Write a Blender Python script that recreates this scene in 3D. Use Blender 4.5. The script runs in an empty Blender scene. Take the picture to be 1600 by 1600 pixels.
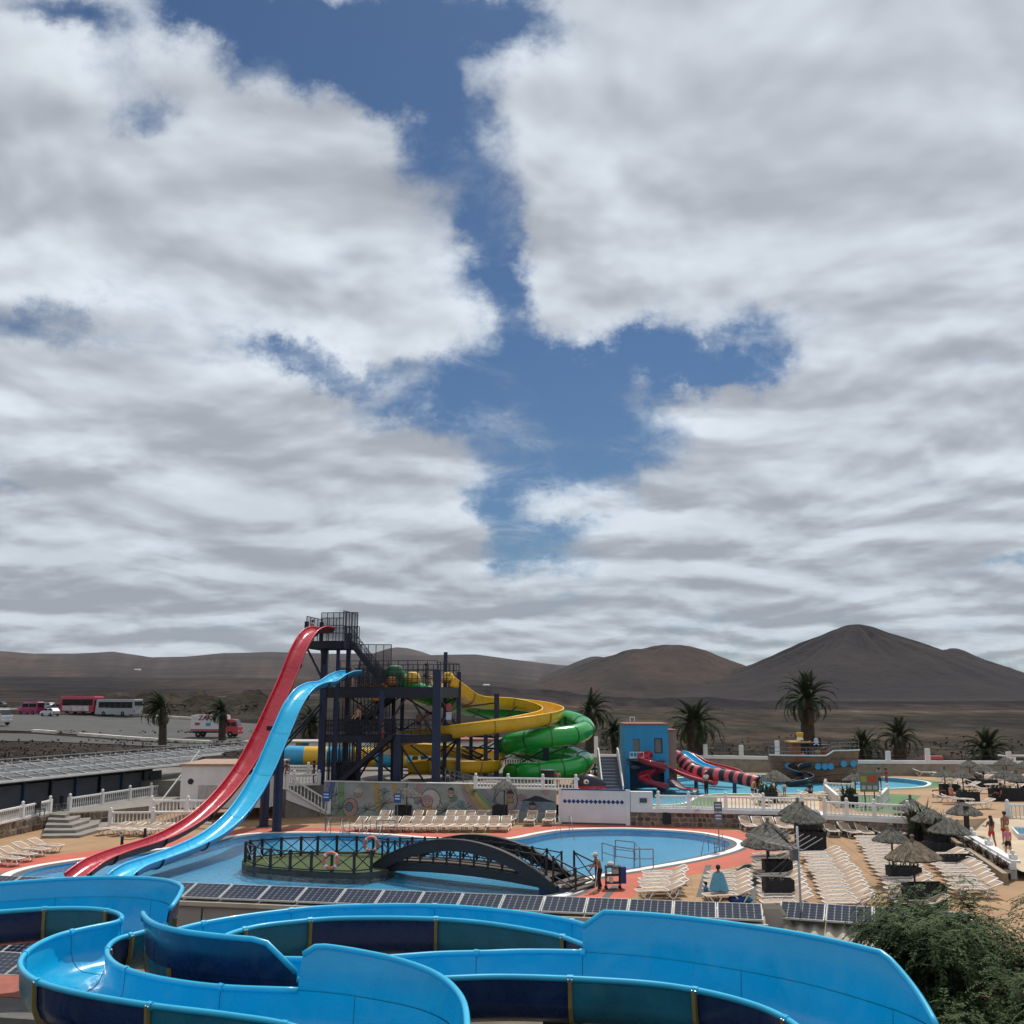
import bpy, bmesh, math, random
from mathutils import Vector, Matrix, noise as mnoise
from mathutils.geometry import tessellate_polygon
import numpy as np

random.seed(7)
SC = bpy.context.scene
COL = SC.collection

# ------------------------------------------------------------------ camera
H = 8.6                       # eye height above the pool deck (z = 0)
PITCH = math.radians(10.27)   # looking slightly up, towards +Y
F = 1600.0                    # focal length in photo pixels (photo is 1600 wide)
cam_d = bpy.data.cameras.new('camera')
cam = bpy.data.objects.new('camera', cam_d)
COL.objects.link(cam)
cam.location = (0, 0, H)
cam.rotation_euler = (math.pi / 2 + PITCH, 0, 0)
cam_d.sensor_width = 36.0
cam_d.lens = 36.0
cam_d.clip_start = 0.1
cam_d.clip_end = 60000
SC.camera = cam

# ------------------------------------------------------------------ light
SUN_ELEV = math.radians(58)
SUN_AZ = math.atan2(0.36, 0.93)          # to the right of straight ahead
sun_vec = Vector((math.sin(SUN_AZ) * math.cos(SUN_ELEV), math.cos(SUN_AZ) * math.cos(SUN_ELEV), math.sin(SUN_ELEV)))
sl = bpy.data.lights.new('sun', 'SUN')
sl.energy = 3.6
sl.angle = math.radians(0.6)
sl.color = (1.0, 0.95, 0.87)
so = bpy.data.objects.new('sun', sl)
COL.objects.link(so)
so.rotation_euler = (-sun_vec).to_track_quat('-Z', 'Y').to_euler()

SC.view_settings.view_transform = 'Standard'
SC.view_settings.look = 'None'
SC.view_settings.gamma = 1.0
SC.view_settings.exposure = 0.0
SC.view_settings.use_curve_mapping = False
HAZE = 2.2e-5                 # density of the air box built at the end
SC.cycles.volume_bounces = 0
SC.cycles.use_denoising = True
SC.cycles.max_bounces = 8
SC.cycles.transparent_max_bounces = 16
SC.cycles.caustics_reflective = False
SC.cycles.caustics_refractive = False

# ------------------------------------------------------------------ pixel helpers (photo pixel -> world)
CP, SP = math.cos(PITCH), math.sin(PITCH)
def ray(px, py):
    u = (px - 800) / F
    v = (800 - py) / F
    return Vector((u, CP - v * SP, SP + v * CP))
def T(px, py, z=0.0):
    """the point of the level plane z that the photo shows at that pixel"""
    d = ray(px, py)
    t = (z - H) / d.z
    return Vector((d.x * t, d.y * t, z))
def D(px, py, Y):
    """the point at ground distance Y that the photo shows at that pixel"""
    d = ray(px, py)
    t = Y / d.y
    return Vector((d.x * t, Y, H + d.z * t))
def lerp(a, b, t): return a + (b - a) * t
def smooth(a, b, x):
    t = min(1.0, max(0.0, (x - a) / (b - a)))
    return t * t * (3 - 2 * t)

# ------------------------------------------------------------------ sky
world = bpy.data.worlds.new('World')
SC.world = world
world.use_nodes = True

def build_sky():
    nt = world.node_tree
    nt.nodes.clear()
    def new(tree, t, **kw):
        n = tree.nodes.new(t)
        for k, v in kw.items(): setattr(n, k, v)
        return n
    def mth(tree, op, a, b=None, c=None, clamp=False):
        n = tree.nodes.new('ShaderNodeMath'); n.operation = op; n.use_clamp = clamp
        for i, s in enumerate((a, b, c)):
            if s is None: continue
            if isinstance(s, (int, float)): n.inputs[i].default_value = s
            else: tree.links.new(s, n.inputs[i])
        return n.outputs[0]
    def vmth(tree, op, a, b=None):
        n = tree.nodes.new('ShaderNodeVectorMath'); n.operation = op
        for i, s in enumerate((a, b)):
            if s is None: continue
            if isinstance(s, (tuple, list)): n.inputs[i].default_value = s
            elif isinstance(s, (int, float)): n.inputs[3].default_value = s
            else: tree.links.new(s, n.inputs[i])
        return n
    # ---- cloud density as a function of the direction looked in
    g = bpy.data.node_groups.new('cloud_density', 'ShaderNodeTree')
    g.interface.new_socket('Direction', in_out='INPUT', socket_type='NodeSocketVector')
    g.interface.new_socket('Density', in_out='OUTPUT', socket_type='NodeSocketFloat')
    gi = g.nodes.new('NodeGroupInput'); go = g.nodes.new('NodeGroupOutput')
    sep = g.nodes.new('ShaderNodeSeparateXYZ'); g.links.new(gi.outputs[0], sep.inputs[0])
    x, y, z = sep.outputs
    zz = mth(g, 'ADD', mth(g, 'MAXIMUM', z, 0.0), 0.17)
    comb = g.nodes.new('ShaderNodeCombineXYZ')
    g.links.new(mth(g, 'DIVIDE', x, zz), comb.inputs[0])
    g.links.new(mth(g, 'DIVIDE', y, zz), comb.inputs[1])
    def nz(vec, scale, detail, rough, dist=0.0, off=(0, 0, 0)):
        a = vmth(g, 'ADD', vec, off).outputs[0]
        n = g.nodes.new('ShaderNodeTexNoise'); n.noise_dimensions = '3D'
        n.inputs['Scale'].default_value = scale; n.inputs['Detail'].default_value = detail
        n.inputs['Roughness'].default_value = rough; n.inputs['Distortion'].default_value = dist
        g.links.new(a, n.inputs['Vector'])
        return n
    g.interface.new_socket('Relief', in_out='OUTPUT', socket_type='NodeSocketFloat'); g.interface.new_socket('Wisp', in_out='OUTPUT', socket_type='NodeSocketFloat')
    n1 = nz(comb.outputs[0], 2.6, 8, 0.60, 0.2, (3.1, 7.7, 0)).outputs[0]
    n4 = nz(comb.outputs[0], 9.5, 6, 0.62, 0.5, (1.3, 4.4, 2)).outputs[0]
    n2 = nz(comb.outputs[0], 0.9, 2, 0.5, 0.0, (11.3, 2.2, 4)).outputs[0]
    n3 = nz(comb.outputs[0], 1.9, 4.5, 0.52, 0.25, (3.1, 7.7, 0)).outputs[0]
    n5 = nz(comb.outputs[0], 4.0, 7, 0.66, 1.2, (8.3, 1.4, 6)).outputs[0]
    d = mth(g, 'ADD', mth(g, 'MULTIPLY', n1, 0.50), mth(g, 'MULTIPLY_ADD', n2, 0.34, mth(g, 'MULTIPLY', n4, 0.16)))
    d2 = mth(g, 'ADD', mth(g, 'MULTIPLY', n3, 0.66), mth(g, 'MULTIPLY', n2, 0.34))
    g.links.new(d, go.inputs[0]); g.links.new(d2, go.inputs[1]); g.links.new(n5, go.inputs[2])
    cloud_g = g
    g = bpy.data.node_groups.new('cloud_cover', 'ShaderNodeTree')
    g.interface.new_socket('Direction', in_out='INPUT', socket_type='NodeSocketVector')
    g.interface.new_socket('Cover', in_out='OUTPUT', socket_type='NodeSocketFloat')
    gi = g.nodes.new('NodeGroupInput'); go = g.nodes.new('NodeGroupOutput')
    sep = g.nodes.new('ShaderNodeSeparateXYZ'); g.links.new(gi.outputs[0], sep.inputs[0])
    x, y, z = sep.outputs
    d = mth(g, 'MULTIPLY', z, 0.0001)
    # where the larger gaps and the denser cloud lie (direction angles, edges broken by noise)
    ym = mth(g, 'MAXIMUM', y, 0.08)
    uv = g.nodes.new('ShaderNodeCombineXYZ')
    g.links.new(mth(g, 'DIVIDE', x, ym), uv.inputs[0]); g.links.new(mth(g, 'DIVIDE', z, ym), uv.inputs[1])
    wob = nz(uv.outputs[0], 7.0, 7, 0.64)
    wv = vmth(g, 'SCALE', vmth(g, 'SUBTRACT', wob.outputs['Color'], (0.5, 0.5, 0.5)).outputs[0], 0.17)
    uvw = vmth(g, 'ADD', uv.outputs[0], wv.outputs[0]).outputs[0]
    blobs = [  # photo pixel centre, radii in pixels, tilt (deg), amount (negative opens the sky)
        (480, 40, 210, 80, -18, -.27), (620, 130, 100, 65, -30, -.26), (780, 40, 110, 70, 0, -.24), (320, 25, 110, 50, 0, -.17), (640, 25, 200, 50, 0, -.14), (380, 130, 60, 40, -30, -.10), (20, 730, 90, 22, 0, -.12), (1110, 1020, 60, 14, 0, -.12), (1570, 1020, 90, 16, 0, -.14), (560, 905, 60, 14, 0, -.08), (440, 540, 80, 24, 0, -.10), (450, 100, 110, 50, -30, -.10), (600, 50, 130, 60, 0, -.08),
        (700, 235, 70, 80, -35, -.22), (765, 350, 55, 90, -20, -.23), (795, 460, 48, 80, 0, -.23), (690, 130, 80, 50, -40, -.08),
        (850, 555, 120, 44, 0, -.20), (1100, 540, 100, 48, -5, -.26), (1165, 550, 50, 45, 0, -.18), (1010, 545, 90, 40, 0, -.20), (970, 560, 40, 20, 0, .06), (900, 640, 95, 58, -10, -.23), (940, 715, 100, 36, 0, -.20), (960, 600, 120, 60, 0, -.10),
        (720, 615, 90, 40, 0, -.18), (540, 570, 130, 30, -8, -.20), (780, 775, 60, 55, 20, -.20), (845, 870, 75, 60, 0, -.22), (900, 830, 60, 24, 0, -.10), (60, 30, 110, 40, -20, -.12), (1200, 480, 70, 30, -20, -.08), (620, 640, 90, 26, 0, -.10), (250, 880, 110, 20, 0, -.12), (760, 840, 40, 50, 10, -.16),
        (225, 165, 70, 45, -20, -.15), (690, 660, 60, 30, 0, -.08), (60, 505, 140, 22, 0, -.11), (140, 50, 90, 45, -30, -.13), (1590, 885, 60, 12, 0, -.12), (1560, 590, 50, 30, 0, -.08), (780, 690, 70, 40, 0, -.10), (300, 905, 90, 16, 0, -.08),
        (1240, 200, 420, 240, 0, .12), (1350, 420, 330, 170, 0, .13), (420, 260, 260, 120, 0, .09), (620, 500, 130, 75, 0, .13), (880, 100, 50, 90, 0, .06),
        (150, 320, 220, 180, 0, .10), (300, 700, 380, 110, 0, .13), (1330, 720, 350, 110, 0, .12), (250, 860, 420, 70, 0, .12), (1250, 860, 380, 70, 0, .12), (1050, 980, 130, 25, 0, -.05), (900, 420, 80, 90, 0, .05), (450, 930, 900, 40, 0, .14), (1090, 640, 60, 30, 0, .1), (830, 680, 50, 30, 0, .06)]
    for bx, by, rx, ry, ang, amt in blobs:
        r = ray(bx, by); cu, cv = r.x / r.y, r.z / r.y
        su = 1600.0 / rx * 0.97; sv = 1600.0 / ry * 0.97
        mp = g.nodes.new('ShaderNodeMapping'); mp.vector_type = 'TEXTURE'
        mp.inputs['Location'].default_value = (cu, cv, 0)
        mp.inputs['Rotation'].default_value = (0, 0, math.radians(ang))
        mp.inputs['Scale'].default_value = (1 / su, 1 / sv, 1e6)
        seq = vmth(g, 'ADD', uvw)      # z carries the running sum, so the blobs are evaluated one after the other
        cz = g.nodes.new('ShaderNodeCombineXYZ'); g.links.new(d, cz.inputs[2])
        g.links.new(cz.outputs[0], seq.inputs[1])
        g.links.new(seq.outputs[0], mp.inputs['Vector'])
        ln = vmth(g, 'DOT_PRODUCT', mp.outputs[0], mp.outputs[0]).outputs['Value']
        e = mth(g, 'EXPONENT', mth(g, 'MULTIPLY', ln, -0.9))
        d = mth(g, 'MULTIPLY_ADD', e, amt * 1.28 if amt < 0 else amt * .7, d)
    g.links.new(d, go.inputs[0])
    # ---- use it
    tc = nt.nodes.new('ShaderNodeTexCoord')
    dirn = tc.outputs['Generated']
    def dens(vec, grp=cloud_g):
        n = nt.nodes.new('ShaderNodeGroup'); n.node_tree = grp
        nt.links.new(vec, n.inputs[0]); return n.outputs
    dn = dens(dirn)
    d0 = mth(nt, 'ADD', mth(nt, 'ADD', dn[0], CLOUD_COVER), dens(dirn, g)[0])
    sepz = nt.nodes.new('ShaderNodeSeparateXYZ'); nt.links.new(dirn, sepz.inputs[0])
    stp = mth(nt, 'MULTIPLY_ADD', mth(nt, 'MAXIMUM', sepz.outputs[2], 0.0), 0.055, 0.006)      # a shorter step towards the sun for far clouds
    toward = nt.nodes.new('ShaderNodeVectorMath'); toward.operation = 'SCALE'; toward.inputs[0].default_value = tuple(Vector((0.35, 0, 1)).normalized()); nt.links.new(stp, toward.inputs[3])
    d1 = dens(vmth(nt, 'ADD', dirn, toward.outputs[0]).outputs[0])
    def sstep(v, a, b):
        n = nt.nodes.new('ShaderNodeMapRange'); n.interpolation_type = 'SMOOTHSTEP'
        n.inputs['From Min'].default_value = a; n.inputs['From Max'].default_value = b
        nt.links.new(v, n.inputs['Value']); return n.outputs['Result']
    sepd = nt.nodes.new('ShaderNodeSeparateXYZ'); nt.links.new(dirn, sepd.inputs[0])
    low = sstep(sepd.outputs[2], 0.30, 0.02)
    d0 = mth(nt, 'MULTIPLY_ADD', sstep(sepd.outputs[2], 0.10, 0.02), 0.045, d0)
    alpha = sstep(d0, 0.315, 0.61)
    veil = mth(nt, 'MULTIPLY', sstep(dn[2], 0.46, 0.72), mth(nt, 'MULTIPLY', sstep(d0, 0.22, 0.42), 0.5))
    alpha = mth(nt, 'MAXIMUM', alpha, veil)
    relief = sstep(mth(nt, 'SUBTRACT', dn[1], d1[1]), -0.085, 0.085)
    thick = sstep(d0, 0.50, 0.80)
    sky = nt.nodes.new('ShaderNodeTexSky')
    sky.sky_type = 'NISHITA'; sky.sun_disc = False
    sky.sun_elevation = SUN_ELEV; sky.sun_rotation = SUN_AZ
    sky.altitude = 50; sky.air_density = 1.0; sky.dust_density = 0.6; sky.ozone_density = 2.2
    # clear-sky tint: the photograph's deep blue
    tint = nt.nodes.new('ShaderNodeMix'); tint.data_type = 'RGBA'; tint.blend_type = 'MULTIPLY'
    tint.inputs[0].default_value = 1.0
    nt.links.new(sky.outputs[0], tint.inputs[6]); tint.inputs[7].default_value = SKY_TINT
    # cloud colour: bright crowns, greyer thick bases
    def mixc(fac, a, b):
        n = nt.nodes.new('ShaderNodeMix'); n.data_type = 'RGBA'
        if isinstance(fac, float): n.inputs[0].default_value = fac
        else: nt.links.new(fac, n.inputs[0])
        for i, s in ((6, a), (7, b)):
            if isinstance(s, tuple): n.inputs[i].default_value = s
            else: nt.links.new(s, n.inputs[i])
        return n.outputs[2]
    bright = mixc(thick, CLOUD_EDGE, CLOUD_MID)
    ccol = mixc(relief, CLOUD_DARK, bright)
    # cloud bases towards the horizon are greyer
    lowc = mixc(mth(nt, 'MULTIPLY', low, 0.42), (1, 1, 1, 1), CLOUD_LOW)
    mul = nt.nodes.new('ShaderNodeMix'); mul.data_type = 'RGBA'; mul.blend_type = 'MULTIPLY'; mul.inputs[0].default_value = 1.0
    nt.links.new(ccol, mul.inputs[6]); nt.links.new(lowc, mul.inputs[7])
    fin = mixc(mth(nt, 'MULTIPLY', alpha, 0.96), tint.outputs[2], mul.outputs[2])
    bg = nt.nodes.new('ShaderNodeBackground'); bg.inputs['Strength'].default_value = 0.1
    nt.links.new(fin, bg.inputs[0])
    out = nt.nodes.new('ShaderNodeOutputWorld'); nt.links.new(bg.outputs[0], out.inputs[0])
    world.cycles.sampling_method = 'MANUAL'; world.cycles.sample_map_resolution = 512

SKY_TINT = (0.30, 0.43, 0.55, 1)
CLOUD_EDGE = (8.4, 9.1, 9.8, 1)
CLOUD_MID = (6.7, 7.25, 7.9, 1)
CLOUD_DARK = (4.0, 4.3, 4.8, 1)
CLOUD_LOW = (0.60, 0.63, 0.67, 1)
CLOUD_COVER = 0.085
build_sky()

# ------------------------------------------------------------------ object helpers
def tag(o, label=None, cat=None, group=None, kind=None):
    if label: o['label'] = label
    if cat: o['category'] = cat
    if group: o['group'] = group
    if kind: o['kind'] = kind
    return o
def thing(name, label, cat, loc=(0, 0, 0), rotz=0.0, group=None):
    o = bpy.data.objects.new(name, None)
    o.empty_display_size = 0.2
    COL.objects.link(o)
    o.location = loc
    o.rotation_euler = (0, 0, rotz)
    return tag(o, label, cat, group)
def child_empty(name, parent, loc=(0, 0, 0), rotz=0.0):
    o = bpy.data.objects.new(name, None)
    COL.objects.link(o); o.parent = parent; o.location = loc; o.rotation_euler = (0, 0, rotz)
    return o
def copy_tree(o, parent=None):
    c = o.copy(); COL.objects.link(c)
    if parent is not None: c.parent = parent
    for ch in list(o.children): copy_tree(ch, c)
    return c
def origin_of(parent):
    v = Vector((0, 0, 0))
    while parent is not None:
        v += parent.location; parent = parent.parent
    return v

class MB:
    """collects geometry for ONE mesh object"""
    def __init__(self): self.v = []; self.f = []; self.mi = []; self.cur = 0
    def add(self, vs, fs):
        b = len(self.v)
        self.v.extend(tuple(p) for p in vs)
        for f in fs:
            self.f.append(tuple(b + i for i in f)); self.mi.append(self.cur)
        return self
    def box(self, c, s, rz=0.0, rx=0.0, ry=0.0):
        hx, hy, hz = s[0] / 2, s[1] / 2, s[2] / 2
        pts = [Vector((x, y, z)) for x in (-hx, hx) for y in (-hy, hy) for z in (-hz, hz)]
        if rx or ry or rz:
            m = Matrix.Rotation(rz, 3, 'Z') @ Matrix.Rotation(ry, 3, 'Y') @ Matrix.Rotation(rx, 3, 'X')
            pts = [m @ p for p in pts]
        c = Vector(c)
        return self.add([p + c for p in pts], [(0, 1, 3, 2), (4, 6, 7, 5), (0, 4, 5, 1), (2, 3, 7, 6), (0, 2, 6, 4), (1, 5, 7, 3)])
    def bar(self, a, b, w, h=None, up=(0, 0, 1)):
        """square bar from a to b"""
        h = w if h is None else h
        a, b = Vector(a), Vector(b); t = (b - a)
        if t.length < 1e-6: return self
        t.normalize(); up = Vector(up)
        if abs(t.dot(up)) > 0.98: up = Vector((0, 1, 0))
        s = t.cross(up).normalized() * (w / 2); u = s.cross(t).normalized() * (h / 2)
        pts = [a - s - u, a + s - u, a + s + u, a - s + u, b - s - u, b + s - u, b + s + u, b - s + u]
        return self.add(pts, [(3, 2, 1, 0), (4, 5, 6, 7), (0, 1, 5, 4), (1, 2, 6, 5), (2, 3, 7, 6), (3, 0, 4, 7)])
    def tube(self, pts, r, n=8, closed=False, caps=True):
        pts = [Vector(p) for p in pts]; m = len(pts)
        rs = r if isinstance(r, (list, tuple)) else [r] * m
        rings = []; prev = None
        for i, p in enumerate(pts):
            if closed: t = pts[(i + 1) % m] - pts[i - 1]
            else: t = pts[min(i + 1, m - 1)] - pts[max(i - 1, 0)]
            t = t.normalized() if t.length > 1e-9 else Vector((0, 0, 1))
            if prev is None:
                ref = Vector((0, 0, 1)) if abs(t.z) < 0.9 else Vector((1, 0, 0))
                s = t.cross(ref).normalized()
            else:
                s = (prev - t * prev.dot(t))
                s = s.normalized() if s.length > 1e-6 else t.orthogonal().normalized()
            prev = s; u = s.cross(t)
            rings.append([p + (s * math.cos(2 * math.pi * k / n) + u * math.sin(2 * math.pi * k / n)) * rs[i] for k in range(n)])
        vs = [q for ring in rings for q in ring]; fs = []
        for i in range(m if closed else m - 1):
            j = (i + 1) % m
            for k in range(n):
                l = (k + 1) % n
                fs.append((i * n + k, i * n + l, j * n + l, j * n + k))
        if caps and not closed:
            fs.append(tuple(range(n))[::-1]); fs.append(tuple((m - 1) * n + k for k in range(n)))
        return self.add(vs, fs)
    def lathe(self, prof, c=(0, 0, 0), n=12):
        c = Vector(c); vs = []; fs = []
        for r, z in prof:
            for k in range(n):
                a = 2 * math.pi * k / n
                vs.append(c + Vector((r * math.cos(a), r * math.sin(a), z)))
        m = len(prof)
        for i in range(m - 1):
            for k in range(n):
                l = (k + 1) % n
                fs.append((i * n + k, i * n + l, (i + 1) * n + l, (i + 1) * n + k))
        fs.append(tuple(range(n))[::-1]); fs.append(tuple((m - 1) * n + k for k in range(n)))
        return self.add(vs, fs)
    def ball(self, c, r, n=10, m=7, sx=1, sy=1, sz=1):
        prof = []
        c = Vector(c); vs = [c + Vector((0, 0, -r * sz))]; fs = []
        for i in range(1, m):
            th = math.pi * i / m
            for k in range(n):
                a = 2 * math.pi * k / n
                vs.append(c + Vector((r * sx * math.sin(th) * math.cos(a), r * sy * math.sin(th) * math.sin(a), -r * sz * math.cos(th))))
        vs.append(c + Vector((0, 0, r * sz)))
        for k in range(n): fs.append((0, 1 + (k + 1) % n, 1 + k))
        for i in range(m - 2):
            for k in range(n):
                l = (k + 1) % n; b = 1 + i * n
                fs.append((b + k, b + l, b + n + l, b + n + k))
        b = 1 + (m - 2) * n
        for k in range(n): fs.append((b + k, b + (k + 1) % n, len(vs) - 1))
        return self.add(vs, fs)
    def prism(self, poly, z0, z1, top=True, bottom=True):
        """vertical extrusion of a plan polygon [(x, y), ...]"""
        n = len(poly)
        vs = [(p[0], p[1], z0) for p in poly] + [(p[0], p[1], z1) for p in poly]
        fs = [(i, (i + 1) % n, n + (i + 1) % n, n + i) for i in range(n)]
        tri = tessellate_polygon([[Vector((p[0], p[1], 0)) for p in poly]])
        if top: fs += [tuple(n + i for i in t) for t in tri]
        if bottom: fs += [tuple(t[::-1]) for t in tri]
        return self.add(vs, fs)
    def sheet(self, loops, z):
        """flat sheet with holes; loops of (x, y); the first is the outline"""
        ls = [[Vector((p[0], p[1], 0)) for p in l] for l in loops]
        tri = tessellate_polygon(ls)
        return self.add([(p.x, p.y, z) for l in ls for p in l], tri)
    def grid(self, rows):
        m, n = len(rows), len(rows[0])
        return self.add([p for r in rows for p in r], [(i * n + j, i * n + j + 1, (i + 1) * n + j + 1, (i + 1) * n + j) for i in range(m - 1) for j in range(n - 1)])
    def face(self, pts): return self.add(pts, [tuple(range(len(pts)))])
    def mesh(self, name, mats, smooth=False, fix=True):
        me = bpy.data.meshes.new(name)
        me.from_pydata(self.v, [], self.f)
        mats = mats if isinstance(mats, (list, tuple)) else [mats]
        for m in mats: me.materials.append(m)
        if len(mats) > 1: me.polygons.foreach_set('material_index', self.mi)
        if fix:
            bm = bmesh.new(); bm.from_mesh(me)
            bmesh.ops.recalc_face_normals(bm, faces=bm.faces)
            bm.to_mesh(me); bm.free()
        if smooth: me.polygons.foreach_set('use_smooth', [True] * len(me.polygons))
        if smooth == 'auto': me.set_sharp_from_angle(angle=math.radians(38))
        me.update()
        return me
    def build(self, name, mats, parent=None, smooth=False, world=False, loc=None, fix=True):
        """world=True: the vertices are world coordinates, the object keeps its parent's origin"""
        if world:
            o0 = origin_of(parent) if parent is not None else Vector(loc or (0, 0, 0))
            self.v = [(a - o0.x, b - o0.y, c - o0.z) for a, b, c in self.v]
        o = bpy.data.objects.new(name, self.mesh(name, mats, smooth, fix))
        COL.objects.link(o)
        if parent is not None: o.parent = parent
        elif world: o.location = o0
        if loc is not None and not world: o.location = loc
        return o
def place(name, me, parent, loc=(0, 0, 0), rot=(0, 0, 0), scale=(1, 1, 1)):
    o = bpy.data.objects.new(name, me); COL.objects.link(o)
    o.parent = parent; o.location = loc; o.rotation_euler = rot; o.scale = scale
    return o
def centroid(pts):
    return sum((Vector(p) for p in pts), Vector((0, 0, 0))) / len(pts)
def catmull(pts, sub):
    """smooth curve through tuples of floats"""
    P = [np.array(p, float) for p in pts]
    P = [2 * P[0] - P[1]] + P + [2 * P[-1] - P[-2]]
    out = []
    for i in range(1, len(P) - 2):
        for k in range(sub):
            t = k / sub
            a, b, c, d = P[i - 1], P[i], P[i + 1], P[i + 2]
            out.append(0.5 * (2 * b + (c - a) * t + (2 * a - 5 * b + 4 * c - d) * t * t + (3 * b - a - 3 * c + d) * t ** 3))
    out.append(P[-2])
    return out
def closed_curve(pts, sub):
    P = [np.array(p, float) for p in pts]; n = len(P); out = []
    for i in range(n):
        a, b, c, d = P[i - 1], P[i], P[(i + 1) % n], P[(i + 2) % n]
        for k in range(sub):
            t = k / sub
            out.append(tuple(0.5 * (2 * b + (c - a) * t + (2 * a - 5 * b + 4 * c - d) * t * t + (3 * b - a - 3 * c + d) * t ** 3)))
    return out
def offset_loop(loop, dist):
    """grow a closed plan loop outwards"""
    n = len(loop)
    area = sum(loop[i][0] * loop[(i + 1) % n][1] - loop[(i + 1) % n][0] * loop[i][1] for i in range(n))
    sgn = 1 if area > 0 else -1
    out = []
    for i in range(n):
        a, b = loop[i - 1], loop[(i + 1) % n]
        t = Vector((b[0] - a[0], b[1] - a[1])); t.normalize()
        out.append((loop[i][0] + t.y * sgn * dist, loop[i][1] - t.x * sgn * dist))
    return out
def band(mb, l0, l1, z0, z1=None):
    z1 = z0 if z1 is None else z1
    n = len(l0)
    return mb.add([(p[0], p[1], z0) for p in l0] + [(p[0], p[1], z1) for p in l1],
                  [(i, (i + 1) % n, n + (i + 1) % n, n + i) for i in range(n)])
def inside(p, loop):
    x, y = p[0], p[1]; c = False; n = len(loop)
    for i in range(n):
        x1, y1 = loop[i][0], loop[i][1]; x2, y2 = loop[i - 1][0], loop[i - 1][1]
        if (y1 > y) != (y2 > y) and x < (x2 - x1) * (y - y1) / (y2 - y1) + x1: c = not c
    return c

# ------------------------------------------------------------------ materials
def S(r, g, b):
    """sRGB 0-255 -> linear"""
    f = lambda c: (c / 255 / 12.92) if c / 255 <= 0.04045 else ((c / 255 + 0.055) / 1.055) ** 2.4
    return (f(r), f(g), f(b))
MATS = {}
def mat(name, rgb, rough=0.6, metal=0.0, var=0.12, scale=2.0, bump=0.0, bscale=30.0, coat=0.0, spec=0.5, rgb2=None, detail=5, stretch=(1, 1, 1), coords='Object', trans=0.0, rvar=0.0):
    if name in MATS: return MATS[name]
    m = bpy.data.materials.new(name); m.use_nodes = True
    nt = m.node_tree; b = nt.nodes['Principled BSDF']; L = nt.links.new
    b.inputs['Roughness'].default_value = rough; b.inputs['Metallic'].default_value = metal
    b.inputs['Specular IOR Level'].default_value = spec
    if coat: b.inputs['Coat Weight'].default_value = coat; b.inputs['Coat Roughness'].default_value = 0.06
    tc = nt.nodes.new('ShaderNodeTexCoord'); mp = nt.nodes.new('ShaderNodeMapping')
    if coords == 'World':
        ge = nt.nodes.new('ShaderNodeNewGeometry'); L(ge.outputs['Position'], mp.inputs['Vector'])
    else: L(tc.outputs[coords], mp.inputs['Vector'])
    mp.inputs['Scale'].default_value = stretch
    n = nt.nodes.new('ShaderNodeTexNoise'); n.inputs['Scale'].default_value = scale; n.inputs['Detail'].default_value = detail; n.inputs['Roughness'].default_value = 0.6
    L(mp.outputs[0], n.inputs['Vector'])
    r = nt.nodes.new('ShaderNodeValToRGB')
    lo = tuple(c * (1 - var) for c in rgb); hi = rgb2 or tuple(min(1, c * (1 + var)) for c in rgb)
    r.color_ramp.elements[0].position = 0.32; r.color_ramp.elements[0].color = (*lo, 1)
    r.color_ramp.elements[1].position = 0.68; r.color_ramp.elements[1].color = (*hi, 1)
    L(n.outputs['Fac'], r.inputs[0]); L(r.outputs[0], b.inputs['Base Color'])
    if rvar:
        mr = nt.nodes.new('ShaderNodeMapRange'); mr.inputs['To Min'].default_value = max(0.02, rough - rvar); mr.inputs['To Max'].default_value = rough + rvar
        L(n.outputs['Fac'], mr.inputs['Value']); L(mr.outputs[0], b.inputs['Roughness'])
    if bump:
        n2 = nt.nodes.new('ShaderNodeTexNoise'); n2.inputs['Scale'].default_value = bscale; n2.inputs['Detail'].default_value = 4
        L(mp.outputs[0], n2.inputs['Vector'])
        bp = nt.nodes.new('ShaderNodeBump'); bp.inputs['Strength'].default_value = bump; bp.inputs['Distance'].default_value = 0.05
        L(n2.outputs['Fac'], bp.inputs['Height']); L(bp.outputs[0], b.inputs['Normal'])
    MATS[name] = m
    return m

white_paint = mat('white_paint', (0.74, 0.73, 0.71), 0.55, var=0.1, scale=1.5, bump=0.05)
white_wall = mat('white_wall', (0.70, 0.69, 0.68), 0.8, var=0.1, scale=0.6, bump=0.15, bscale=12)
grey_render = mat('grey_render', (0.42, 0.39, 0.36), 0.85, var=0.16, scale=0.7, bump=0.2, bscale=15)
navy_steel = mat('navy_steel', (0.004, 0.007, 0.018), 0.5, var=0.25, scale=1.2)
navy_column = mat('navy_column', (0.007, 0.017, 0.056), 0.42, var=0.2, scale=1.0)
black_steel = mat('black_steel', (0.004, 0.007, 0.013), 0.55, var=0.3, scale=2)
grey_steel = mat('grey_steel', (0.20, 0.21, 0.22), 0.4, metal=0.6, var=0.15)
dark_grey = mat('dark_grey', (0.035, 0.036, 0.040), 0.8, var=0.2)
chrome = mat('chrome', (0.62, 0.63, 0.65), 0.25, metal=0.9, var=0.05)
galv = mat('galvanised', (0.50, 0.50, 0.50), 0.45, metal=0.55, var=0.15, scale=4)
blue_gel = mat('blue_gelcoat', (0.002, 0.36, 0.62), 0.30, var=0.07, scale=0.8, coat=0.25, rvar=0.10)
blue_rim = mat('blue_rim', (0.012, 0.42, 0.68), 0.36, var=0.08, scale=2, coat=0.2)
navy_gel = mat('navy_gelcoat', (0.006, 0.030, 0.105), 0.34, var=0.2, scale=1.0, coat=0.3)
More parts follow.
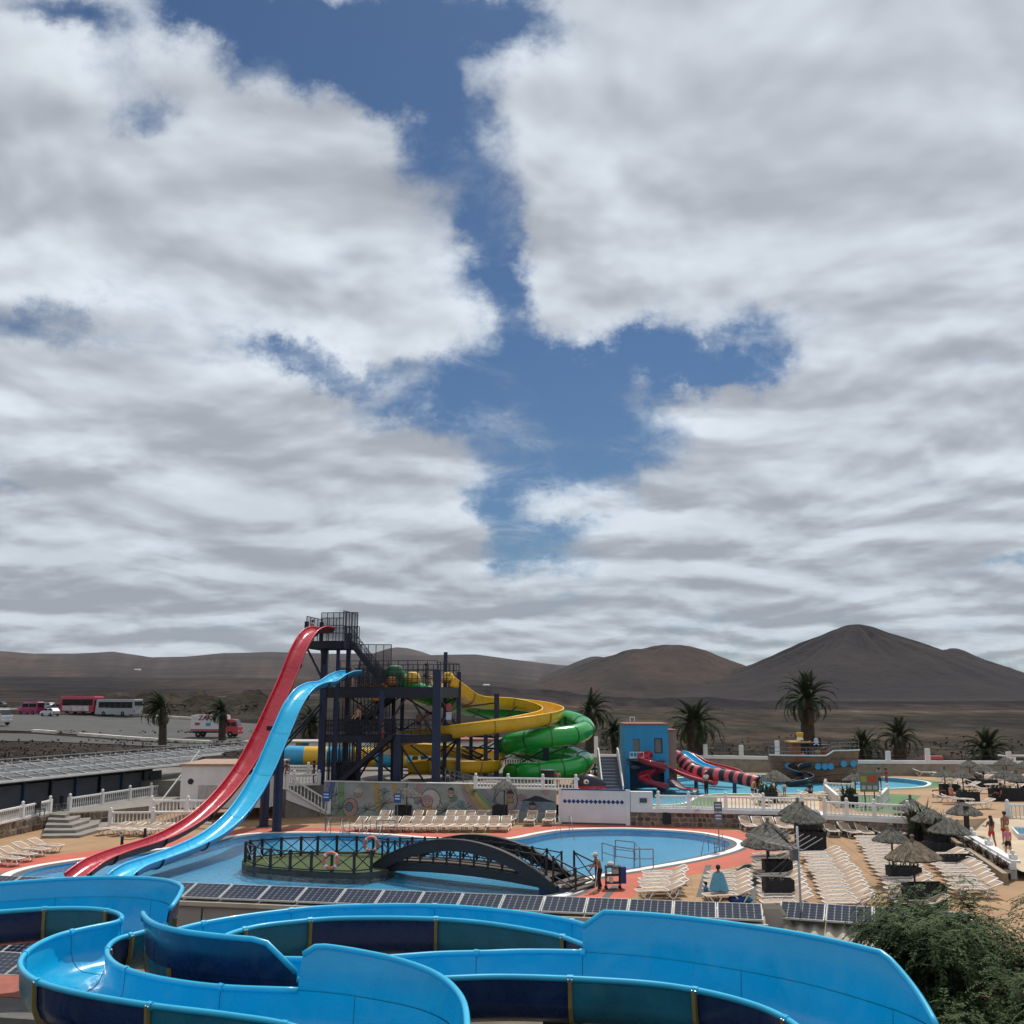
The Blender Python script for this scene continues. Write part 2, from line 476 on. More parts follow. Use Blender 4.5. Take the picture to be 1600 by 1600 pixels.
teal_gel = mat('teal_gelcoat', (0.014, 0.155, 0.235), 0.42, var=0.16, scale=1.2)
olive = mat('olive_flange', (0.22, 0.17, 0.055), 0.6, var=0.2)
red_gel = mat('red_gelcoat', (0.44, 0.008, 0.028), 0.30, var=0.08, scale=0.6, coat=0.3)
cyan_gel = mat('cyan_gelcoat', (0.008, 0.47, 0.74), 0.28, var=0.06, scale=0.6, coat=0.3)
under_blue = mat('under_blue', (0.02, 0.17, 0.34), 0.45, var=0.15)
yellow_gel = mat('yellow_gelcoat', (0.72, 0.42, 0.010), 0.32, var=0.1, scale=0.5, coat=0.3)
orange_gel = mat('orange_gelcoat', (0.55, 0.20, 0.035), 0.4, var=0.12)
green_gel = mat('green_gelcoat', (0.006, 0.32, 0.040), 0.25, var=0.1, scale=0.4, coat=0.4)
green_dark = mat('green_dark', (0.005, 0.10, 0.03), 0.4, var=0.1)
pink_gel = mat('pink_gelcoat', (0.62, 0.10, 0.12), 0.4, var=0.1)
black_gel = mat('black_gelcoat', (0.012, 0.014, 0.022), 0.35, var=0.2)
beige_sling = mat('beige_sling', (0.38, 0.265, 0.185), 0.85, var=0.10, scale=3, bump=0.1, bscale=80)
white_plastic = mat('white_plastic', (0.78, 0.74, 0.68), 0.45, var=0.06)
thatch = mat('thatch', (0.10, 0.095, 0.084), 0.95, var=0.55, scale=5, bump=0.8, bscale=35, stretch=(1, 1, 0.35), rgb2=(0.23, 0.22, 0.19))
thatch_brown = mat('thatch_brown', (0.15, 0.11, 0.075), 0.95, var=0.5, scale=5, bump=0.8, bscale=35, stretch=(1, 1, 0.35), rgb2=(0.30, 0.24, 0.17))
wood_pole = mat('wood_pole', (0.05, 0.04, 0.035), 0.8, var=0.3, scale=4)
planter_black = mat('planter_black', (0.009, 0.010, 0.016), 0.75, var=0.35, scale=3)
soil = mat('soil', (0.06, 0.045, 0.03), 0.95, var=0.3, scale=10)
leaf_dark = mat('leaf_dark', (0.035, 0.060, 0.022), 0.6, var=0.4, scale=3, rgb2=(0.075, 0.11, 0.045))
palm_leaf = mat('palm_leaf', (0.018, 0.031, 0.014), 0.85, spec=0.15, var=0.4, scale=2.0, rgb2=(0.055, 0.075, 0.034))
palm_trunk = mat('palm_trunk', (0.045, 0.034, 0.025), 0.95, var=0.4, scale=5, bump=0.8, bscale=14)
skin_a = mat('skin_light', (0.48, 0.25, 0.16), 0.6, var=0.06)
skin_b = mat('skin_tan', (0.26, 0.115, 0.065), 0.6, var=0.06)
hair_dark = mat('hair_dark', (0.012, 0.009, 0.008), 0.6, var=0.2)
hair_blond = mat('hair_blond', (0.42, 0.30, 0.18), 0.6, var=0.2)
hair_grey = mat('hair_grey', (0.30, 0.27, 0.25), 0.6, var=0.2)
def cloth(name, rgb): return mat('cloth_' + name, rgb, 0.9, var=0.12, scale=8)
glass_dark = mat('dark_glass', (0.012, 0.014, 0.018), 0.08, var=0.1, spec=0.8)
tyre = mat('tyre', (0.012, 0.012, 0.012), 0.85, var=0.2)
rim_grey = mat('wheel_rim', (0.35, 0.35, 0.36), 0.35, metal=0.7, var=0.05)
asphalt = mat('asphalt', (0.060, 0.058, 0.056), 0.92, var=0.22, scale=0.25, bump=0.2, bscale=8, coords='World')
kerb_white = mat('kerb_white', (0.66, 0.62, 0.52), 0.8, var=0.25, scale=0.8, coords='World')
red_deck = mat('red_deck', (0.46, 0.098, 0.055), 0.8, var=0.16, scale=0.5, bump=0.1, coords='World', rvar=0.1)
tan_deck = mat('tan_deck', (0.335, 0.20, 0.10), 0.85, var=0.16, scale=0.45, bump=0.15, coords='World')
beige_deck = mat('beige_deck', (0.50, 0.39, 0.27), 0.85, var=0.12, scale=0.4, bump=0.1, coords='World')
green_deck = mat('green_deck', (0.075, 0.165, 0.060), 0.85, var=0.14, scale=0.5, bump=0.1, coords='World')
turf = mat('turf', (0.055, 0.085, 0.022), 0.95, var=0.22, scale=2.5, bump=0.5, bscale=60, coords='World')
gutter_grey = mat('gutter_grey', (0.085, 0.085, 0.088), 0.8, var=0.25, scale=1.2, coords='World')
pool_blue = mat('pool_blue', (0.034, 0.38, 0.64), 0.5, var=0.10, scale=0.25, coords='World')
pool_pale = mat('pool_pale', (0.10, 0.42, 0.56), 0.5, var=0.12, scale=0.25, coords='World')
step_grey = mat('step_grey', (0.22, 0.20, 0.175), 0.85, var=0.2, scale=1.2, bump=0.2)
stone_mortar = mat('stone_mortar', (0.30, 0.255, 0.20), 0.9, var=0.2, scale=2, bump=0.4)
stones = [mat('stone_a', (0.19, 0.135, 0.095), 0.9, var=0.25, scale=4, bump=0.5), mat('stone_b', (0.25, 0.19, 0.135), 0.9, var=0.25, scale=4, bump=0.5),
          mat('stone_c', (0.105, 0.065, 0.050), 0.9, var=0.25, scale=4, bump=0.5), mat('stone_d', (0.15, 0.125, 0.105), 0.9, var=0.25, scale=4, bump=0.5)]
red_brick = mat('red_brick', (0.33, 0.10, 0.065), 0.85, var=0.16, scale=3, bump=0.2)
panel_cell = mat('panel_cell', (0.010, 0.014, 0.030), 0.10, var=0.25, scale=6, spec=0.30)
panel_back = mat('panel_back', (0.17, 0.19, 0.23), 0.6, spec=0.2, var=0.05)
alu = mat('aluminium', (0.58, 0.58, 0.56), 0.6, metal=0.1, var=0.05)
corrugated = mat('fibre_cement', (0.42, 0.37, 0.29), 0.9, var=0.2, scale=2, bump=0.2)

def weather(m, pale=(0.10, 0.46, 0.62), amt=0.22, scale=1.1):
    """faded patches, scuffs and dried water marks on glossy gelcoat"""
    nt = m.node_tree; L = nt.links.new; b = nt.nodes['Principled BSDF']
    src = b.inputs['Base Color'].links[0].from_socket
    ge = nt.nodes.new('ShaderNodeNewGeometry')
    n = nt.nodes.new('ShaderNodeTexNoise'); n.inputs['Scale'].default_value = scale; n.inputs['Detail'].default_value = 9; n.inputs['Roughness'].default_value = 0.72; n.inputs['Distortion'].default_value = 1.2
    L(ge.outputs['Position'], n.inputs['Vector'])
    mr = nt.nodes.new('ShaderNodeMapRange'); mr.inputs['From Min'].default_value = .50; mr.inputs['From Max'].default_value = .72; mr.inputs['To Max'].default_value = amt; L(n.outputs['Fac'], mr.inputs['Value'])
    mx = nt.nodes.new('ShaderNodeMix'); mx.data_type = 'RGBA'; L(mr.outputs[0], mx.inputs[0]); L(src, mx.inputs[6]); mx.inputs[7].default_value = (*pale, 1)
    L(mx.outputs[2], b.inputs['Base Color'])
    rr = nt.nodes.new('ShaderNodeMapRange'); rr.inputs['From Min'].default_value = .35; rr.inputs['From Max'].default_value = .7; rr.inputs['To Min'].default_value = .16; rr.inputs['To Max'].default_value = .5; L(n.outputs['Fac'], rr.inputs['Value']); L(rr.outputs[0], b.inputs['Roughness'])
weather(blue_gel, amt=.34); weather(navy_gel, (.035, .07, .14), .5, 1.6); weather(teal_gel, (.05, .22, .28), .5, 1.6); weather(red_gel, (.5, .12, .12), .2); weather(cyan_gel, (.2, .6, .75), .2); weather(yellow_gel, (.7, .5, .15), .3)
def water_mat(name, tint, ripple=0.06, scale=2.4):
    m = bpy.data.materials.new(name); m.use_nodes = True
    nt = m.node_tree; nt.nodes.clear(); L = nt.links.new
    out = nt.nodes.new('ShaderNodeOutputMaterial')
    tr = nt.nodes.new('ShaderNodeBsdfTransparent'); tr.inputs[0].default_value = (*tint, 1)
    gl = nt.nodes.new('ShaderNodeBsdfGlossy'); gl.inputs['Roughness'].default_value = 0.05
    fr = nt.nodes.new('ShaderNodeFresnel'); fr.inputs['IOR'].default_value = 1.33
    mx = nt.nodes.new('ShaderNodeMixShader')
    ge = nt.nodes.new('ShaderNodeNewGeometry')
    mp = nt.nodes.new('ShaderNodeMapping'); mp.inputs['Scale'].default_value = (1, 1.3, 1)
    n = nt.nodes.new('ShaderNodeTexNoise'); n.inputs['Scale'].default_value = scale; n.inputs['Detail'].default_value = 4
    bp = nt.nodes.new('ShaderNodeBump'); bp.inputs['Strength'].default_value = ripple; bp.inputs['Distance'].default_value = 0.3
    L(ge.outputs['Position'], mp.inputs[0]); L(mp.outputs[0], n.inputs['Vector']); L(n.outputs['Fac'], bp.inputs['Height'])
    L(bp.outputs[0], gl.inputs['Normal']); L(bp.outputs[0], fr.inputs['Normal'])
    mul = nt.nodes.new('ShaderNodeMath'); mul.operation = 'MULTIPLY'; mul.inputs[1].default_value = 0.5
    L(fr.outputs[0], mul.inputs[0]); L(mul.outputs[0], mx.inputs[0]); L(tr.outputs[0], mx.inputs[1]); L(gl.outputs[0], mx.inputs[2]); L(mx.outputs[0], out.inputs[0])
    return m
pool_water = water_mat('pool_water', (0.74, 0.92, 0.96), 0.28, 3.5)

# ------------------------------------------------------------------ terrain (world height field)
RIDGE = [(-3000, 1030), (-600, 1020), (0, 1015), (70, 1021), (130, 1021), (190, 1017), (250, 1026), (300, 1025), (360, 1019), (430, 1017), (520, 1020), (600, 1019), (660, 1022), (720, 1021), (745, 1021), (800, 1029), (860, 1036), (920, 1041), (1100, 1055), (1400, 1070), (3000, 1085)]
def tab(t, x):
    if x <= t[0][0]: return t[0][1]
    for (a, b), (c, d) in zip(t, t[1:]):
        if x <= c: return b + (d - b) * (x - a) / (c - a)
    return t[-1][1]
def y_to_z(py, r):      # height that shows at photo row py at distance r (straight ahead)
    a = math.atan((800 - py) / F) + PITCH
    return H + r * math.tan(a)
def nz(x, y, z=0.0): return mnoise.noise(Vector((x, y, z)))
def fbm(x, y, o=4, z=0.0):
    s = 0; a = 1; f = 1
    for k in range(o):
        s += a * nz(x * f, y * f, z + k * 3.7); a *= 0.5; f *= 2.1
    return s
def nat(x, y):
    r = math.hypot(x, y)
    px = 800 + F * x / max(y, 1.0) * 0.985 if y > 1 else (-3000 if x < 0 else 3000)
    px = max(-3000, min(3000, px))
    wl = 1 - smooth(700, 1020, px)
    zl = tab([(0, 0.6), (100, 0.6), (150, 1.7), (200, 3.6), (235, 4.8), (500, 9), (1200, 20), (3000, 62)], r)
    zr = tab([(0, 0.9), (100, 1.3), (150, 1.9), (400, 3.0), (800, 4.2), (3000, 6)], r)
    z = lerp(zr, zl, wl)
    if r > 3000:
        zf = y_to_z(tab(RIDGE, px) + 3, 8000 * max(.3, y / r))
        t = smooth(3000, 8200, r)
        z = lerp(z, zf, t) if r < 8200 else max(0.0, zf - (r - 8200) * 0.04)
    amp = 0.18 + min(r, 9000) * 0.0007
    z += amp * fbm(x / (25 + r * 0.16), y / (25 + r * 0.07), 4) * (0.6 if r < 130 else 1)
    # rubble mounds beyond the car park, lava edge before the volcanoes
    if wl > 0.3 and 225 < r < 330: z += 3.4 * smooth(225, 262, r) * (1 - smooth(290, 330, r)) * smooth(120, 200, px) * (1 - smooth(420, 520, px)) * (0.7 + 1.0 * fbm(x / 9, y / 9, 4))
    if px > 560 and 560 < r < 1100:
        k = smooth(600, 690, r) * (1 - smooth(850, 1080, r)) * smooth(560, 760, px)
        z += k * (2.6 + 3.2 * abs(fbm(x / 60, y / 60, 5)) + 1.2 * nz(x / 12, y / 12)) * (0.45 + 0.55 * (1 - smooth(1080, 1180, px)))
    return z
def parkmask(x, y):
    """1 inside the park, where built levels replace the natural ground"""
    d = max(-95 - x, x - 80, -40 - y, y - lerp(100, 116, smooth(0, 30, x)))
    return 1 - smooth(0, 7, d)
def ground_z(x, y):
    m = parkmask(x, y)
    return lerp(nat(x, y), -2.5, m)
def TT(px, py):
    """where the line of sight through that pixel meets the natural ground"""
    d = ray(px, py); d = d / d.y
    t = 100.0; step = 1.0
    while t < 9000:
        p = Vector((0, 0, H)) + d * t
        if p.z <= nat(p.x, p.y): break
        t += step; step *= 1.01
    lo, hi = t - step, t
    for _ in range(20):
        m = (lo + hi) / 2; p = Vector((0, 0, H)) + d * m
        if p.z <= nat(p.x, p.y): hi = m
        else: lo = m
    p = Vector((0, 0, H)) + d * hi
    return Vector((p.x, p.y, nat(p.x, p.y)))

def build_terrain():
    az = [math.radians(a) for a in np.arange(-34, 34.01, 0.17)]
    side = [math.radians(a) for a in np.arange(38, 323, 8.0)]
    az = az + side
    rs = [2, 15, 30, 45, 60, 75, 88, 95, 98, 101, 104, 107, 110, 113, 116, 119, 122, 126, 130]
    r = 130
    while r < 11600:
        r *= 1.021 if r < 1500 else 1.035
        rs.append(r)
    vs = []; cols = []
    for r in rs:
        for a in az:
            x, y = r * math.sin(a), r * math.cos(a)
            z = ground_z(x, y)
            vs.append((x, y, z))
            px = 800 + F * math.tan(a) if abs(a) < 1.2 else -9999
            # soil colour: dark lava, brown earth, pale dry fields, darkened in place of cloud shade
            f1 = fbm(x / (18 + r * .14), y / (30 + r * .16), 5, 2.0)
            f2 = fbm(x / (60 + r * .20), y / (30 + r * .14), 4, 9.0)
            f3 = fbm(x / (3 + r * .010), y / (5 + r * .028), 4, 5.0)
            brown = np.array((0.052, 0.037, 0.030)); dark = np.array((0.022, 0.018, 0.018)); pale = np.array((0.150, 0.100, 0.072)); grn = np.array((0.046, 0.040, 0.023))
            wl = 1 - smooth(700, 1020, px)
            c = lerp(brown, dark, smooth(-0.3, 0.5, f1))
            if r < 480: c = lerp(c, grn, 0.75 * smooth(-0.5, 0.4, f2))
            c = lerp(c, pale, smooth(0.35, 0.75, f2 + 0.5 * f1) * (0.6 if wl > 0.4 and r > 400 else 0.25))
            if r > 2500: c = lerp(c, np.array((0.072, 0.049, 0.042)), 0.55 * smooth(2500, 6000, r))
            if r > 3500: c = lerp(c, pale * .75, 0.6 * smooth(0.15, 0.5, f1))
            if r > 1200: c = c * lerp(1.0, .68, smooth(1200, 2500, r))  # cloud shadow over the far hills put into the soil colour
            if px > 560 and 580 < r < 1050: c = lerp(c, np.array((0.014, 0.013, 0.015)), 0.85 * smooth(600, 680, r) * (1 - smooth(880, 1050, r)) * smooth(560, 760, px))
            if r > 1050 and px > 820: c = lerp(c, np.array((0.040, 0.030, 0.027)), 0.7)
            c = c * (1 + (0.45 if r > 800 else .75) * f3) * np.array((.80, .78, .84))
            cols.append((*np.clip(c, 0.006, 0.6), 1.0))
    n = len(az); fs = []
    for i in range(len(rs) - 1):
        for j in range(n):
            k = (j + 1) % n
            fs.append((i * n + j, i * n + k, (i + 1) * n + k, (i + 1) * n + j))
    fs.append(tuple(range(n)))
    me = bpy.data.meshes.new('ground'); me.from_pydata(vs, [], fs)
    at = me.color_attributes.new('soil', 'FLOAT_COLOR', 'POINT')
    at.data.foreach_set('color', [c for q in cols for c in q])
    me.polygons.foreach_set('use_smooth', [True] * len(me.polygons))
    o = bpy.data.objects.new('ground', me); COL.objects.link(o)
    m = bpy.data.materials.new('shaded_volcanic_soil'); m.use_nodes = True; nt = m.node_tree; L = nt.links.new
    b = nt.nodes['Principled BSDF']; b.inputs['Roughness'].default_value = 1.0; b.inputs['Specular IOR Level'].default_value = 0.1
    ca = nt.nodes.new('ShaderNodeVertexColor'); ca.layer_name = 'soil'
    ge = nt.nodes.new('ShaderNodeNewGeometry')
    n1 = nt.nodes.new('ShaderNodeTexNoise'); n1.inputs['Scale'].default_value = 0.28; n1.inputs['Detail'].default_value = 8; n1.inputs['Roughness'].default_value = 0.7
    n2 = nt.nodes.new('ShaderNodeTexNoise'); n2.inputs['Scale'].default_value = 0.018; n2.inputs['Detail'].default_value = 8; n2.inputs['Roughness'].default_value = 0.65
    L(ge.outputs['Position'], n1.inputs['Vector']); L(ge.outputs['Position'], n2.inputs['Vector'])
    mr = nt.nodes.new('ShaderNodeMapRange'); mr.inputs['From Min'].default_value = 0.3; mr.inputs['From Max'].default_value = 0.7; mr.inputs['To Min'].default_value = 0.55; mr.inputs['To Max'].default_value = 1.5
    L(n1.outputs['Fac'], mr.inputs['Value'])
    mr2 = nt.nodes.new('ShaderNodeMapRange'); mr2.inputs['From Min'].default_value = 0.3; mr2.inputs['From Max'].default_value = 0.7; mr2.inputs['To Min'].default_value = 0.6; mr2.inputs['To Max'].default_value = 1.45
    L(n2.outputs['Fac'], mr2.inputs['Value'])
    mu = nt.nodes.new('ShaderNodeMath'); mu.operation = 'MULTIPLY'; L(mr.outputs[0], mu.inputs[0]); L(mr2.outputs[0], mu.inputs[1])
    mpp = nt.nodes.new('ShaderNodeMapping'); mpp.inputs['Scale'].default_value = (0.6, 1.6, 1); L(ge.outputs['Position'], mpp.inputs[0])
    n3 = nt.nodes.new('ShaderNodeTexNoise'); n3.inputs['Scale'].default_value = 0.0022; n3.inputs['Detail'].default_value = 9; n3.inputs['Roughness'].default_value = 0.72; L(mpp.outputs[0], n3.inputs['Vector'])
    mr3 = nt.nodes.new('ShaderNodeMapRange'); mr3.inputs['From Min'].default_value = 0.36; mr3.inputs['From Max'].default_value = 0.66; mr3.inputs['To Min'].default_value = 0.45; mr3.inputs['To Max'].default_value = 1.6; L(n3.outputs['Fac'], mr3.inputs['Value'])
    mu2 = nt.nodes.new('ShaderNodeMath'); mu2.operation = 'MULTIPLY'; L(mu.outputs[0], mu2.inputs[0]); L(mr3.outputs[0], mu2.inputs[1]); mu = mu2
    vm = nt.nodes.new('ShaderNodeVectorMath'); vm.operation = 'SCALE'; L(ca.outputs[0], vm.inputs[0]); L(mu.outputs[0], vm.inputs[3])
    L(vm.outputs[0], b.inputs['Base Color'])
    bp = nt.nodes.new('ShaderNodeBump'); bp.inputs['Strength'].default_value = 1.0; bp.inputs['Distance'].default_value = 14.0; L(n2.outputs['Fac'], bp.inputs['Height'])
    bp2 = nt.nodes.new('ShaderNodeBump'); bp2.inputs['Strength'].default_value = 0.7; bp2.inputs['Distance'].default_value = 1.2; L(n1.outputs['Fac'], bp2.inputs['Height']); L(bp.outputs[0], bp2.inputs['Normal']); L(bp2.outputs[0], b.inputs['Normal'])
    me.materials.append(m)
    tag(o, 'dark volcanic plain of lava soil stretching from the park to the hills', 'ground', kind='structure')

def build_volcano(name, label, peaks, base_r, zbase, col, col2, seed, gully=0.06, res=(150, 70), rnd_=0.10):
    """peaks: list of (px, py, distance, slope radius) merged into one cone mesh"""
    cs = []
    for px, py, dist, rad, pw in peaks:
        p = D(px, py, dist); cs.append((p.x, p.y, p.z - zbase, rad, pw))
    cx, cy = cs[0][0], cs[0][1]
    nA, nR = res
    vs = []; fs = []
    for i in range(nR + 1):
        r = base_r * (i / nR)
        for k in range(nA):
            a = 2 * math.pi * k / nA
            x, y = cx + r * math.cos(a) * 1.0, cy + r * math.sin(a) * 1.0
            h = 0.0
            for px, py, hh, rad, pw in cs:
                q = math.hypot(x - px, y - py)
                g = fbm(math.atan2(y - py, x - px) * 3.0 + seed, q / rad * 0.8, 4, seed)
                q2 = math.sqrt(q * q + (rnd_ * rad) ** 2) - rnd_ * rad
                t = max(0.0, 1 - q2 / rad)
                v = hh * (t ** pw) * (1 + gully * g * min(1, q / (0.25 * rad)) )
                h = max(h, v) + 0.18 * min(h, v) * (1 if (h > 0 and v > 0) else 0)
            h += 5 * fbm(x / 120, y / 120, 4, seed) * min(1, h / 30)
            edge = smooth(base_r, base_r * 0.9, r) if False else 1.0
            vs.append((x - cx, y - cy, zbase + h - (6 if i == nR else 0)))
    for i in range(nR):
        for k in range(nA):
            l = (k + 1) % nA
            fs.append((i * nA + k, i * nA + l, (i + 1) * nA + l, (i + 1) * nA + k))
    me = bpy.data.meshes.new(name); me.from_pydata(vs, [], fs); me.polygons.foreach_set('use_smooth', [True] * len(me.polygons))
    o = bpy.data.objects.new(name, me); COL.objects.link(o); o.location = (cx, cy, 0)
    m = bpy.data.materials.new(name + '_ash'); m.use_nodes = True; nt = m.node_tree; L = nt.links.new
    b = nt.nodes['Principled BSDF']; b.inputs['Roughness'].default_value = 1.0; b.inputs['Specular IOR Level'].default_value = 0.1
    ge = nt.nodes.new('ShaderNodeTexCoord')
    mp = nt.nodes.new('ShaderNodeMapping'); mp.inputs['Scale'].default_value = (1, 1, 2.2); mp.inputs['Rotation'].default_value = (0.3, 0.5, 0.2)
    L(ge.outputs['Object'], mp.inputs[0])
    n1 = nt.nodes.new('ShaderNodeTexNoise'); n1.inputs['Scale'].default_value = 0.0036; n1.inputs['Detail'].default_value = 9; n1.inputs['Roughness'].default_value = 0.62; n1.inputs['Distortion'].default_value = 0.6
    L(mp.outputs[0], n1.inputs['Vector'])
    cr = nt.nodes.new('ShaderNodeValToRGB'); e = cr.color_ramp.elements
    e[0].position = 0.36; e[0].color = (*col, 1); e[1].position = 0.72; e[1].color = (*col2, 1)
    L(n1.outputs['Fac'], cr.inputs[0])
    n2 = nt.nodes.new('ShaderNodeTexNoise'); n2.inputs['Scale'].default_value = 0.03; n2.inputs['Detail'].default_value = 8; n2.inputs['Roughness'].default_value = 0.75
    L(ge.outputs['Object'], n2.inputs['Vector'])
    mr = nt.nodes.new('ShaderNodeMapRange'); mr.inputs['From Min'].default_value = 0.3; mr.inputs['From Max'].default_value = 0.7; mr.inputs['To Min'].default_value = 0.75; mr.inputs['To Max'].default_value = 1.25
    L(n2.outputs['Fac'], mr.inputs['Value'])
    vm = nt.nodes.new('ShaderNodeVectorMath'); vm.operation = 'SCALE'; L(cr.outputs[0], vm.inputs[0]); L(mr.outputs[0], vm.inputs[3])
    L(vm.outputs[0], b.inputs['Base Color'])
    n3 = nt.nodes.new('ShaderNodeTexNoise'); n3.inputs['Scale'].default_value = 0.016; n3.inputs['Detail'].default_value = 9; n3.inputs['Roughness'].default_value = 0.65
    L(ge.outputs['Object'], n3.inputs['Vector'])
    bp = nt.nodes.new('ShaderNodeBump'); bp.inputs['Strength'].default_value = 1.0; bp.inputs['Distance'].default_value = 16.0; L(n3.outputs['Fac'], bp.inputs['Height']); L(bp.outputs[0], b.inputs['Normal'])
    me.materials.append(m)
    tag(o, label, 'volcano', kind='structure')

build_terrain()
build_volcano('volcano', 'tall dark volcanic cone with a lower right shoulder, on the right', [(1335, 978, 3000, 670, 1.5), (1492, 1023, 3050, 440, 1.45)], 1000, 3.0, (0.019, 0.0150, 0.0165), (0.038, 0.028, 0.027), 3.0, gully=.15, rnd_=0.035, res=(260, 110))
build_volcano('volcano', 'rounded brown volcanic cone left of the tallest one', [(1052, 1019, 3250, 390, 0.95), (1002, 1026, 3250, 440, 1.05)], 900, 3.0, (0.026, 0.020, 0.0195), (0.078, 0.047, 0.036), 8.0, gully=0.11, rnd_=.18, res=(240, 100))
build_volcano('hill', 'small dark far hill just left of the rounded brown cone', [(930, 1026, 4600, 420, 1.0)], 620, 3.0, (0.032, 0.028, 0.028), (0.05, 0.042, 0.04), 5.0, gully=0.04, res=(70, 30))
build_volcano('hill', 'tiny far hilltop showing behind the slide tower', [(624, 1011, 7600, 520, 1.0)], 700, 200.0, (0.05, 0.042, 0.04), (0.08, 0.06, 0.05), 6.0, gully=0.04, res=(50, 20))

# ================================================================== PARK LEVELS
Z1 = 1.15      # splash-pool terrace
Z2 = 2.10      # tower terrace behind the mural
ZL = 0.90      # left terrace in front of the long shed
def xy(p): return (p.x, p.y)
def W(px, py, z=0.0): return xy(T(px, py, z))

# ---- swimming pool outline (water line), clockwise from the left tip
pool_pts = [W(30, 1371), W(60, 1358), W(130, 1346), W(240, 1332), W(330, 1320), W(372, 1309), W(420, 1304), W(520, 1303.5), W(600, 1307), W(680, 1313), W(760, 1315),
            W(812, 1312), W(852, 1304), W(895, 1298.5), W(985, 1297), W(1075, 1302), W(1128, 1312), W(1140, 1321), W(1118, 1331), W(1060, 1344), W(985, 1357), W(905, 1371),
            W(868, 1396), W(720, 1412), W(520, 1412), W(330, 1404), W(160, 1394), W(60, 1384)]
pool = closed_curve(pool_pts, 6)
g1 = offset_loop(pool, 0.42); g2 = offset_loop(pool, 0.92); g3 = offset_loop(pool, 1.15); g4 = offset_loop(pool, 3.3)
# kids' splash pool on the terrace
kid_pts = [W(955, 1237, Z1), W(985, 1229, Z1), W(1060, 1216, Z1), W(1130, 1211, Z1), W(1250, 1211, Z1), W(1330, 1213, Z1), W(1400, 1216, Z1), W(1446, 1222, Z1), W(1440, 1229, Z1), W(1390, 1232, Z1),
           W(1320, 1234, Z1), W(1260, 1239, Z1), W(1180, 1240, Z1), W(1110, 1241, Z1), W(1085, 1246, Z1), W(1062, 1256, Z1), W(1005, 1256, Z1), W(962, 1247, Z1)]
kid = closed_curve(kid_pts, 5)
k1 = offset_loop(kid, 0.3); k2 = offset_loop(kid, 1.3)

deck_poly = [(-75, 26), (48, 26), (48, 92), (-75, 92)]
deck = MB().sheet([deck_poly, g4], 0.0).build('pool_deck', tan_deck)
tag(deck, 'orange tan paved deck around the large pool', 'deck', kind='structure')
band(MB(), g3, g4, 0.004).build('red_band', red_deck, deck)
band(MB(), g2, g3, 0.008).build('grey_band', gutter_grey, deck)
cop = MB(); band(cop, g1, g2, 0.05, 0.05); band(cop, g2, g2, 0.0, 0.05); band(cop, g1, g1, -0.02, 0.05); cop.build('white_coping', white_paint, deck)
gut = MB(); band(gut, pool, g1, 0.006); gut.build('gutter', gutter_grey, deck)

basin = MB(); inner = offset_loop(pool, -1.6)
band(basin, pool, pool, -0.36, 0.006)
basin.sheet([pool], -0.36)
pb = basin.build('pool_basin', pool_blue, fix=False); tag(pb, 'painted blue floor and sides of the large pool', 'pool', kind='structure')
wt = MB().sheet([pool], -0.07).build('pool_water', pool_water); tag(wt, 'clear blue water of the large pool', 'water', kind='structure')
# submerged pale ledge along the bridge
# ---- paving: individual tiles where they are large enough to tell apart
tile_me = MB().box((0, 0, 0.004), (0.565, 0.565, 0.012)).mesh('tile', tan_deck)
tile_me2 = MB().box((0, 0, 0.004), (0.565, 0.565, 0.012)).mesh('tile', mat('tan_deck_b', (0.29, 0.17, 0.085), 0.85, var=0.18, scale=0.6, bump=0.15, coords='World'))
tile_me3 = MB().box((0, 0, 0.004), (0.565, 0.565, 0.012)).mesh('tile', mat('tan_deck_c', (0.37, 0.225, 0.12), 0.85, var=0.15, scale=0.6, bump=0.15, coords='World'))
tiles = []; rest = MB()
ang = math.radians(-8); ca, sa = math.cos(ang), math.sin(ang)
for i in range(-14, 60):
    for j in range(-6, 60):
        a, b = i * 0.585, j * 0.585
        x, y = 3 + a * ca - b * sa, 39 + a * sa + b * ca
        if y < 40 or y > 71 or x > 30 or inside((x, y), offset_loop(g4, 0.42)) if False else False: continue
        tiles.append((x, y))
g5 = g4
gx0 = np.array(g5)
def near_loop(p): return inside(p, g5) or np.min((gx0[:, 0] - p[0]) ** 2 + (gx0[:, 1] - p[1]) ** 2) < 0.19
keep = [p for p in tiles if 44 < p[1] < 70 and -1 < p[0] < 27 and p[0] < 8 + (p[1] - 40) * 0.9 and not near_loop(p)]
keep.sort(key=lambda p: math.hypot(p[0], p[1]))
for k, p in enumerate(keep):
    if k < 300: place('tile', random.choice((tile_me, tile_me, tile_me2, tile_me3)), deck, (p[0], p[1], 0.002), (0, 0, ang))
    else: rest.box((p[0], p[1], 0.006), (0.565, 0.565, 0.012), rz=ang)
if rest.v: tag(rest.build('paving', tan_deck, deck), kind='stuff')
# grey drain strips across the deck
for (a, b) in (((1107, 1352), (1093, 1402)), ((962, 1384), (945, 1404)), ((1185, 1340), (1175, 1420))):
    p, q = T(*a), T(*b)
    MB().bar(p + Vector((0, 0, 0.012)), q + Vector((0, 0, 0.012)), 0.30, 0.012).build('drain_strip', gutter_grey, deck)

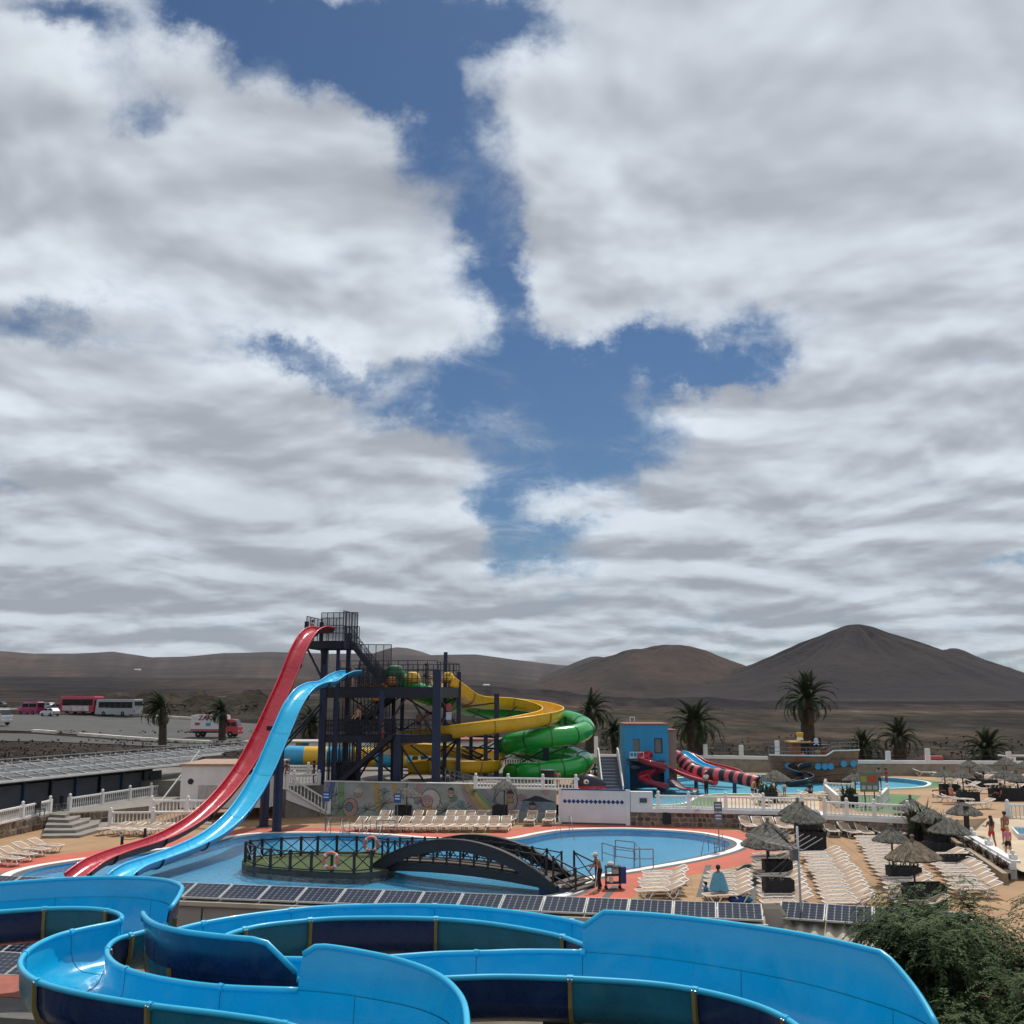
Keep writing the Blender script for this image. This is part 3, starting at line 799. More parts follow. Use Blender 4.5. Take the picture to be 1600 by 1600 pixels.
# ---- splash-pool terrace with its stone retaining wall
w0, w1, w2, w3, w4, w5 = W(868, 1283), W(986, 1290), W(1284, 1296.5), W(1287, 1303), W(1428, 1311), W(1440, 1302)
terr_poly = [w0, w1, w2, w3, w4, w5, W(1462, 1284, Z1), W(1690, 1268, Z1), (75, 76), (75, 116), (-2, 116), (-2, 100), (w0[0], 90)]
tr = MB().sheet([terr_poly, k1], Z1).build('terrace', tan_deck)
tag(tr, 'raised orange terrace around the splash pool', 'terrace', kind='structure')
band(MB(), k1, k2, Z1 + 0.004).build('green_band', green_deck, tr)
gp = [W(1120, 1244, Z1), W(1120, 1262, Z1), W(1085, 1266, Z1), W(1085, 1246, Z1)]
MB().sheet([gp], Z1 + 0.008).build('green_strip', green_deck, tr)
MB().sheet([[W(1380, 1240, Z1), W(1440, 1243, Z1), W(1405, 1272, Z1), W(1340, 1268, Z1), W(1300, 1250, Z1)]], Z1 + 0.008).build('green_strip', green_deck, tr)
MB().sheet([[W(1120, 1247, Z1), W(1280, 1247, Z1), W(1280, 1268, Z1), W(1120, 1264, Z1)]], Z1 + 0.012).build('beige_strip', beige_deck, tr)
cb = MB(); band(cb, kid, k1, Z1 + 0.03); band(cb, k1, k1, Z1, Z1 + 0.03); cb.build('white_edge', white_paint, tr)
kb = MB(); band(kb, kid, kid, Z1 - 0.35, Z1 + 0.03); kb.sheet([kid], Z1 - 0.35)
tag(kb.build('splash_basin', pool_pale, fix=False), 'pale blue shallow basin of the splash pool', 'pool', kind='structure')
tag(MB().sheet([kid], Z1 - 0.05).build('splash_water', pool_water), 'shallow blue water of the splash pool', 'water', kind='structure')

def stone_wall(name, label, a, b, z0, z1, thick=0.35, cap=None, cap_mat=white_wall, stone=0.3, nmax=150, seed=1):
    """retaining wall from a to b (plan points), faced with separate irregular stones"""
    rnd = random.Random(seed)
    a, b = Vector((a[0], a[1], 0)), Vector((b[0], b[1], 0))
    t = (b - a); Ln = t.length; t.normalize(); nrm = Vector((t.y, -t.x, 0))
    if nrm.dot(-a) < 0: nrm = -nrm
    w = thing(name, label, 'wall', (a.x, a.y, z0))
    MB().add([a + Vector((0, 0, z0)), b + Vector((0, 0, z0)), b + Vector((0, 0, z1)), a + Vector((0, 0, z1)),
              a - nrm * thick + Vector((0, 0, z0)), b - nrm * thick + Vector((0, 0, z0)), b - nrm * thick + Vector((0, 0, z1)), a - nrm * thick + Vector((0, 0, z1))],
             [(0, 1, 2, 3), (5, 4, 7, 6), (3, 2, 6, 7), (0, 4, 5, 1), (0, 3, 7, 4), (1, 5, 6, 2)]).build('wall_core', stone_mortar, w, world=True)
    nrow = max(2, int((z1 - z0) / stone)); hh = (z1 - z0) / nrow; cnt = 0
    more = MB()
    for r in range(nrow):
        s = -rnd.random() * stone
        while s < Ln:
            wd = stone * rnd.uniform(0.8, 1.9)
            s0, s1 = max(0.01, s), min(Ln - 0.01, s + wd)
            if s1 - s0 > 0.08:
                zc = z0 + hh * (r + 0.5)
                n = 7; ring = []
                for k in range(n):
                    an = 2 * math.pi * k / n + rnd.uniform(-.3, .3)
                    rx = (s1 - s0) / 2 * rnd.uniform(0.82, 1.0); rz = hh / 2 * rnd.uniform(0.78, 0.98)
                    cx, cz = max(-1, min(1, 1.25 * math.cos(an))), max(-1, min(1, 1.25 * math.sin(an)))
                    ring.append(a + t * ((s0 + s1) / 2 + cx * rx) + Vector((0, 0, zc + cz * rz)))
                dep = rnd.uniform(0.015, 0.05)
                inn = [centroid(ring).lerp(p, 0.82) + nrm * dep for p in ring]
                base = [p + nrm * 0.002 for p in ring]
                mb = more if cnt >= nmax else MB()
                mb.add(base + inn, [(k, (k + 1) % n, n + (k + 1) % n, n + k) for k in range(n)] + [tuple(range(n, 2 * n))])
                if cnt < nmax: mb.build('stone', rnd.choice(stones), w, world=True)
                cnt += 1
            s += wd + 0.02
    if more.v: tag(more.build('stonework', stones[0], w, world=True), kind='stuff')
    if cap:
        mid = (a + b) / 2 - nrm * (thick / 2 - 0.04)
        MB().box((mid.x, mid.y, z1 + cap / 2 + 0.001), (Ln, thick + 0.12, cap), rz=math.atan2(t.y, t.x)).build('coping', cap_mat, w, world=True)
    return w
stone_wall('stone_wall', 'low stone wall with rust brown stones right of the white screen', w1, w2, 0, Z1 - 0.25, cap=0.27, seed=3)
stone_wall('stone_wall', 'plain grey stone wall behind the row of four loungers', w3, w4, 0, Z1 - 0.25, cap=0.27, seed=4)
stone_wall('stone_wall', 'short stone return wall at the terrace corner behind the planters', w2, w3, 0, Z1 - 0.25, cap=0.27, seed=5, nmax=10)
stone_wall('stone_wall', 'short stone wall turning back beside the tall terrace plants', w4, w5, 0, Z1 - 0.25, cap=0.27, seed=6, nmax=20)

# tower terrace (behind the mural) and left terrace
m0, m1 = W(505, 1274), W(869, 1283)
t2 = MB().prism([W(400, 1262), m0, m1, (m1[0] + 0.3, 100), (-60, 100), (-34, 84)], 0.0, Z2).build('tower_terrace', mat('terrace_grey', (.17, .155, .14), .9, var=.25, scale=.5, bump=.2))
tag(t2, 'high grey terrace that carries the slide tower', 'terrace', kind='structure')
l_poly = [W(-60, 1330), W(75, 1294), W(105, 1292), W(175, 1286), W(282, 1268), (-33, 100), (-80, 100), (-80, 56)]
l_poly = [W(-80, 1328), W(76, 1293), W(108, 1291), W(178, 1286), W(235, 1279), W(285, 1262), (-36, 110), (-95, 110), (-95, 58)]
lt = MB().prism(l_poly, 0.0, ZL).build('shed_terrace', step_grey)
tag(lt, 'raised grey terrace in front of the long dark shed', 'terrace', kind='structure')

# ---- mural wall with painted shapes
ma, mb_ = Vector((m0[0], m0[1], 0)), Vector((m1[0], m1[1], 0))
mt = (mb_ - ma); ML = mt.length; mt.normalize(); mn = Vector((mt.y, -mt.x, 0))
MH = 2.42
mural = thing('mural_wall', 'long wall painted with rainbow bands, palms and sea behind the loungers', 'wall', ma)
mural_base = mat('mural_grey', (0.30, 0.33, 0.32), 0.8, var=0.22, scale=0.45, rgb2=(0.40, 0.44, 0.42))
def mp(s, z, out=0.0): return ma + mt * s + mn * (0.02 + out) + Vector((0, 0, z))
MB().add([mp(0, 0), mp(ML, 0), mp(ML, MH), mp(0, MH), mp(0, 0, -.3), mp(ML, 0, -.3), mp(ML, MH, -.3), mp(0, MH, -.3)], [(0, 1, 2, 3), (5, 4, 7, 6), (3, 2, 6, 7), (0, 4, 5, 1), (0, 3, 7, 4), (1, 5, 6, 2)]).build('wall', mural_base, mural, world=True)
MB().add([mp(-.02, MH + .002, .05), mp(ML, MH + .002, .05), mp(ML, MH + .07, .05), mp(-.02, MH + .07, .05), mp(-.02, MH + .002, -.34), mp(ML, MH + .002, -.34), mp(ML, MH + .07, -.34), mp(-.02, MH + .07, -.34)], [(0, 1, 2, 3), (5, 4, 7, 6), (3, 2, 6, 7), (0, 4, 5, 1), (0, 3, 7, 4), (1, 5, 6, 2)]).build('coping', white_wall, mural, world=True)
def paint(name, pts, m, lay=1): MB().face([mp(s, z, 0.003 * lay) for s, z in pts]).build(name, m, mural, world=True)
def stroke(name, pts, w, m, lay=2):
    q = [mp(s, z, 0.003 * lay) for s, z in pts]
    b = MB()
    for i in range(len(q) - 1):
        t = (q[i + 1] - q[i]).normalized(); n = mn.cross(t) * (w / 2); e = t * w * .3
        b.face([q[i] - n - e, q[i + 1] - n + e, q[i + 1] + n + e, q[i] + n - e])
    b.build(name, m, mural, world=True)
def mx(px): return (px - 505) / 364.0 * ML
ink = mat('mural_ink', (0.045, 0.04, 0.045), 0.8)
paints = {k: mat('mural_' + k, v, 0.8, var=0.15, scale=1.5) for k, v in dict(blue=(0.09, 0.15, 0.30), green=(0.20, 0.33, 0.20), tan=(0.42, 0.30, 0.13), mauve=(0.33, 0.24, 0.26), skin=(0.44, 0.30, 0.26), sea=(0.17, 0.24, 0.29), hill=(0.035, 0.04, 0.055), yellow=(0.46, 0.40, 0.18), cap=(0.45, 0.44, 0.42), lilac=(0.26, 0.24, 0.34), leaf=(0.16, 0.22, 0.16)).items()}
paint('painted_band', [(mx(508), MH), (mx(520), MH), (mx(512), 1.2), (mx(505), 1.0)], paints['lilac'])
paint('painted_band', [(mx(516), MH), (mx(524), MH), (mx(518), 1.0), (mx(508), 1.0)], paints['blue'], 2)
paint('painted_band', [(mx(528), MH), (mx(538), MH), (mx(541), 0), (mx(529), 0)], paints['green'])
paint('painted_band', [(mx(584), MH), (mx(594), MH), (mx(599), .55), (mx(590), .45)], paints['tan'])
paint('painted_band', [(mx(615), MH), (mx(623), MH), (mx(624), 1.6), (mx(617), 1.4)], paints['tan'])
paint('painted_band', [(mx(654), MH), (mx(668), MH), (mx(662), 1.3), (mx(652), 1.1)], paints['mauve'])
def arc_band(s0, s1, w0, w1, m, lay, drop=2.2):
    top = []; bot = []
    for i in range(13):
        t = i / 12
        s = s0 + (s1 - s0) * (1 - math.cos(t * math.pi / 2)) * 0.55 + (s1 - s0) * t * 0.45
        z = MH - drop * t ** 0.9
        top.append((s + lerp(w0, w1, t), z)); bot.append((s, z))
    b = MB(); q0 = [mp(s, z, 0.003 * lay) for s, z in bot]; q1 = [mp(s, z, 0.003 * lay) for s, z in top]
    b.add(q0 + q1, [(i, i + 1, 13 + i + 1, 13 + i) for i in range(12)])
    b.build('painted_band', m, mural, world=True)
for k, c in enumerate(('mauve', 'tan', 'yellow', 'green', 'lilac')): arc_band(mx(722 + k * 6.5), mx(748 + k * 13), .38, .62, paints[c], 1)
def ring(cx, cz, r, n=28, sq=1.0): return [(cx + r * math.cos(2 * math.pi * i / n), cz + r * sq * math.sin(2 * math.pi * i / n)) for i in range(n)]
def disc(cx, cz, r, m, lay=2, sq=1.0, outline=0.05):
    paint('painted_disc', ring(cx, cz, r, sq=sq), m, lay)
    if outline:
        q = ring(cx, cz, r, sq=sq); stroke('painted_outline', q + q[:1], outline, ink, lay + 1)
# plain round-headed bathers, swim rings, plants and a bay
def kid(px, z, r, hat=None, hairc=ink, body=None):
    x = mx(px)
    if body: paint('painted_body', [(x - r * .8, z - r * .8), (x + r * .8, z - r * .8), (x + r * 1.0, z - r * 2.3), (x - r * 1.0, z - r * 2.3)], body, 4); stroke('painted_outline', [(x - r * .8, z - r * .8), (x - r * 1.0, z - r * 2.3), (x + r * 1.0, z - r * 2.3), (x + r * .8, z - r * .8)], .035, ink, 5)
    disc(x, z, r, paints['skin'], 6, 1.05, .035)
    paint('painted_hair', [(x + r * 1.08 * math.cos(q), z + r * .12 + r * 1.05 * math.sin(q)) for q in [math.pi * k / 10 for k in range(11)]], hat or hairc, 8)
    for e in (-1, 1): paint('painted_eye', ring(x + e * r * .35, z - r * .08, r * .11, 8), ink, 8)
    stroke('painted_mouth', [(x - r * .3, z - r * .45), (x, z - r * .58), (x + r * .3, z - r * .45)], .03, ink, 8)
    for e in (-1, 1): stroke('painted_arm', [(x + e * r * .8, z - r * 1.1), (x + e * r * 1.6, z - r * 1.3), (x + e * r * 1.9, z - r * .6)], .07, paints['skin'], 7)
disc(mx(549), .60, .60, paints['skin'], 2, 1.12, .045); disc(mx(547), .66, .27, paints['sea'], 4, 1.2, .04)
kid(561, 1.66, .30, paints['cap'])
disc(mx(677), 1.28, .72, paints['cap'], 2, 1.05, .045); kid(672, 1.18, .40, paints['mauve'], body=paints['tan'])
kid(709, 1.95, .20, body=paints['skin'])
q_ = ring(mx(793), 1.40, .86, sq=1.22); stroke('painted_outline', q_ + q_[:1], .055, ink, 3); q_ = ring(mx(788), 1.45, .5, sq=1.1); stroke('painted_outline', q_ + q_[:1], .04, ink, 3)
kid(800, 1.78, .25, body=paints['tan'])
paint('painted_sea', [(mx(818), 1.35), (mx(868), 1.30), (mx(868), .55), (mx(815), .6)], paints['sea'], 1)
paint('painted_hill', [(mx(815), 1.36), (mx(828), 1.52), (mx(838), 1.72), (mx(846), 1.66), (mx(856), 1.48), (mx(869), 1.30), (mx(840), 1.30)], paints['hill'], 2)
kid(834, 1.02, .24, body=paints['blue'])
rnd = random.Random(5)
for cx, cz, sc, n in ((533, .5, .7, 9), (576, .45, .9, 12), (604, .9, .8, 10), (640, .5, .8, 11), (700, .5, 1.2, 14), (728, .5, 1.1, 13), (526, 1.5, .8, 6), (604, 1.7, .7, 6), (745, 1.9, .3, 6), (760, .3, .6, 9), (858, .35, .5, 8)):
    for k in range(n + 4):
        an = math.pi * (0.05 + 0.9 * k / n) + rnd.uniform(-.1, .1); L = sc * rnd.uniform(.6, 1.1)
        stroke('painted_leaf', [(mx(cx) + L * t * math.cos(an), max(.05, min(MH - .05, cz + L * t * math.sin(an) - .35 * L * t * t))) for t in (0, .35, .7, 1)], .035, ink if k % 2 else paints['leaf'], 3)

# ---- white screen wall beside the mural
s0, s1 = T(873, 1287), T(985, 1290)
scr = thing('screen_wall', 'plain white wall with a row of blue diamond tiles', 'wall', s0)
st = (s1 - s0); SL = st.length; st.normalize(); sn = Vector((st.y, -st.x, 0))
def sp(s, z, o=0.0): return s0 + st * s + sn * o + Vector((0, 0, z))
def slab(parent, name, a, b, z0, z1, o0, o1, m):
    MB().add([sp(a, z0, o1), sp(b, z0, o1), sp(b, z1, o1), sp(a, z1, o1), sp(a, z0, o0), sp(b, z0, o0), sp(b, z1, o0), sp(a, z1, o0)], [(0, 1, 2, 3), (5, 4, 7, 6), (3, 2, 6, 7), (0, 4, 5, 1), (0, 3, 7, 4), (1, 5, 6, 2)]).build(name, m, parent, world=True)
slab(scr, 'panel', 0.2, SL - 0.3, 0.12, 2.28, -0.1, 0.0, white_wall)
slab(scr, 'post', 0.0, 0.2, 0.0, 2.40, -0.16, 0.05, white_wall)
slab(scr, 'post', SL - 0.3, SL, 0.0, 2.36, -0.16, 0.05, white_wall)
blue_tile = mat('blue_tile', (0.02, 0.04, 0.16), 0.3, var=0.15)
slab(scr, 'top_band', 0.2, SL - 0.3, 2.28, 2.36, -0.12, 0.02, blue_tile)
slab(scr, 'plinth', 0.2, SL - 0.3, 0.0, 0.12, -0.12, 0.02, gutter_grey)
for k in range(14):
    c = 0.45 + k * (SL - 1.0) / 13; z = 1.52 + 0.0 * k
    MB().face([sp(c - .16, z, .004), sp(c, z - .16, .004), sp(c + .16, z, .004), sp(c, z + .16, .004)]).build('diamond_tile', blue_tile, scr, world=True)
# short white block right of it, with a plaque
bl0 = T(986, 1289.5)
blk = thing('white_block', 'white rendered wall block with a dark plaque beside the screen wall', 'wall', bl0)
MB().add([*(Vector((p[0], p[1], z)) for z in (0.9, 2.25) for p in (w1, (w1[0] + 1.5, w1[1] - 0.25), (w1[0] + 1.5, w1[1] + 0.3), (w1[0], w1[1] + 0.5)))], [(0, 1, 5, 4), (1, 2, 6, 5), (2, 3, 7, 6), (3, 0, 4, 7), (4, 5, 6, 7), (3, 2, 1, 0)]).build('block', white_wall, blk, world=True)
pq = T(999, 1254, 0); 
MB().box((w1[0] + .85, w1[1] - 0.18, 1.68), (.5, .04, .3), rz=-.16).build('plaque', mat('plaque', (0.04, 0.075, 0.08), .5), blk, world=True)

# busier background drawing on the mural: hills, waves, plants and blots of faded colour
rnd = random.Random(31)
for k in range(26):
    px_ = rnd.uniform(512, 862); z_ = rnd.uniform(.4, 2.1); r_ = rnd.uniform(.12, .42)
    pts_ = [(mx(px_) + r_ * rnd.uniform(.7, 1.2) * math.cos(q), min(MH - .03, max(.04, z_ + r_ * rnd.uniform(.6, 1.0) * math.sin(q)))) for q in [2 * math.pi * i / 11 for i in range(11)]]
    paint('painted_blot', pts_, paints[rnd.choice(('mauve', 'leaf', 'sea', 'skin', 'cap', 'yellow', 'green'))], .5)
for k in range(22):
    px_ = rnd.uniform(512, 862); z_ = rnd.uniform(.25, 2.1); L_ = rnd.uniform(.4, 1.0); a_ = rnd.uniform(-.4, .4)
    stroke('painted_line', [(mx(px_) + L_ * t - L_ / 2, min(MH - .04, max(.04, z_ + .16 * math.sin(t * 5 + k) + a_ * t))) for t in [i / 9 for i in range(10)]], .028, ink if k % 3 else paints['leaf'], 2.6)

# ================================================================== BALUSTRADES
bal_prof = [(0.045, 0), (0.045, .06), (0.03, .09), (0.055, .22), (0.03, .40), (0.04, .50), (0.045, .56)]
fin_me = MB().lathe([(0.05, 0), (0.05, .03), (0.09, .07), (0.115, .13), (0.09, .19), (0.03, .225)], n=10).mesh('ball_finial', white_paint, smooth=True)
def balustrade(label, a, b, h=0.85, posts=(0.0, 1.0), lower=None, group=None, pitch=0.24, m=white_paint):
    a, b = Vector(a), Vector(b)
    o = thing('balustrade', label, 'balustrade', a, group=group)
    d = b - a; L = d.length; up = Vector((0, 0, 1))
    s = h / 0.85
    MB().bar(a + up * 0.06 * s, b + up * 0.06 * s, 0.2, 0.12 * s).build('base_rail', m, o, world=True)
    MB().bar(a + up * (h - .06), b + up * (h - .06), 0.2, 0.11).build('top_rail', m, o, world=True)
    k = MB(); n = max(2, int(L / pitch))
    for i in range(1, n):
        t = i / n
        if min(abs(t - q) for q in posts) * L < 0.16: continue
        zz = (h - .115 - .12 * s) / .56
        k.lathe([(r, z * zz) for r, z in bal_prof], a + d * t + up * 0.12 * s, n=6)
    tag(k.build('balusters', m, o, smooth=True, world=True), kind='stuff')
    for q in posts:
        p = a + d * q
        ps = MB().box((p.x, p.y, p.z + (h + .06) / 2), (.25, .25, h + .06), rz=math.atan2(d.y, d.x)).build('post', m, o, world=True)
        place('ball_finial', fin_me, ps, tuple(p + up * (h + .06) - origin_of(ps)))
    return o
balustrade('white balustrade on the stone wall at the far left edge', T(-70, 1326 - 22, ZL), T(77, 1270 + 0, ZL), posts=(.67, 1.0))
balustrade('long white balustrade running along the front of the dark shed', T(108, 1266, ZL), T(281, 1238, ZL), posts=(0, .26, .5, .7, .88))
balustrade('low white balustrade behind the four loungers left of the slides', T(172, 1289, 0.25), T(330, 1288, 0.25), posts=(0, .42, .85))
balustrade('white balustrade on the landing above the loungers left of the slides', T(236, 1270, ZL), T(322, 1270, ZL), posts=(0, .66))
balustrade('sloping white balustrade of the stairs beside the mural', T(448, 1233, Z2 - .05), T(513, 1272, 0.12), h=1.0, posts=(0, 1.0), pitch=.3)
balustrade('short white balustrade on the stair landing below the slides', T(452, 1228, Z2), T(498, 1226.5, Z2), posts=(.15, 1.0))
balustrade('white balustrade along the top right of the mural wall', T(740, 1232, Z2 + .1), T(905, 1234.5, Z2 + .1), posts=(0.02, .33, .66, .97), h=.8)
balustrade('white balustrade falling away beside the splash tower stairs', T(893, 1226, Z1 + .2), T(962, 1213, Z1), posts=(.1, .55, .95))
balustrade('white balustrade on the stone wall below the splash pool', Vector((w1[0] + 1.7, w1[1] + .1, Z1 + .02)), Vector((w2[0] - .1, w2[1] + .15, Z1 + .02)), posts=(0.02, .21, .44, .67, .9))
balustrade('white balustrade above the four loungers by the stone wall', Vector((w3[0] + .1, w3[1] + .15, Z1 + .02)), Vector((w4[0] - .1, w4[1] + .15, Z1 + .02)), posts=(0.02, .28, .6, .98))
balustrade('white ramp balustrade in front of the pirate ship, left side', T(1290, 1243, Z1), T(1310, 1262, Z1), posts=(0,))
balustrade('white ramp balustrade in front of the pirate ship, far side', T(1291, 1240, Z1), T(1334, 1242, Z1), posts=(0, 1.0))
balustrade('white ramp balustrade in front of the pirate ship, near side', T(1308, 1260, Z1), T(1377, 1262, Z1), posts=(1.0,))
balustrade('white ramp balustrade in front of the pirate ship, right side', T(1374, 1263, Z1), T(1388, 1248, Z1), posts=(.1, .95))
balustrade('far white balustrade seen between the blue slide columns', T(735, 1197, Z2), T(905, 1200, Z2), posts=(.3, .8), h=.8)
balustrade('far white balustrade left of the slide tower by the striped tube', T(425, 1213, Z2), T(500, 1212, Z2), posts=(.1, .75))
balustrade('white balustrade at the far right pool edge', T(1576, 1284, .82), T(1690, 1286, .82), h=1.1, posts=(0.0, .5), m=mat('pale_blue_paint', (0.62, 0.70, 0.72), .5))
balustrade('far white railing beside the splash tower stairs', T(905, 1203, Z1), T(950, 1202, Z1), posts=(0.5,), h=.9)

# stairs beside the mural: white side wall with stepped underside
sa_, sb_ = T(448, 1233, Z2 - .05), T(513, 1272, 0.12)
stair = thing('stairway', 'white stairway climbing left from the mural to the tower terrace', 'stairs', sb_)
b = MB(); nst = 12
tdir = Vector((sb_.x - sa_.x, sb_.y - sa_.y, 0)); TL = tdir.length; tdir.normalize(); tn = Vector((-tdir.y, tdir.x, 0))
if tn.y < 0: tn = -tn
for i in range(nst):
    c = sa_ + tdir * (TL * (i + .5) / nst) + tn * 0.95
    zt = Z2 * (1 - (i + .5) / nst)
    MB().box((c.x, c.y, zt / 2), (TL / nst - .004, 1.7, zt), rz=math.atan2(tdir.y, tdir.x)).build('step', step_grey, stair, world=True)
up = Vector((0, 0, 1))
MB().add([sa_ + up * .1, sb_ + up * .05, sb_ - up * .11, sa_ - up * .75, sa_ + up * .1 + tn * .12, sb_ + up * .05 + tn * .12, sb_ - up * .11 + tn * .12, sa_ - up * .75 + tn * .12], [(0, 1, 2, 3), (7, 6, 5, 4), (0, 4, 5, 1), (3, 2, 6, 7), (0, 3, 7, 4), (1, 5, 6, 2)]).build('side_wall', white_wall, stair, world=True)
stone_wall('stone_wall', 'rough stone wall under the white stairway', W(385, 1268), W(500, 1275.5), 0, 0.95, nmax=40, seed=9)
# left stone walls with the rounded steps between them
stone_wall('stone_wall', 'rough tan stone wall under the far left balustrade', W(-80, 1328.5), W(76, 1293.5), 0, ZL - .02, nmax=60, seed=11)
stone_wall('stone_wall', 'rough tan stone wall behind the four loungers at left', W(108, 1291.5), W(178, 1286.5), 0, ZL - .02, nmax=40, seed=12)
steps = thing('steps', 'broad grey stone steps rising to the dark shed', 'steps', T(110, 1300))
for i in range(5):
    z = ZL * (5 - i) / 5 - 0.02
    g = i * 0.62
    pl = [W(76 - i * 3, 1293.5 + i * 4.2), W(100 + i * 6, 1295 + i * 3.6), W(108 + i * 15, 1291.5 + i * 1.4), W(112 + i * 15, 1288), W(80, 1288)]
    MB().prism(pl, 0.0, z).build('step', step_grey, steps, world=True)

# ================================================================== SUN LOUNGERS
def make_lounger_meshes(bx=.92, bz_=.60):
    fr = MB()
    for s in (-1, 1):
        y = s * .31
        fr.tube([(-.97, y, .33), (-.5, y, .355), (.28, y, .345)], .036, 6)
        fr.tube([(.28, y, .345), (bx, y, bz_)], .034, 6)
    fr.tube([(-.97, -.31, .33), (-.97, .31, .33)], .026, 6); fr.tube([(bx, -.31, bz_), (bx, .31, bz_)], .034, 6); fr.tube([(.28, -.31, .345), (.28, .31, .345)], .022, 6)
    for x in (-.55, -.1):                      # white clips of the sling
        for s in (-1, 1): fr.box((x, s * .315, .365), (.10, .075, .04))
    legs = []
    for x in (-.62, .42):
        b = MB()
        for s in (-1, 1):
            b.tube([(x - .26, s * .30, .335), (x - .02, s * .31, .02), (x + .06, s * .31, .02), (x + .26, s * .30, .335)], .026, 6)
        b.tube([(x + .02, -.31, .03), (x + .02, .31, .03)], .02, 6)
        legs.append(b.mesh('leg', white_plastic, smooth=True))
    seat = MB(); rows = []
    for i in range(9):
        x = -.95 + 1.22 * i / 8; z = .352 + .012 * math.sin(i / 8 * math.pi)
        rows.append([(x, y, z - .045 * (1 - (y / .3) ** 2)) for y in (-.295, -.15, 0, .15, .295)])
    seat.grid(rows); n = len(seat.v)
    seat.grid([[(x, y, z - .014) for x, y, z in r] for r in rows])
    back = MB(); rows = []
    for i in range(7):
        t = i / 6; x = .29 + (bx - .30) * t; z = .352 + (bz_ - .345) * t + .02 * math.sin(t * math.pi)
        rows.append([(x, y, z - .02 * (1 - (y / .3) ** 2)) for y in (-.29, -.15, 0, .15, .29)])
    back.grid(rows); back.grid([[(x + .006, y, z - .014) for x, y, z in r] for r in rows])
    return fr.mesh('frame', white_plastic, smooth=True), legs, seat.mesh('seat', beige_sling, smooth=True, fix=False), back.mesh('backrest', beige_sling, smooth=True, fix=False)
L_FRAME, L_LEGS, L_SEAT, L_BACK = make_lounger_meshes()
U_FRAME, _, _, U_BACK = make_lounger_meshes(.82, .74)
blue_pad = mat('blue_pad', (0.16, 0.40, 0.62), .8)
def lounger(label, x, y, z, ang, group, flat=False, seat_mat=None, tilt=None):
    """ang: direction the head end points in (plan)"""
    o = thing('sun_lounger', label, 'lounger', (x, y, z), ang, group)
    o.scale = (1.1, 1.06, 1.08)
    up_ = ' row ' in label or 'screen' in label
    place('frame', U_FRAME if up_ else L_FRAME, o)
    for m in L_LEGS: place('leg', m, o)
    place('seat', L_SEAT, o); place('backrest', U_BACK if up_ else L_BACK, o)
    if seat_mat:
        for c in o.children:
            if c.name.startswith(('seat', 'backrest')):
                c.data = c.data.copy(); c.data.materials[0] = seat_mat
    return o
ORD = ['first', 'second', 'third', 'fourth', 'fifth', 'sixth', 'seventh', 'eighth', 'ninth', 'tenth', 'eleventh', 'twelfth', 'thirteenth', 'fourteenth', 'fifteenth', 'sixteenth', 'seventeenth', 'eighteenth', 'nineteenth', 'twentieth', 'twenty-first', 'twenty-second', 'twenty-third']
rl = random.Random(3)
def column(far, near, n, ang, what, group):
    """loungers side by side from the far centre point to the near one"""
    for i in range(n):
        t = i / (n - 1)
        p = far.lerp(near, t)
        lounger(f'beige sun lounger, {ORD[n - 1 - i]} from the front in the {what}', p.x + rl.uniform(-.12, .12), p.y + rl.uniform(-.05, .05), 0.02, ang + rl.uniform(-.08, .08), group)
A0 = math.radians(6)
column(T(1042, 1376), T(1035, 1405), 6, A0, 'column nearest the pool cleaner', 'loungers nearest the pool cleaner')
column(T(1142, 1376), T(1136, 1412), 6, A0, 'column with the towel-wrapped person', 'loungers round the towel-wrapped person')
column(T(1207, 1346), T(1228, 1424), 12, A0, 'column behind the two stacked front planters', 'loungers beside the stacked front planters')
column(T(1284, 1344), T(1330, 1425), 15, A0, 'long column right of the antenna mast', 'loungers right of the antenna mast')
column(T(1365, 1318), T(1442, 1426), 19, A0, 'longest column, under the brown parasol', 'loungers under the brown parasol')
column(T(1478, 1346), T(1530, 1403), 10, A0, 'column beside the sloping white wall', 'loungers beside the sloping white wall')
# short rows with their feet to the viewer
FRONT = math.radians(90)
for i in range(6):
    p = T(1170 + i * 19.2, 1299 + i * .8)
    lounger(f'beige sun lounger, {ORD[i]} from the left in the row against the brown stone wall', p.x, p.y + .4, .02, FRONT + rl.uniform(-.05, .05), 'loungers against the brown stone wall')
for i, (px, py) in enumerate(((1300, 1306), (1327, 1308), (1351, 1309), (1377, 1309), (1398, 1310))):
    p = T(px, py)
    lounger(f'beige sun lounger, {ORD[i]} from the left in the row under the corner balustrade', p.x, p.y + .05, .02, FRONT + rl.uniform(-.1, .25), 'loungers under the corner balustrade')
# rows in front of the mural
for i in range(14):
    px = 552 + i * 18.2
    p = T(px, 1301.5 - i * .05)
    a = math.radians(lerp(62, 84, i / 13))
    lounger(f'beige sun lounger, {ORD[i]} from the left in the front row before the mural', p.x, p.y + .95, .02, a + rl.uniform(-.06, .06), 'front row of loungers before the mural')
for i, px in enumerate((594, 613, 647, 668, 698, 714, 731, 747, 764, 799)):
    p = T(px, 1290.5)
    lounger(f'beige sun lounger, {ORD[i]} from the left in the back row against the mural', p.x, p.y + .95, .02, math.radians(78) + rl.uniform(-.06, .06), 'back row of loungers against the mural')
for px, w_ in ((830, 'left'), (859, 'right')):
    p = T(px, 1291)
    lounger(f'single beige sun lounger near the white screen, {w_} one of the two', p.x, p.y + .9, .02, math.radians(80), 'single loungers near the white screen')
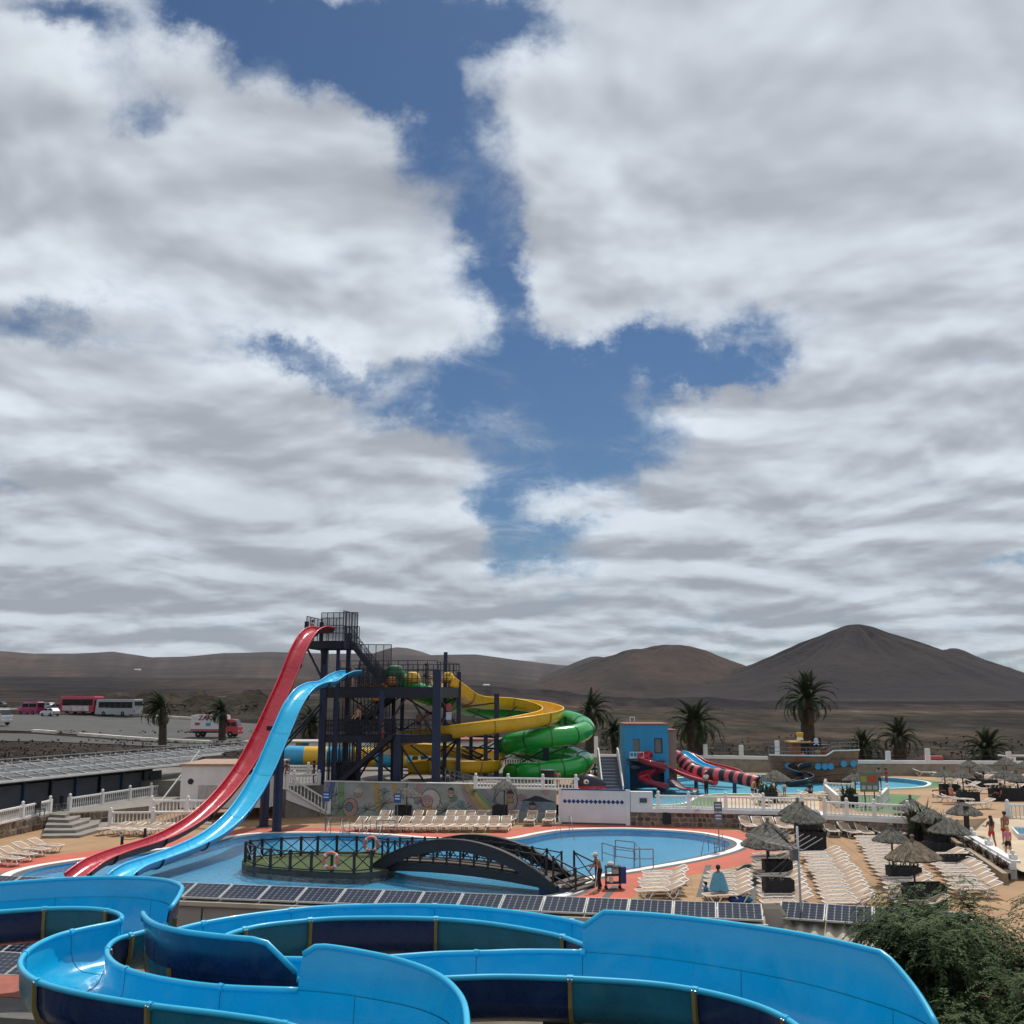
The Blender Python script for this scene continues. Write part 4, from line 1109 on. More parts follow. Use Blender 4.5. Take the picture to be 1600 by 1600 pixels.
# left side
for i, (px, py) in enumerate(((5, 1352), (26, 1345), (46, 1337), (70, 1331))):
    p = T(px, py)
    lounger(f'beige sun lounger at the far left by the steps, {ORD[i]} from the front', p.x, p.y, .02, math.radians(160), 'loungers at the far left by the steps')
for i, (px, py) in enumerate(((172, 1305), (196, 1306), (220, 1306.5), (241, 1307))):
    p = T(px, py)
    lounger(f'beige sun lounger left of the red slide, {ORD[i]} from the left', p.x, p.y + .5, .02, math.radians(48), 'loungers left of the red slide')
# upper terrace at right
up_l = [(1240, 1253, 15), (1270, 1250, 170), (1291, 1247, 20), (1190, 1258, 100), (1480, 1254, 160), (1497, 1257, 165), (1531, 1264, 10), (1488, 1232, 20), (1512, 1235, 12), (1505, 1226, 170), (1528, 1230, 165), (1540, 1240, 150), (1550, 1226, 15), (1560, 1233, 10), (1575, 1228, 165),
        (1493, 1219, 170), (1508, 1221, 172), (1478, 1223, 160), (1590, 1222, 12), (1582, 1239, 20), (1545, 1219, 170), (1565, 1217, 12), (1598, 1232, 15), (1535, 1222, 20)]
for i, (px, py, a) in enumerate(up_l):
    p = T(px, py, Z1)
    same = sorted((q[0], q[1]) for q in up_l if (q[0] < 1300) == (px < 1300))
    side = f'upper terrace lounger {"left of the ramp" if px < 1300 else "among the far right parasols"}, {ORD[same.index((px, py))]} from the left'
    lounger(side, p.x, p.y, Z1 + .02, math.radians(a), 'loungers on the upper terrace')
for i, (px, py, w_) in enumerate(((1445, 1213, 'white lounger with folded back beside the red bench'), (1525, 1212, 'white lounger with a blue pad, left of the pair'), (1545, 1213, 'white lounger with a blue pad, right of the pair'))):
    p = T(px, py, Z1)
    lounger(w_ + ' on the far terrace', p.x, p.y, Z1 + .02, math.radians(160), 'white loungers on the far terrace', seat_mat=blue_pad if i else white_plastic)

# ================================================================== PARASOLS
def make_canopy(mat_, seed, r=1.22, h=.78):
    rn = random.Random(seed); b = MB(); n = 40; rings = 7; rows = []
    for i in range(rings + 1):
        t = i / rings
        rr = .05 + (r - .05) * t; z = h * (1 - t) ** 0.88
        row = []
        for k in range(n):
            a = 2 * math.pi * k / n
            j = (0.05 if i == rings else 0.025) * rn.uniform(-1, 1) + .02 * math.sin(k * 5.0)
            row.append((rr * (1 + j) * math.cos(a), rr * (1 + j) * math.sin(a), z + rn.uniform(-.025, .025) * (t + .2)))
        rows.append(row + row[:1])
    b.grid(rows)
    rows2 = [[(x * .98, y * .98, z - .07) for x, y, z in r] for r in rows]
    b.grid(rows2)
    for k in range(420):                       # loose reeds
        a = rn.uniform(0, 2 * math.pi); t0 = rn.uniform(.05, .8) ** .8; t1 = min(1.09, t0 + rn.uniform(.18, .45))
        def pt(t, da): 
            tt = min(t, 1.0); z = h * (1 - tt) ** .88 - max(0, t - 1) * .9 + .025
            return Vector(((.05 + (r - .05) * t) * math.cos(a + da), (.05 + (r - .05) * t) * math.sin(a + da), z + rn.uniform(0, .03)))
        w = rn.uniform(.008, .022)
        p, q = pt(t0, 0), pt(t1, rn.uniform(-.05, .05)); s = Vector((-math.sin(a), math.cos(a), 0)) * w
        b.face([p - s, p + s, q + s * .5, q - s * .5])
    return b.mesh('canopy', mat_, fix=False)
CAN = [make_canopy(thatch, k) for k in range(3)] + [make_canopy(thatch_brown, 9, 1.3, .85)]
tuft_me = [MB().lathe([(.03, -.05), (.10, .05), (.07, .14), (.11, .25), (.06, .30)], n=9).mesh('tuft', m_, smooth=False) for m_ in (thatch, thatch_brown)]
def parasol(label, base, top, r=1.0, kind=None, tuft=True, group='thatched parasols'):
    """base: foot of the pole; top: height of the apex above it"""
    k = random.randrange(3) if kind is None else kind
    o = thing('parasol', label, 'parasol', base, random.uniform(0, 6), group)
    MB().tube([(0, 0, 0), (0, 0, top - .15)], .045, 8).build('pole', wood_pole, o, smooth=True)
    c = place('canopy', CAN[k], o, (0, 0, top - .78 * r * (1 if k < 3 else 1.09)), (random.uniform(-.04, .04), random.uniform(-.04, .04), 0), (r, r, r))
    if tuft: place('tuft', tuft_me[1 if k == 3 else 0], o, (0, 0, top - .08))
    return o
def par_px(label, ax, ay, by, z, rad_px, kind=None, tuft=True, dx=0):
    """apex pixel, row where the pole meets the ground, half width of the canopy in pixels"""
    b = T(ax + dx, by, z)
    a = D(ax, ay, b.y)
    depth = b.y * CP + (1.5 - H) * SP
    return parasol(label, (a.x, b.y, z), a.z - z, rad_px * .95 / F * depth / 1.22, kind, tuft)
par_px('grey thatched parasol in front of the red pool edge, nearest of the pair', 1197, 1294, 1374, 0, 43, 0)
par_px('grey thatched parasol peeping out behind the pair at the red pool edge', 1199, 1284, 1351, 0, 36, 1)
par_px('grey thatched parasol over the twin tall black planters, nearer one', 1254, 1258, 1330, 0, 37, 2)
par_px('grey thatched parasol over the twin tall black planters, farther one', 1246, 1252, 1316, 0, 33, 0)
par_px('large brown straw parasol with a shaggy top knot', 1425, 1312, 1412, 0, 42, 3)
par_px('grey thatched parasol just behind the brown straw one', 1392, 1294, 1382, 0, 31, 1)
par_px('grey thatched parasol with light streaks above the planter by the sloping wall', 1482, 1278, 1334, 0, 34, 2, tuft=False)
par_px('grey thatched parasol over the tall leafy terrace plants', 1452, 1263, 1318, 0, 31, 0, tuft=False)
par_px('grey thatched parasol half hidden behind the corner balustrade', 1422, 1247, 1302, 0, 28, 1)
par_px('grey parasol on the walkway above the three walking bathers', 1505, 1253, 1302, .6, 29, 2, tuft=False)
par_px('grey thatched parasol in front of the mural, left one', 636, 1228, 1288, 0, 24, 0)
par_px('grey thatched parasol in front of the mural, right one', 788, 1219, 1287, 0, 22, 1, tuft=False)
par_px('grey thatched parasol in front of the striped tube exit', 1211, 1203, 1252, Z1, 25, 2, tuft=False)
par_px('grey thatched parasol beside the ramp notice board', 1335, 1207, 1256, Z1, 20, 0)
for i, (ax, ay, by, r) in enumerate(((1475, 1201, 1244, 19), (1503, 1202, 1246, 20), (1514, 1187, 1222, 17), (1535, 1193, 1226, 18), (1568, 1202, 1243, 20), (1571, 1183, 1216, 19), (1588, 1207, 1248, 20), (1600, 1189, 1226, 17))):
    par_px(f'far thatched parasol on the upper terrace, {ORD[i]} from the left of the eight', ax, ay, by, Z1, r, tuft=(i % 2 == 0))

# ================================================================== PLANTERS
def planter(label, px0, px1, py, h, z=0.0, depth=.75, plants=0, group='black planters', leafy=0.0, seed=0):
    a, b_ = T(px0, py, z), T(px1, py, z)
    c = (a + b_) / 2; w = (b_ - a).length
    h *= 1.15
    o = thing('planter', label, 'planter', (c.x, c.y + depth / 2, z), 0, group)
    rn = random.Random(seed + int(px0))
    n = max(6, int(w / .12)); bx = MB()
    prof = [(-w / 2 + w * i / n, -depth / 2) for i in range(n + 1)] + [(w / 2, depth / 2), (-w / 2, depth / 2)]
    m = len(prof); zt = [h + rn.uniform(-.05, .05) for _ in prof]
    off = [(0.02 * math.sin(i * 2.1)) for i in range(m)]
    vs = [(x, y + (off[i] if i <= n else 0), .0) for i, (x, y) in enumerate(prof)] + [(x * 1.015, y + (off[i] if i <= n else 0), zt[i]) for i, (x, y) in enumerate(prof)] + [(x * .97, y * .93, zt[i] - .01) for i, (x, y) in enumerate(prof)] + [(x * .97, y * .93, h - .14) for i, (x, y) in enumerate(prof)]
    fs = []
    for r in range(3):
        for i in range(m): fs.append((r * m + i, r * m + (i + 1) % m, (r + 1) * m + (i + 1) % m, (r + 1) * m + i))
    bx.add(vs, fs); bx.build('box', planter_black, o)
    MB().box((0, 0, h - .15), (w * .96, depth * .9, .05)).build('soil', soil, o)
    if plants or leafy:
        pl = MB(); hh = leafy or .25
        for k in range(int(plants or 40)):
            x, y = rn.uniform(-w * .45, w * .45), rn.uniform(-depth * .35, depth * .35)
            L = hh * rn.uniform(.4, 1.2); an = rn.uniform(0, 6.28); lean = rn.uniform(.1, .7)
            p = Vector((x, y, h - .13)); d1 = Vector((math.cos(an) * lean, math.sin(an) * lean, 1)).normalized(); s = Vector((-math.sin(an), math.cos(an), 0)) * (.02 + .03 * hh)
            q = p + d1 * L * .6; e = q + Vector((d1.x, d1.y, .2)).normalized() * L * .5
            pl.face([p - s * .5, p + s * .5, q + s, q - s]); pl.face([q - s, q + s, e])
        tag(pl.build('plants', leaf_dark, o, fix=False), kind='stuff')
    return o
planter('black planter box under the nearest grey parasol pair, upper one', 1197, 1240, 1376, .78, seed=1)
planter('black planter box right above the solar panels, nearest one', 1198, 1243, 1412, .85, plants=20, leafy=.2, seed=2)
planter('tall black planter behind another, below the twin parasols', 1247, 1280, 1318, 1.0, leafy=.25, seed=3)
planter('tall black planter in front of another, below the twin parasols', 1254, 1292, 1333, 1.0, leafy=.15, seed=4)
planter('black planter with twiggy plants beside the brown parasol pole', 1394, 1442, 1385, .72, plants=30, leafy=.5, seed=5)
planter('wide black planter half hidden by the tree top', 1421, 1482, 1422, .85, leafy=.2, seed=6)
planter('black planter with a curved front by the sloping white wall', 1451, 1494, 1338, .62, leafy=.2, seed=7)
planter('wide black planter close to the sloping white wall', 1478, 1526, 1361, .62, leafy=.15, seed=8)
planter('black planter holding tall dark leaved bushes', 1428, 1456, 1315, .62, plants=160, leafy=1.7, seed=9)
planter('black planter with yellowish bushes under the streaked parasol', 1452, 1488, 1322, .5, plants=120, leafy=1.5, seed=10)
planter('black square planter in front of the mural, left one', 617, 642, 1288, 1.05, plants=40, leafy=.3, seed=11)
planter('black square planter in front of the mural, right one', 769, 793, 1287, 1.05, plants=40, leafy=.3, seed=12)
planter('dark planter between the sunbathers on the splash terrace', 1189, 1216, 1255, .7, Z1, plants=60, leafy=.9, seed=13)
planter('dark planter with a round shrub beside the ramp', 1319, 1342, 1261, .75, Z1, plants=80, leafy=.8, seed=14)
for i, (a, b_, y_, h) in enumerate(((1474, 1502, 1245, .75), (1502, 1532, 1256, .7), (1515, 1538, 1229, .7), (1537, 1560, 1232, .6), (1552, 1575, 1252, .8), (1570, 1602, 1252, .8), (1590, 1604, 1232, .7))):
    planter(f'black planter on the far right upper terrace, {ORD[i]} from the left', a, b_, y_, h, Z1, plants=40, leafy=.45, seed=20 + i)

# ================================================================== FLUMES
seam_m = mat('seam_dark', (.01, .05, .10), .6)
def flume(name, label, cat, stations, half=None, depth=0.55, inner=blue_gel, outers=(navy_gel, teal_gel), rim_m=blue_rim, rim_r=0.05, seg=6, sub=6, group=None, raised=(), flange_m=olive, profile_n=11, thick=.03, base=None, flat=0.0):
    """open slide channel. stations: (left rim point, right rim point) pairs in travel order (world)."""
    st = catmull([tuple(l) + tuple(r) for l, r in stations], sub)
    N = len(st)
    Ls = [Vector(s[:3]) for s in st]; Rs = [Vector(s[3:]) for s in st]
    o = thing(name, label, cat, base if base is not None else (Ls[0] + Rs[0]) / 2, group=group)
    def frame(i):
        c = (Ls[i] + Rs[i]) / 2
        j0, j1 = max(0, i - 1), min(N - 1, i + 1)
        t = ((Ls[j1] + Rs[j1]) - (Ls[j0] + Rs[j0])); t.normalize()
        s = Rs[i] - Ls[i]; w = s.length / 2; s.normalize()
        u = s.cross(t); u.normalize()
        if u.z < 0: u = -u
        return c, s, u, w
    def ring(i, off):
        c, s, u, w = frame(i); out = []
        for k in range(profile_n):
            a = math.pi * k / (profile_n - 1)
            e = 0.62                           # squarer than a circle
            cx, sy = -math.cos(a), math.sin(a)
            x = math.copysign(abs(cx) ** e, cx); y = abs(sy) ** (e + flat)
            out.append(c + s * (x * (w + off)) - u * (y * (depth + off)))
        return out
    rings_i = [ring(i, 0) for i in range(N)]; rings_o = [ring(i, thick) for i in range(N)]
    cuts = list(range(0, N, seg)); 
    if cuts[-1] != N - 1: cuts.append(N - 1)
    if len(cuts) > 2 and cuts[-1] - cuts[-2] < 3: cuts.pop(-2)
    for q in range(len(cuts) - 1):
        a, b = cuts[q], cuts[q + 1]
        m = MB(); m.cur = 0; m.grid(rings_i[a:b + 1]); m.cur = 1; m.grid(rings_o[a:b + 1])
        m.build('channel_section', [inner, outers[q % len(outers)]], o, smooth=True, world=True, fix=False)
        if q > 0:
            MB().tube([p + frame(a)[2] * .004 for p in rings_i[a]], .005, 5).build('joint_seam', seam_m, o, world=True)
        if flange_m is not None and q > 0:
            fr = MB(); r0 = ring(a, thick + .01); r1 = ring(a, thick + .075)
            c, s, u, w = frame(a); t = s.cross(u)
            fr.grid([[p - t * .03 for p in r0], [p - t * .03 for p in r1], [p + t * .03 for p in r1], [p + t * .03 for p in r0]])
            fr.build('joint_flange', flange_m, o, world=True, fix=False)
    for P, sgn, sd in ((Ls, -1, 'L'), (Rs, 1, 'R')):       # rolled rim, except where a raised wall takes its place
        taken = [any(r[0] == sd and int(r[1] * (N - 1)) < i < int(r[2] * (N - 1)) for r in raised) for i in range(N)]
        i = 0
        while i < N:
            j = i
            while j + 1 < N and taken[j + 1] == taken[i]: j += 1
            if not taken[i] and j > i: MB().tube([P[k] + frame(k)[1] * (thick / 2 * sgn) for k in range(i, j + 1)], rim_r, 8).build('rim', rim_m, o, smooth=True, world=True)
            i = j + 1
    if rim_r >= .05 and flange_m is olive:
        for a in cuts[1:-1]:
            for P, sgn, sd in ((Ls, -1, 'L'), (Rs, 1, 'R')):
                if any(r[0] == sd and r[1] < a / (N - 1) < r[2] for r in raised): continue
                c, s_, u_, w_ = frame(a); t_ = s_.cross(u_); p_ = P[a] + s_ * (thick / 2 * sgn)
                jb = MB().tube([p_ - t_ * .05, p_ + t_ * .05], rim_r + .012, 8).build('rim_joint', rim_m, o, world=True)
                bo = MB()
                for e in (-.03, .03): bo.ball(p_ + t_ * e + s_ * sgn * (rim_r + .02), .014, 6, 4)
                bo.build('bolts', chrome, jb, world=True); bo_ = jb.children[0]; bo_['kind'] = 'stuff'
    for side, f0, f1, hs, om in raised:             # raised splash walls
        i0, i1 = int(f0 * (N - 1)), int(f1 * (N - 1))
        P = Ls if side == 'L' else Rs; sg = -1 if side == 'L' else 1
        a = []; b_ = []; c_ = []; d_ = []
        n = i1 - i0
        for k in range(n + 1):
            i = i0 + k; _, s, u, w = frame(i); t = k / n
            hh = tab(hs, t)
            lean = s * sg
            p0 = P[i] + lean * .02
            a.append(p0); b_.append(p0 + u * hh * .55 + lean * hh * .05); c_.append(p0 + u * hh + lean * hh * .16)
        m = MB(); m.cur = 0; m.grid([a, b_, c_]); m.cur = 1
        off = [frame(i0 + k)[1] * sg * .03 for k in range(n + 1)]
        m.grid([[p + off[k] for k, p in enumerate(r)] for r in (a, b_, c_)])
        m.build('raised_wall', [inner, om], o, smooth=True, world=True, fix=False)
        MB().tube([p + off[k] * .5 for k, p in enumerate(c_)], rim_r * .95, 8).build('rim', rim_m, o, smooth=True, world=True)
    return o
def tube_slide(name, label, pts, r, m_list, sub=6, seg=4, ring_m=None, parent=None, cat='slide', n=14, ring_r=.05, base=None):
    path = [Vector(p) for p in catmull([tuple(p) for p in pts], sub)]
    o = thing(name, label, cat, base if base is not None else path[0])
    N = len(path); q = 0
    for a in range(0, N - 1, seg):
        b = min(N - 1, a + seg)
        MB().tube(path[a:b + 1], r, n, caps=False).build('tube_section', m_list[q % len(m_list)], o, smooth=True, world=True)
        if ring_m is not None and a > 0:
            t = (path[a + 1] - path[a - 1]).normalized()
            MB().tube([path[a] - t * .035, path[a] + t * .035], r + ring_r, n).build('joint_ring', ring_m, o, world=True)
        q += 1
    return o

# ---- foreground flumes over the roofs
FZ = 4.2
def px_st(rows, z0=FZ, z1=None):
    n = len(rows); z1 = z0 if z1 is None else z1
    return [(T(a, b, lerp(z0, z1, i / (n - 1))), T(c, d, lerp(z0, z1, i / (n - 1)))) for i, (a, b, c, d) in enumerate(rows)]
f1 = [(-130, 1420, -130, 1436), (0, 1410, 0, 1425), (100, 1403, 80, 1420), (190, 1402, 140, 1420), (250, 1409, 178, 1425), (274, 1424, 192, 1434), (258, 1445, 180, 1442), (217, 1458, 132, 1452), (184, 1467, 86, 1464), (168, 1480, 48, 1484), (168, 1496, 33, 1507), (190, 1513, 55, 1531), (250, 1530, 120, 1551), (345, 1543, 237, 1571), (481, 1549, 365, 1587), (567, 1559, 460, 1604), (665, 1581, 540, 1642), (715, 1617, 568, 1702), (725, 1690, 560, 1790)]
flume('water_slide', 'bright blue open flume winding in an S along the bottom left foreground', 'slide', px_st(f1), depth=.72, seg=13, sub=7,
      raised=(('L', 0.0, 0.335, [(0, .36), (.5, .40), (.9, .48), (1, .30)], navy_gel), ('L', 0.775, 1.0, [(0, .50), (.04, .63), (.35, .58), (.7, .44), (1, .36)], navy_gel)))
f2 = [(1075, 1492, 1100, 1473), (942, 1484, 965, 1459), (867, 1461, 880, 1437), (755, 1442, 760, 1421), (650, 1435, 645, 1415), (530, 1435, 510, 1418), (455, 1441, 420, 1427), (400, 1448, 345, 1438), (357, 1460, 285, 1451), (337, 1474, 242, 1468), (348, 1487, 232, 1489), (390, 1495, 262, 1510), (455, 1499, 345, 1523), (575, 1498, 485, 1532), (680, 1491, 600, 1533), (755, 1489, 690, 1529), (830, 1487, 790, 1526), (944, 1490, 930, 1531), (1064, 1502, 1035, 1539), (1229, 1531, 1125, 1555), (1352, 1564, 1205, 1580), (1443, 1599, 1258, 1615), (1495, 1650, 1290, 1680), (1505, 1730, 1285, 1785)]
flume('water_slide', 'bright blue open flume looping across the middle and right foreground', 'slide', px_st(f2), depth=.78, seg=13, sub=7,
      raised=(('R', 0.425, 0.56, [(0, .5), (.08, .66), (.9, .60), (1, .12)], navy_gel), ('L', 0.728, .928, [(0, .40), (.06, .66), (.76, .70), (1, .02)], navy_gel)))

# ---- tall red and blue slides of the tower
def on_line(px, py, A, B):
    """point on the vertical plane through plan line AB seen at that pixel"""
    d = ray(px, py)
    ex, ey = B[0] - A[0], B[1] - A[1]
    # A + s*e = t*d (plan)
    det = d.x * (-ey) - (-ex) * d.y
    t = (A[0] * (-ey) - (-ex) * A[1]) / det
    return Vector((d.x * t, d.y * t, H + d.z * t))
def lane(rows, A, B, wpx=None, width=1.2):
    ax = Vector((B[0] - A[0], B[1] - A[1], 0)).normalized(); side = Vector((ax.y, -ax.x, 0))
    out = []
    for r in rows:
        c = on_line(r[0], r[1], A, B); w = r[2] if len(r) > 2 else width
        out.append((c - side * (w / 2), c + side * (w / 2)))
    return out
RA, RB = (-14.3, 79.0), (-20.8, 52.0)
red_rows = [(512, 981), (497, 979), (482, 988), (466, 1015), (450, 1055), (430, 1100), (408, 1147), (384, 1192), (352, 1235), (316, 1270), (276, 1296), (236, 1313), (190, 1327), (152, 1342), (128, 1358), (118, 1366)]
red_st = lane(red_rows, RA, RB, width=1.22)
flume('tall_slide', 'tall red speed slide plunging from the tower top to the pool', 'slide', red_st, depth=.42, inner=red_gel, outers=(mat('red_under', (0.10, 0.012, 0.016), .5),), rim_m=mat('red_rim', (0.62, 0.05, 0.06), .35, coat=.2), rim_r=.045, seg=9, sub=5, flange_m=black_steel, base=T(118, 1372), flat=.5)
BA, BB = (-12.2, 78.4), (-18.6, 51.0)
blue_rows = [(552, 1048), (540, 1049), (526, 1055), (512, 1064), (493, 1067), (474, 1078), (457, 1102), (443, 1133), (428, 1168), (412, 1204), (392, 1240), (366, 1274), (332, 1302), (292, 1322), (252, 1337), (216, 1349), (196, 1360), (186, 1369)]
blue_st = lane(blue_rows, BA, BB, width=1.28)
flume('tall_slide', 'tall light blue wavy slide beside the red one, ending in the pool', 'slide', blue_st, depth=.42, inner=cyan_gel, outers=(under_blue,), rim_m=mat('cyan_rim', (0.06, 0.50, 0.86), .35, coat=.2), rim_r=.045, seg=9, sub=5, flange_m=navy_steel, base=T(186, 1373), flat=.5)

# ---- slide tower
tw = thing('slide_tower', 'tall dark navy steel slide tower with stairs and platforms', 'tower', T(600, 1232, Z2))
def tb(name, m=navy_steel): 
    class X(MB):
        def done(self): return self.build(name, m, tw, world=True)
    return X()
FL, FR, BR, BL = Vector((-14.6, 80.6, 0)), Vector((-5.75, 79.6, 0)), Vector((-4.3, 84.2, 0)), Vector((-13.6, 86, 0))
FR_ = FR.copy()
zP2, zMid, zTop = 9.35, 5.75, 12.9
def zz(p, z): return Vector((p.x, p.y, z))
def col(p, top, w=.34, m=navy_column): tb('column', m).box((p.x, p.y, (top + Z2) / 2), (w, w, top - Z2)).done()
mids = [FL.lerp(FR, .52), FL.lerp(FR, .80), BL.lerp(BR, .5)]
col(FL, zTop, .50); col(FR, zP2 + 1.35, .62); col(BR, zP2 + 1.3, .34); col(BL, zTop + 1.0, .36); col(BR.lerp(BL, .12), zP2 + 2.9, .30)
tb('column', navy_column).box((*FL.lerp(FR, .12).xy, (zTop + Z2) / 2), (.26, .26, zTop - Z2)).done()
col(mids[0], zP2 - .2, .34); col(FL.lerp(FR, .665), zMid, .56); col(mids[2], zP2, .3); col(FL.lerp(FR, .33), zMid, .3); col(FL.lerp(BL, .5), zP2, .3); col(FL.lerp(FR, .46).lerp(BL.lerp(BR, .46), .8), zP2, .28)
for k in range(9):     # screen of thin bars beside the lower stair
    p = FL.lerp(FR, .06 + k * .03); tb('bar', navy_steel).box((p.x, p.y + .3, (zMid + Z2) / 2), (.09, .09, zMid - Z2)).done()
for z, corners, h in ((zP2, (FL, FR, BR, BL), .78), (zMid, (FL, FR, BR, BL), .55)):
    for a, b in zip(corners, corners[1:] + corners[:1]): tb('beam').bar(zz(a, z - h / 2), zz(b, z - h / 2), .22, h).done()
    MB().prism([(p.x, p.y) for p in corners], z, z + .05).build('platform', navy_steel, tw, world=True)
for k in range(1, 6):
    a, b = FL.lerp(FR, k / 6), BL.lerp(BR, k / 6)
    tb('joist').bar(zz(a, zP2 - .12), zz(b, zP2 - .12), .14, .22).done(); tb('joist').bar(zz(a, zMid - .12), zz(b, zMid - .12), .14, .22).done()
# top platform at the left end
TP = [Vector((-15.9, 79.6, 0)), Vector((-13.0, 79.2, 0)), Vector((-12.4, 82.6, 0)), Vector((-15.4, 83.0, 0))]
MB().prism([(p.x, p.y) for p in TP], zTop - .25, zTop).build('platform', navy_steel, tw, world=True)
for a, b in zip(TP, TP[1:] + TP[:1]): tb('beam').bar(zz(a, zTop - .3), zz(b, zTop - .3), .2, .55).done()
# braces
for a, b in ((zz(TP[0], zTop - .4), zz(FL, zP2 + .4)), (zz(TP[0].lerp(TP[1], .4), zTop - .4), zz(FL, zP2 + 1.5)), (Vector((-17.5, 77, 4.4)), zz(FL, 8.4)), (Vector((-18.2, 75, 3.0)), zz(FL, 8.0)), (Vector((-17.0, 77.5, 5.4)), Vector((-16.6, 77.5, 9.6))),
             (zz(FR, zMid - 2.6), zz(BR, zMid - .4)), (zz(FR, zMid + .4), zz(BR, zP2 - .5)), (zz(BR, zMid + .4), zz(FR, zP2 - .5)), (zz(FL.lerp(FR, .52), zMid), zz(FL.lerp(FR, .75), zP2 - .5)), (zz(FL.lerp(FR, .98), zMid), zz(FL.lerp(FR, .75), zP2 - .5)),
             (zz(FL.lerp(FR, .665), zMid - .4), zz(FL.lerp(FR, .92), Z2)), (zz(FL.lerp(FR, .52), zMid - .4), zz(FL.lerp(FR, .30), Z2)), (zz(FL.lerp(FR, .40), zMid), zz(FL.lerp(FR, .52), zP2 - .5))):
    tb('brace').bar(a, b, .13).done()
# stairs
def flight(a, b, w, n, side_rail=True):
    a, b = Vector(a), Vector(b); d = b - a
    sd = Vector((-d.y, d.x, 0)).normalized() * (w / 2)
    f = tb('stair_flight')
    for s in (-1, 1): f.bar(a + sd * s, b + sd * s, .08, .34)
    for i in range(n):
        c = a.lerp(b, (i + .5) / n); f.box((c.x, c.y, c.z + .1), (d.length / n * .8, w, .05), rz=math.atan2(d.y, d.x))
    f.done()
    pm = Vector((0, 0, -.05)); tb('stair_panel').add([a - sd * .98 + pm, b - sd * .98 + pm, b + sd * .98 + pm, a + sd * .98 + pm], [(0, 1, 2, 3)]).done()
    if side_rail:
        for s in (-1, 1):
            r = tb('stair_rail')
            for hgt in (.35, .7, 1.05): r.bar(a + sd * s + Vector((0, 0, hgt)), b + sd * s + Vector((0, 0, hgt)), .05)
            for i in range(0, n + 1, 2):
                c = a.lerp(b, i / n) + sd * s; r.bar(c, c + Vector((0, 0, 1.05)), .05)
            r.done()
q = lambda t, off: FL.lerp(FR, t) + Vector((0.1, off, 0))
flight(zz(q(.16, -.9), Z2 + .1), zz(q(.62, -.9), zMid), 1.1, 16)
flight(zz(q(.22, 1.2), zMid + .1), zz(q(.66, 1.2), zP2 - .1), 1.2, 16)
flight(zz(Vector((-9.9, 81.2, 0)), zP2 + .05), zz(Vector((-12.7, 81.2, 0)), zTop), 1.1, 14)
# railings and mesh guards
mesh_m = bpy.data.materials.new('guard_mesh'); mesh_m.use_nodes = True
_nt = mesh_m.node_tree; _b = _nt.nodes['Principled BSDF']; _b.inputs['Base Color'].default_value = (0.02, 0.022, 0.03, 1); _b.inputs['Roughness'].default_value = .7; _b.inputs['Alpha'].default_value = .42
def guard(a, b, z, h, n, rails=3, mesh=False, part='guard_rail', mt=navy_steel):
    a, b = zz(a, z), zz(b, z); g = tb(part, mt)
    for i in range(n + 1):
        p = a.lerp(b, i / n); g.bar(p, p + Vector((0, 0, h)), .055)
    for k in range(rails):
        hh = h * (k + 1) / rails; g.bar(a + Vector((0, 0, hh)), b + Vector((0, 0, hh)), .05)
    g.done()
    if mesh: tb('guard_mesh', mesh_m).face([a, b, b + Vector((0, 0, h)), a + Vector((0, 0, h))]).done()
guard(FL.lerp(FR, .14), FR, zP2, 2.05, 10, 3); guard(FR, BR, zP2, 1.95, 7, 2); guard(BL, BR, zP2, 1.9, 22, 4); guard(FL.lerp(FR, .3), FL.lerp(FR, .78), zP2, 1.1, 14, 2)
guard(FL, FR, zMid, 1.1, 14, 3); guard(BL, BR, zMid, 1.1, 18, 3)
guard(TP[1], TP[2], zTop, 2.3, 5, 2, True); guard(TP[3], TP[2], zTop, 2.45, 6, 2, True); guard(TP[0], TP[3], zTop, 1.9, 4, 2, True); guard(TP[0].lerp(TP[1], .42), TP[1], zTop, 1.75, 3, 3, True)
guard(Vector((-12.0, 81.8, 0)), Vector((-9.6, 82.2, 0)), zP2 + .2, 3.2, 4, 2, True)
guard(TP[1] + Vector((.1, 0, 0)), TP[1] + Vector((1.2, .3, 0)), zTop - .6, 1.7, 6, 2)
tb('gate_post').box((TP[0].x, TP[0].y, zTop + .75), (.32, .1, 1.5)).done(); tb('gate_post').box((TP[0].x + 1.15, TP[0].y, zTop + .7), (.3, .1, 1.5)).done()
guard(FL.lerp(FR, .14), FL.lerp(FR, .52), zP2, 1.5, 16, 2, True); guard(FL, FL.lerp(FR, .62), zMid, 1.15, 24, 3, True); guard(FL.lerp(BL, .5), FL.lerp(FR, .6) + Vector((0, 2.5, 0)), zMid, 1.15, 16, 3, True)
for t0, t1, zb, zt_, off in ((.10, .56, zMid + .2, zP2 - .2, 2.2), (.02, .30, Z2, zMid - .3, 1.6)):
    for k in range(15):
        p_ = FL.lerp(FR, lerp(t0, t1, k / 14)) + Vector((0, off, 0)); zk = lerp(zb, zb + (zt_ - zb) * .35, k / 14)
        tb('bar').bar(zz(p_, zk), zz(p_, min(zt_, zk + 2.3)), .06).done()
    a_, b__ = FL.lerp(FR, t0) + Vector((0, off, 0)), FL.lerp(FR, t1) + Vector((0, off, 0))
    tb('guard_mesh', mesh_m).face([zz(a_, zb), zz(b__, zb), zz(b__, zt_), zz(a_, zt_)]).done()
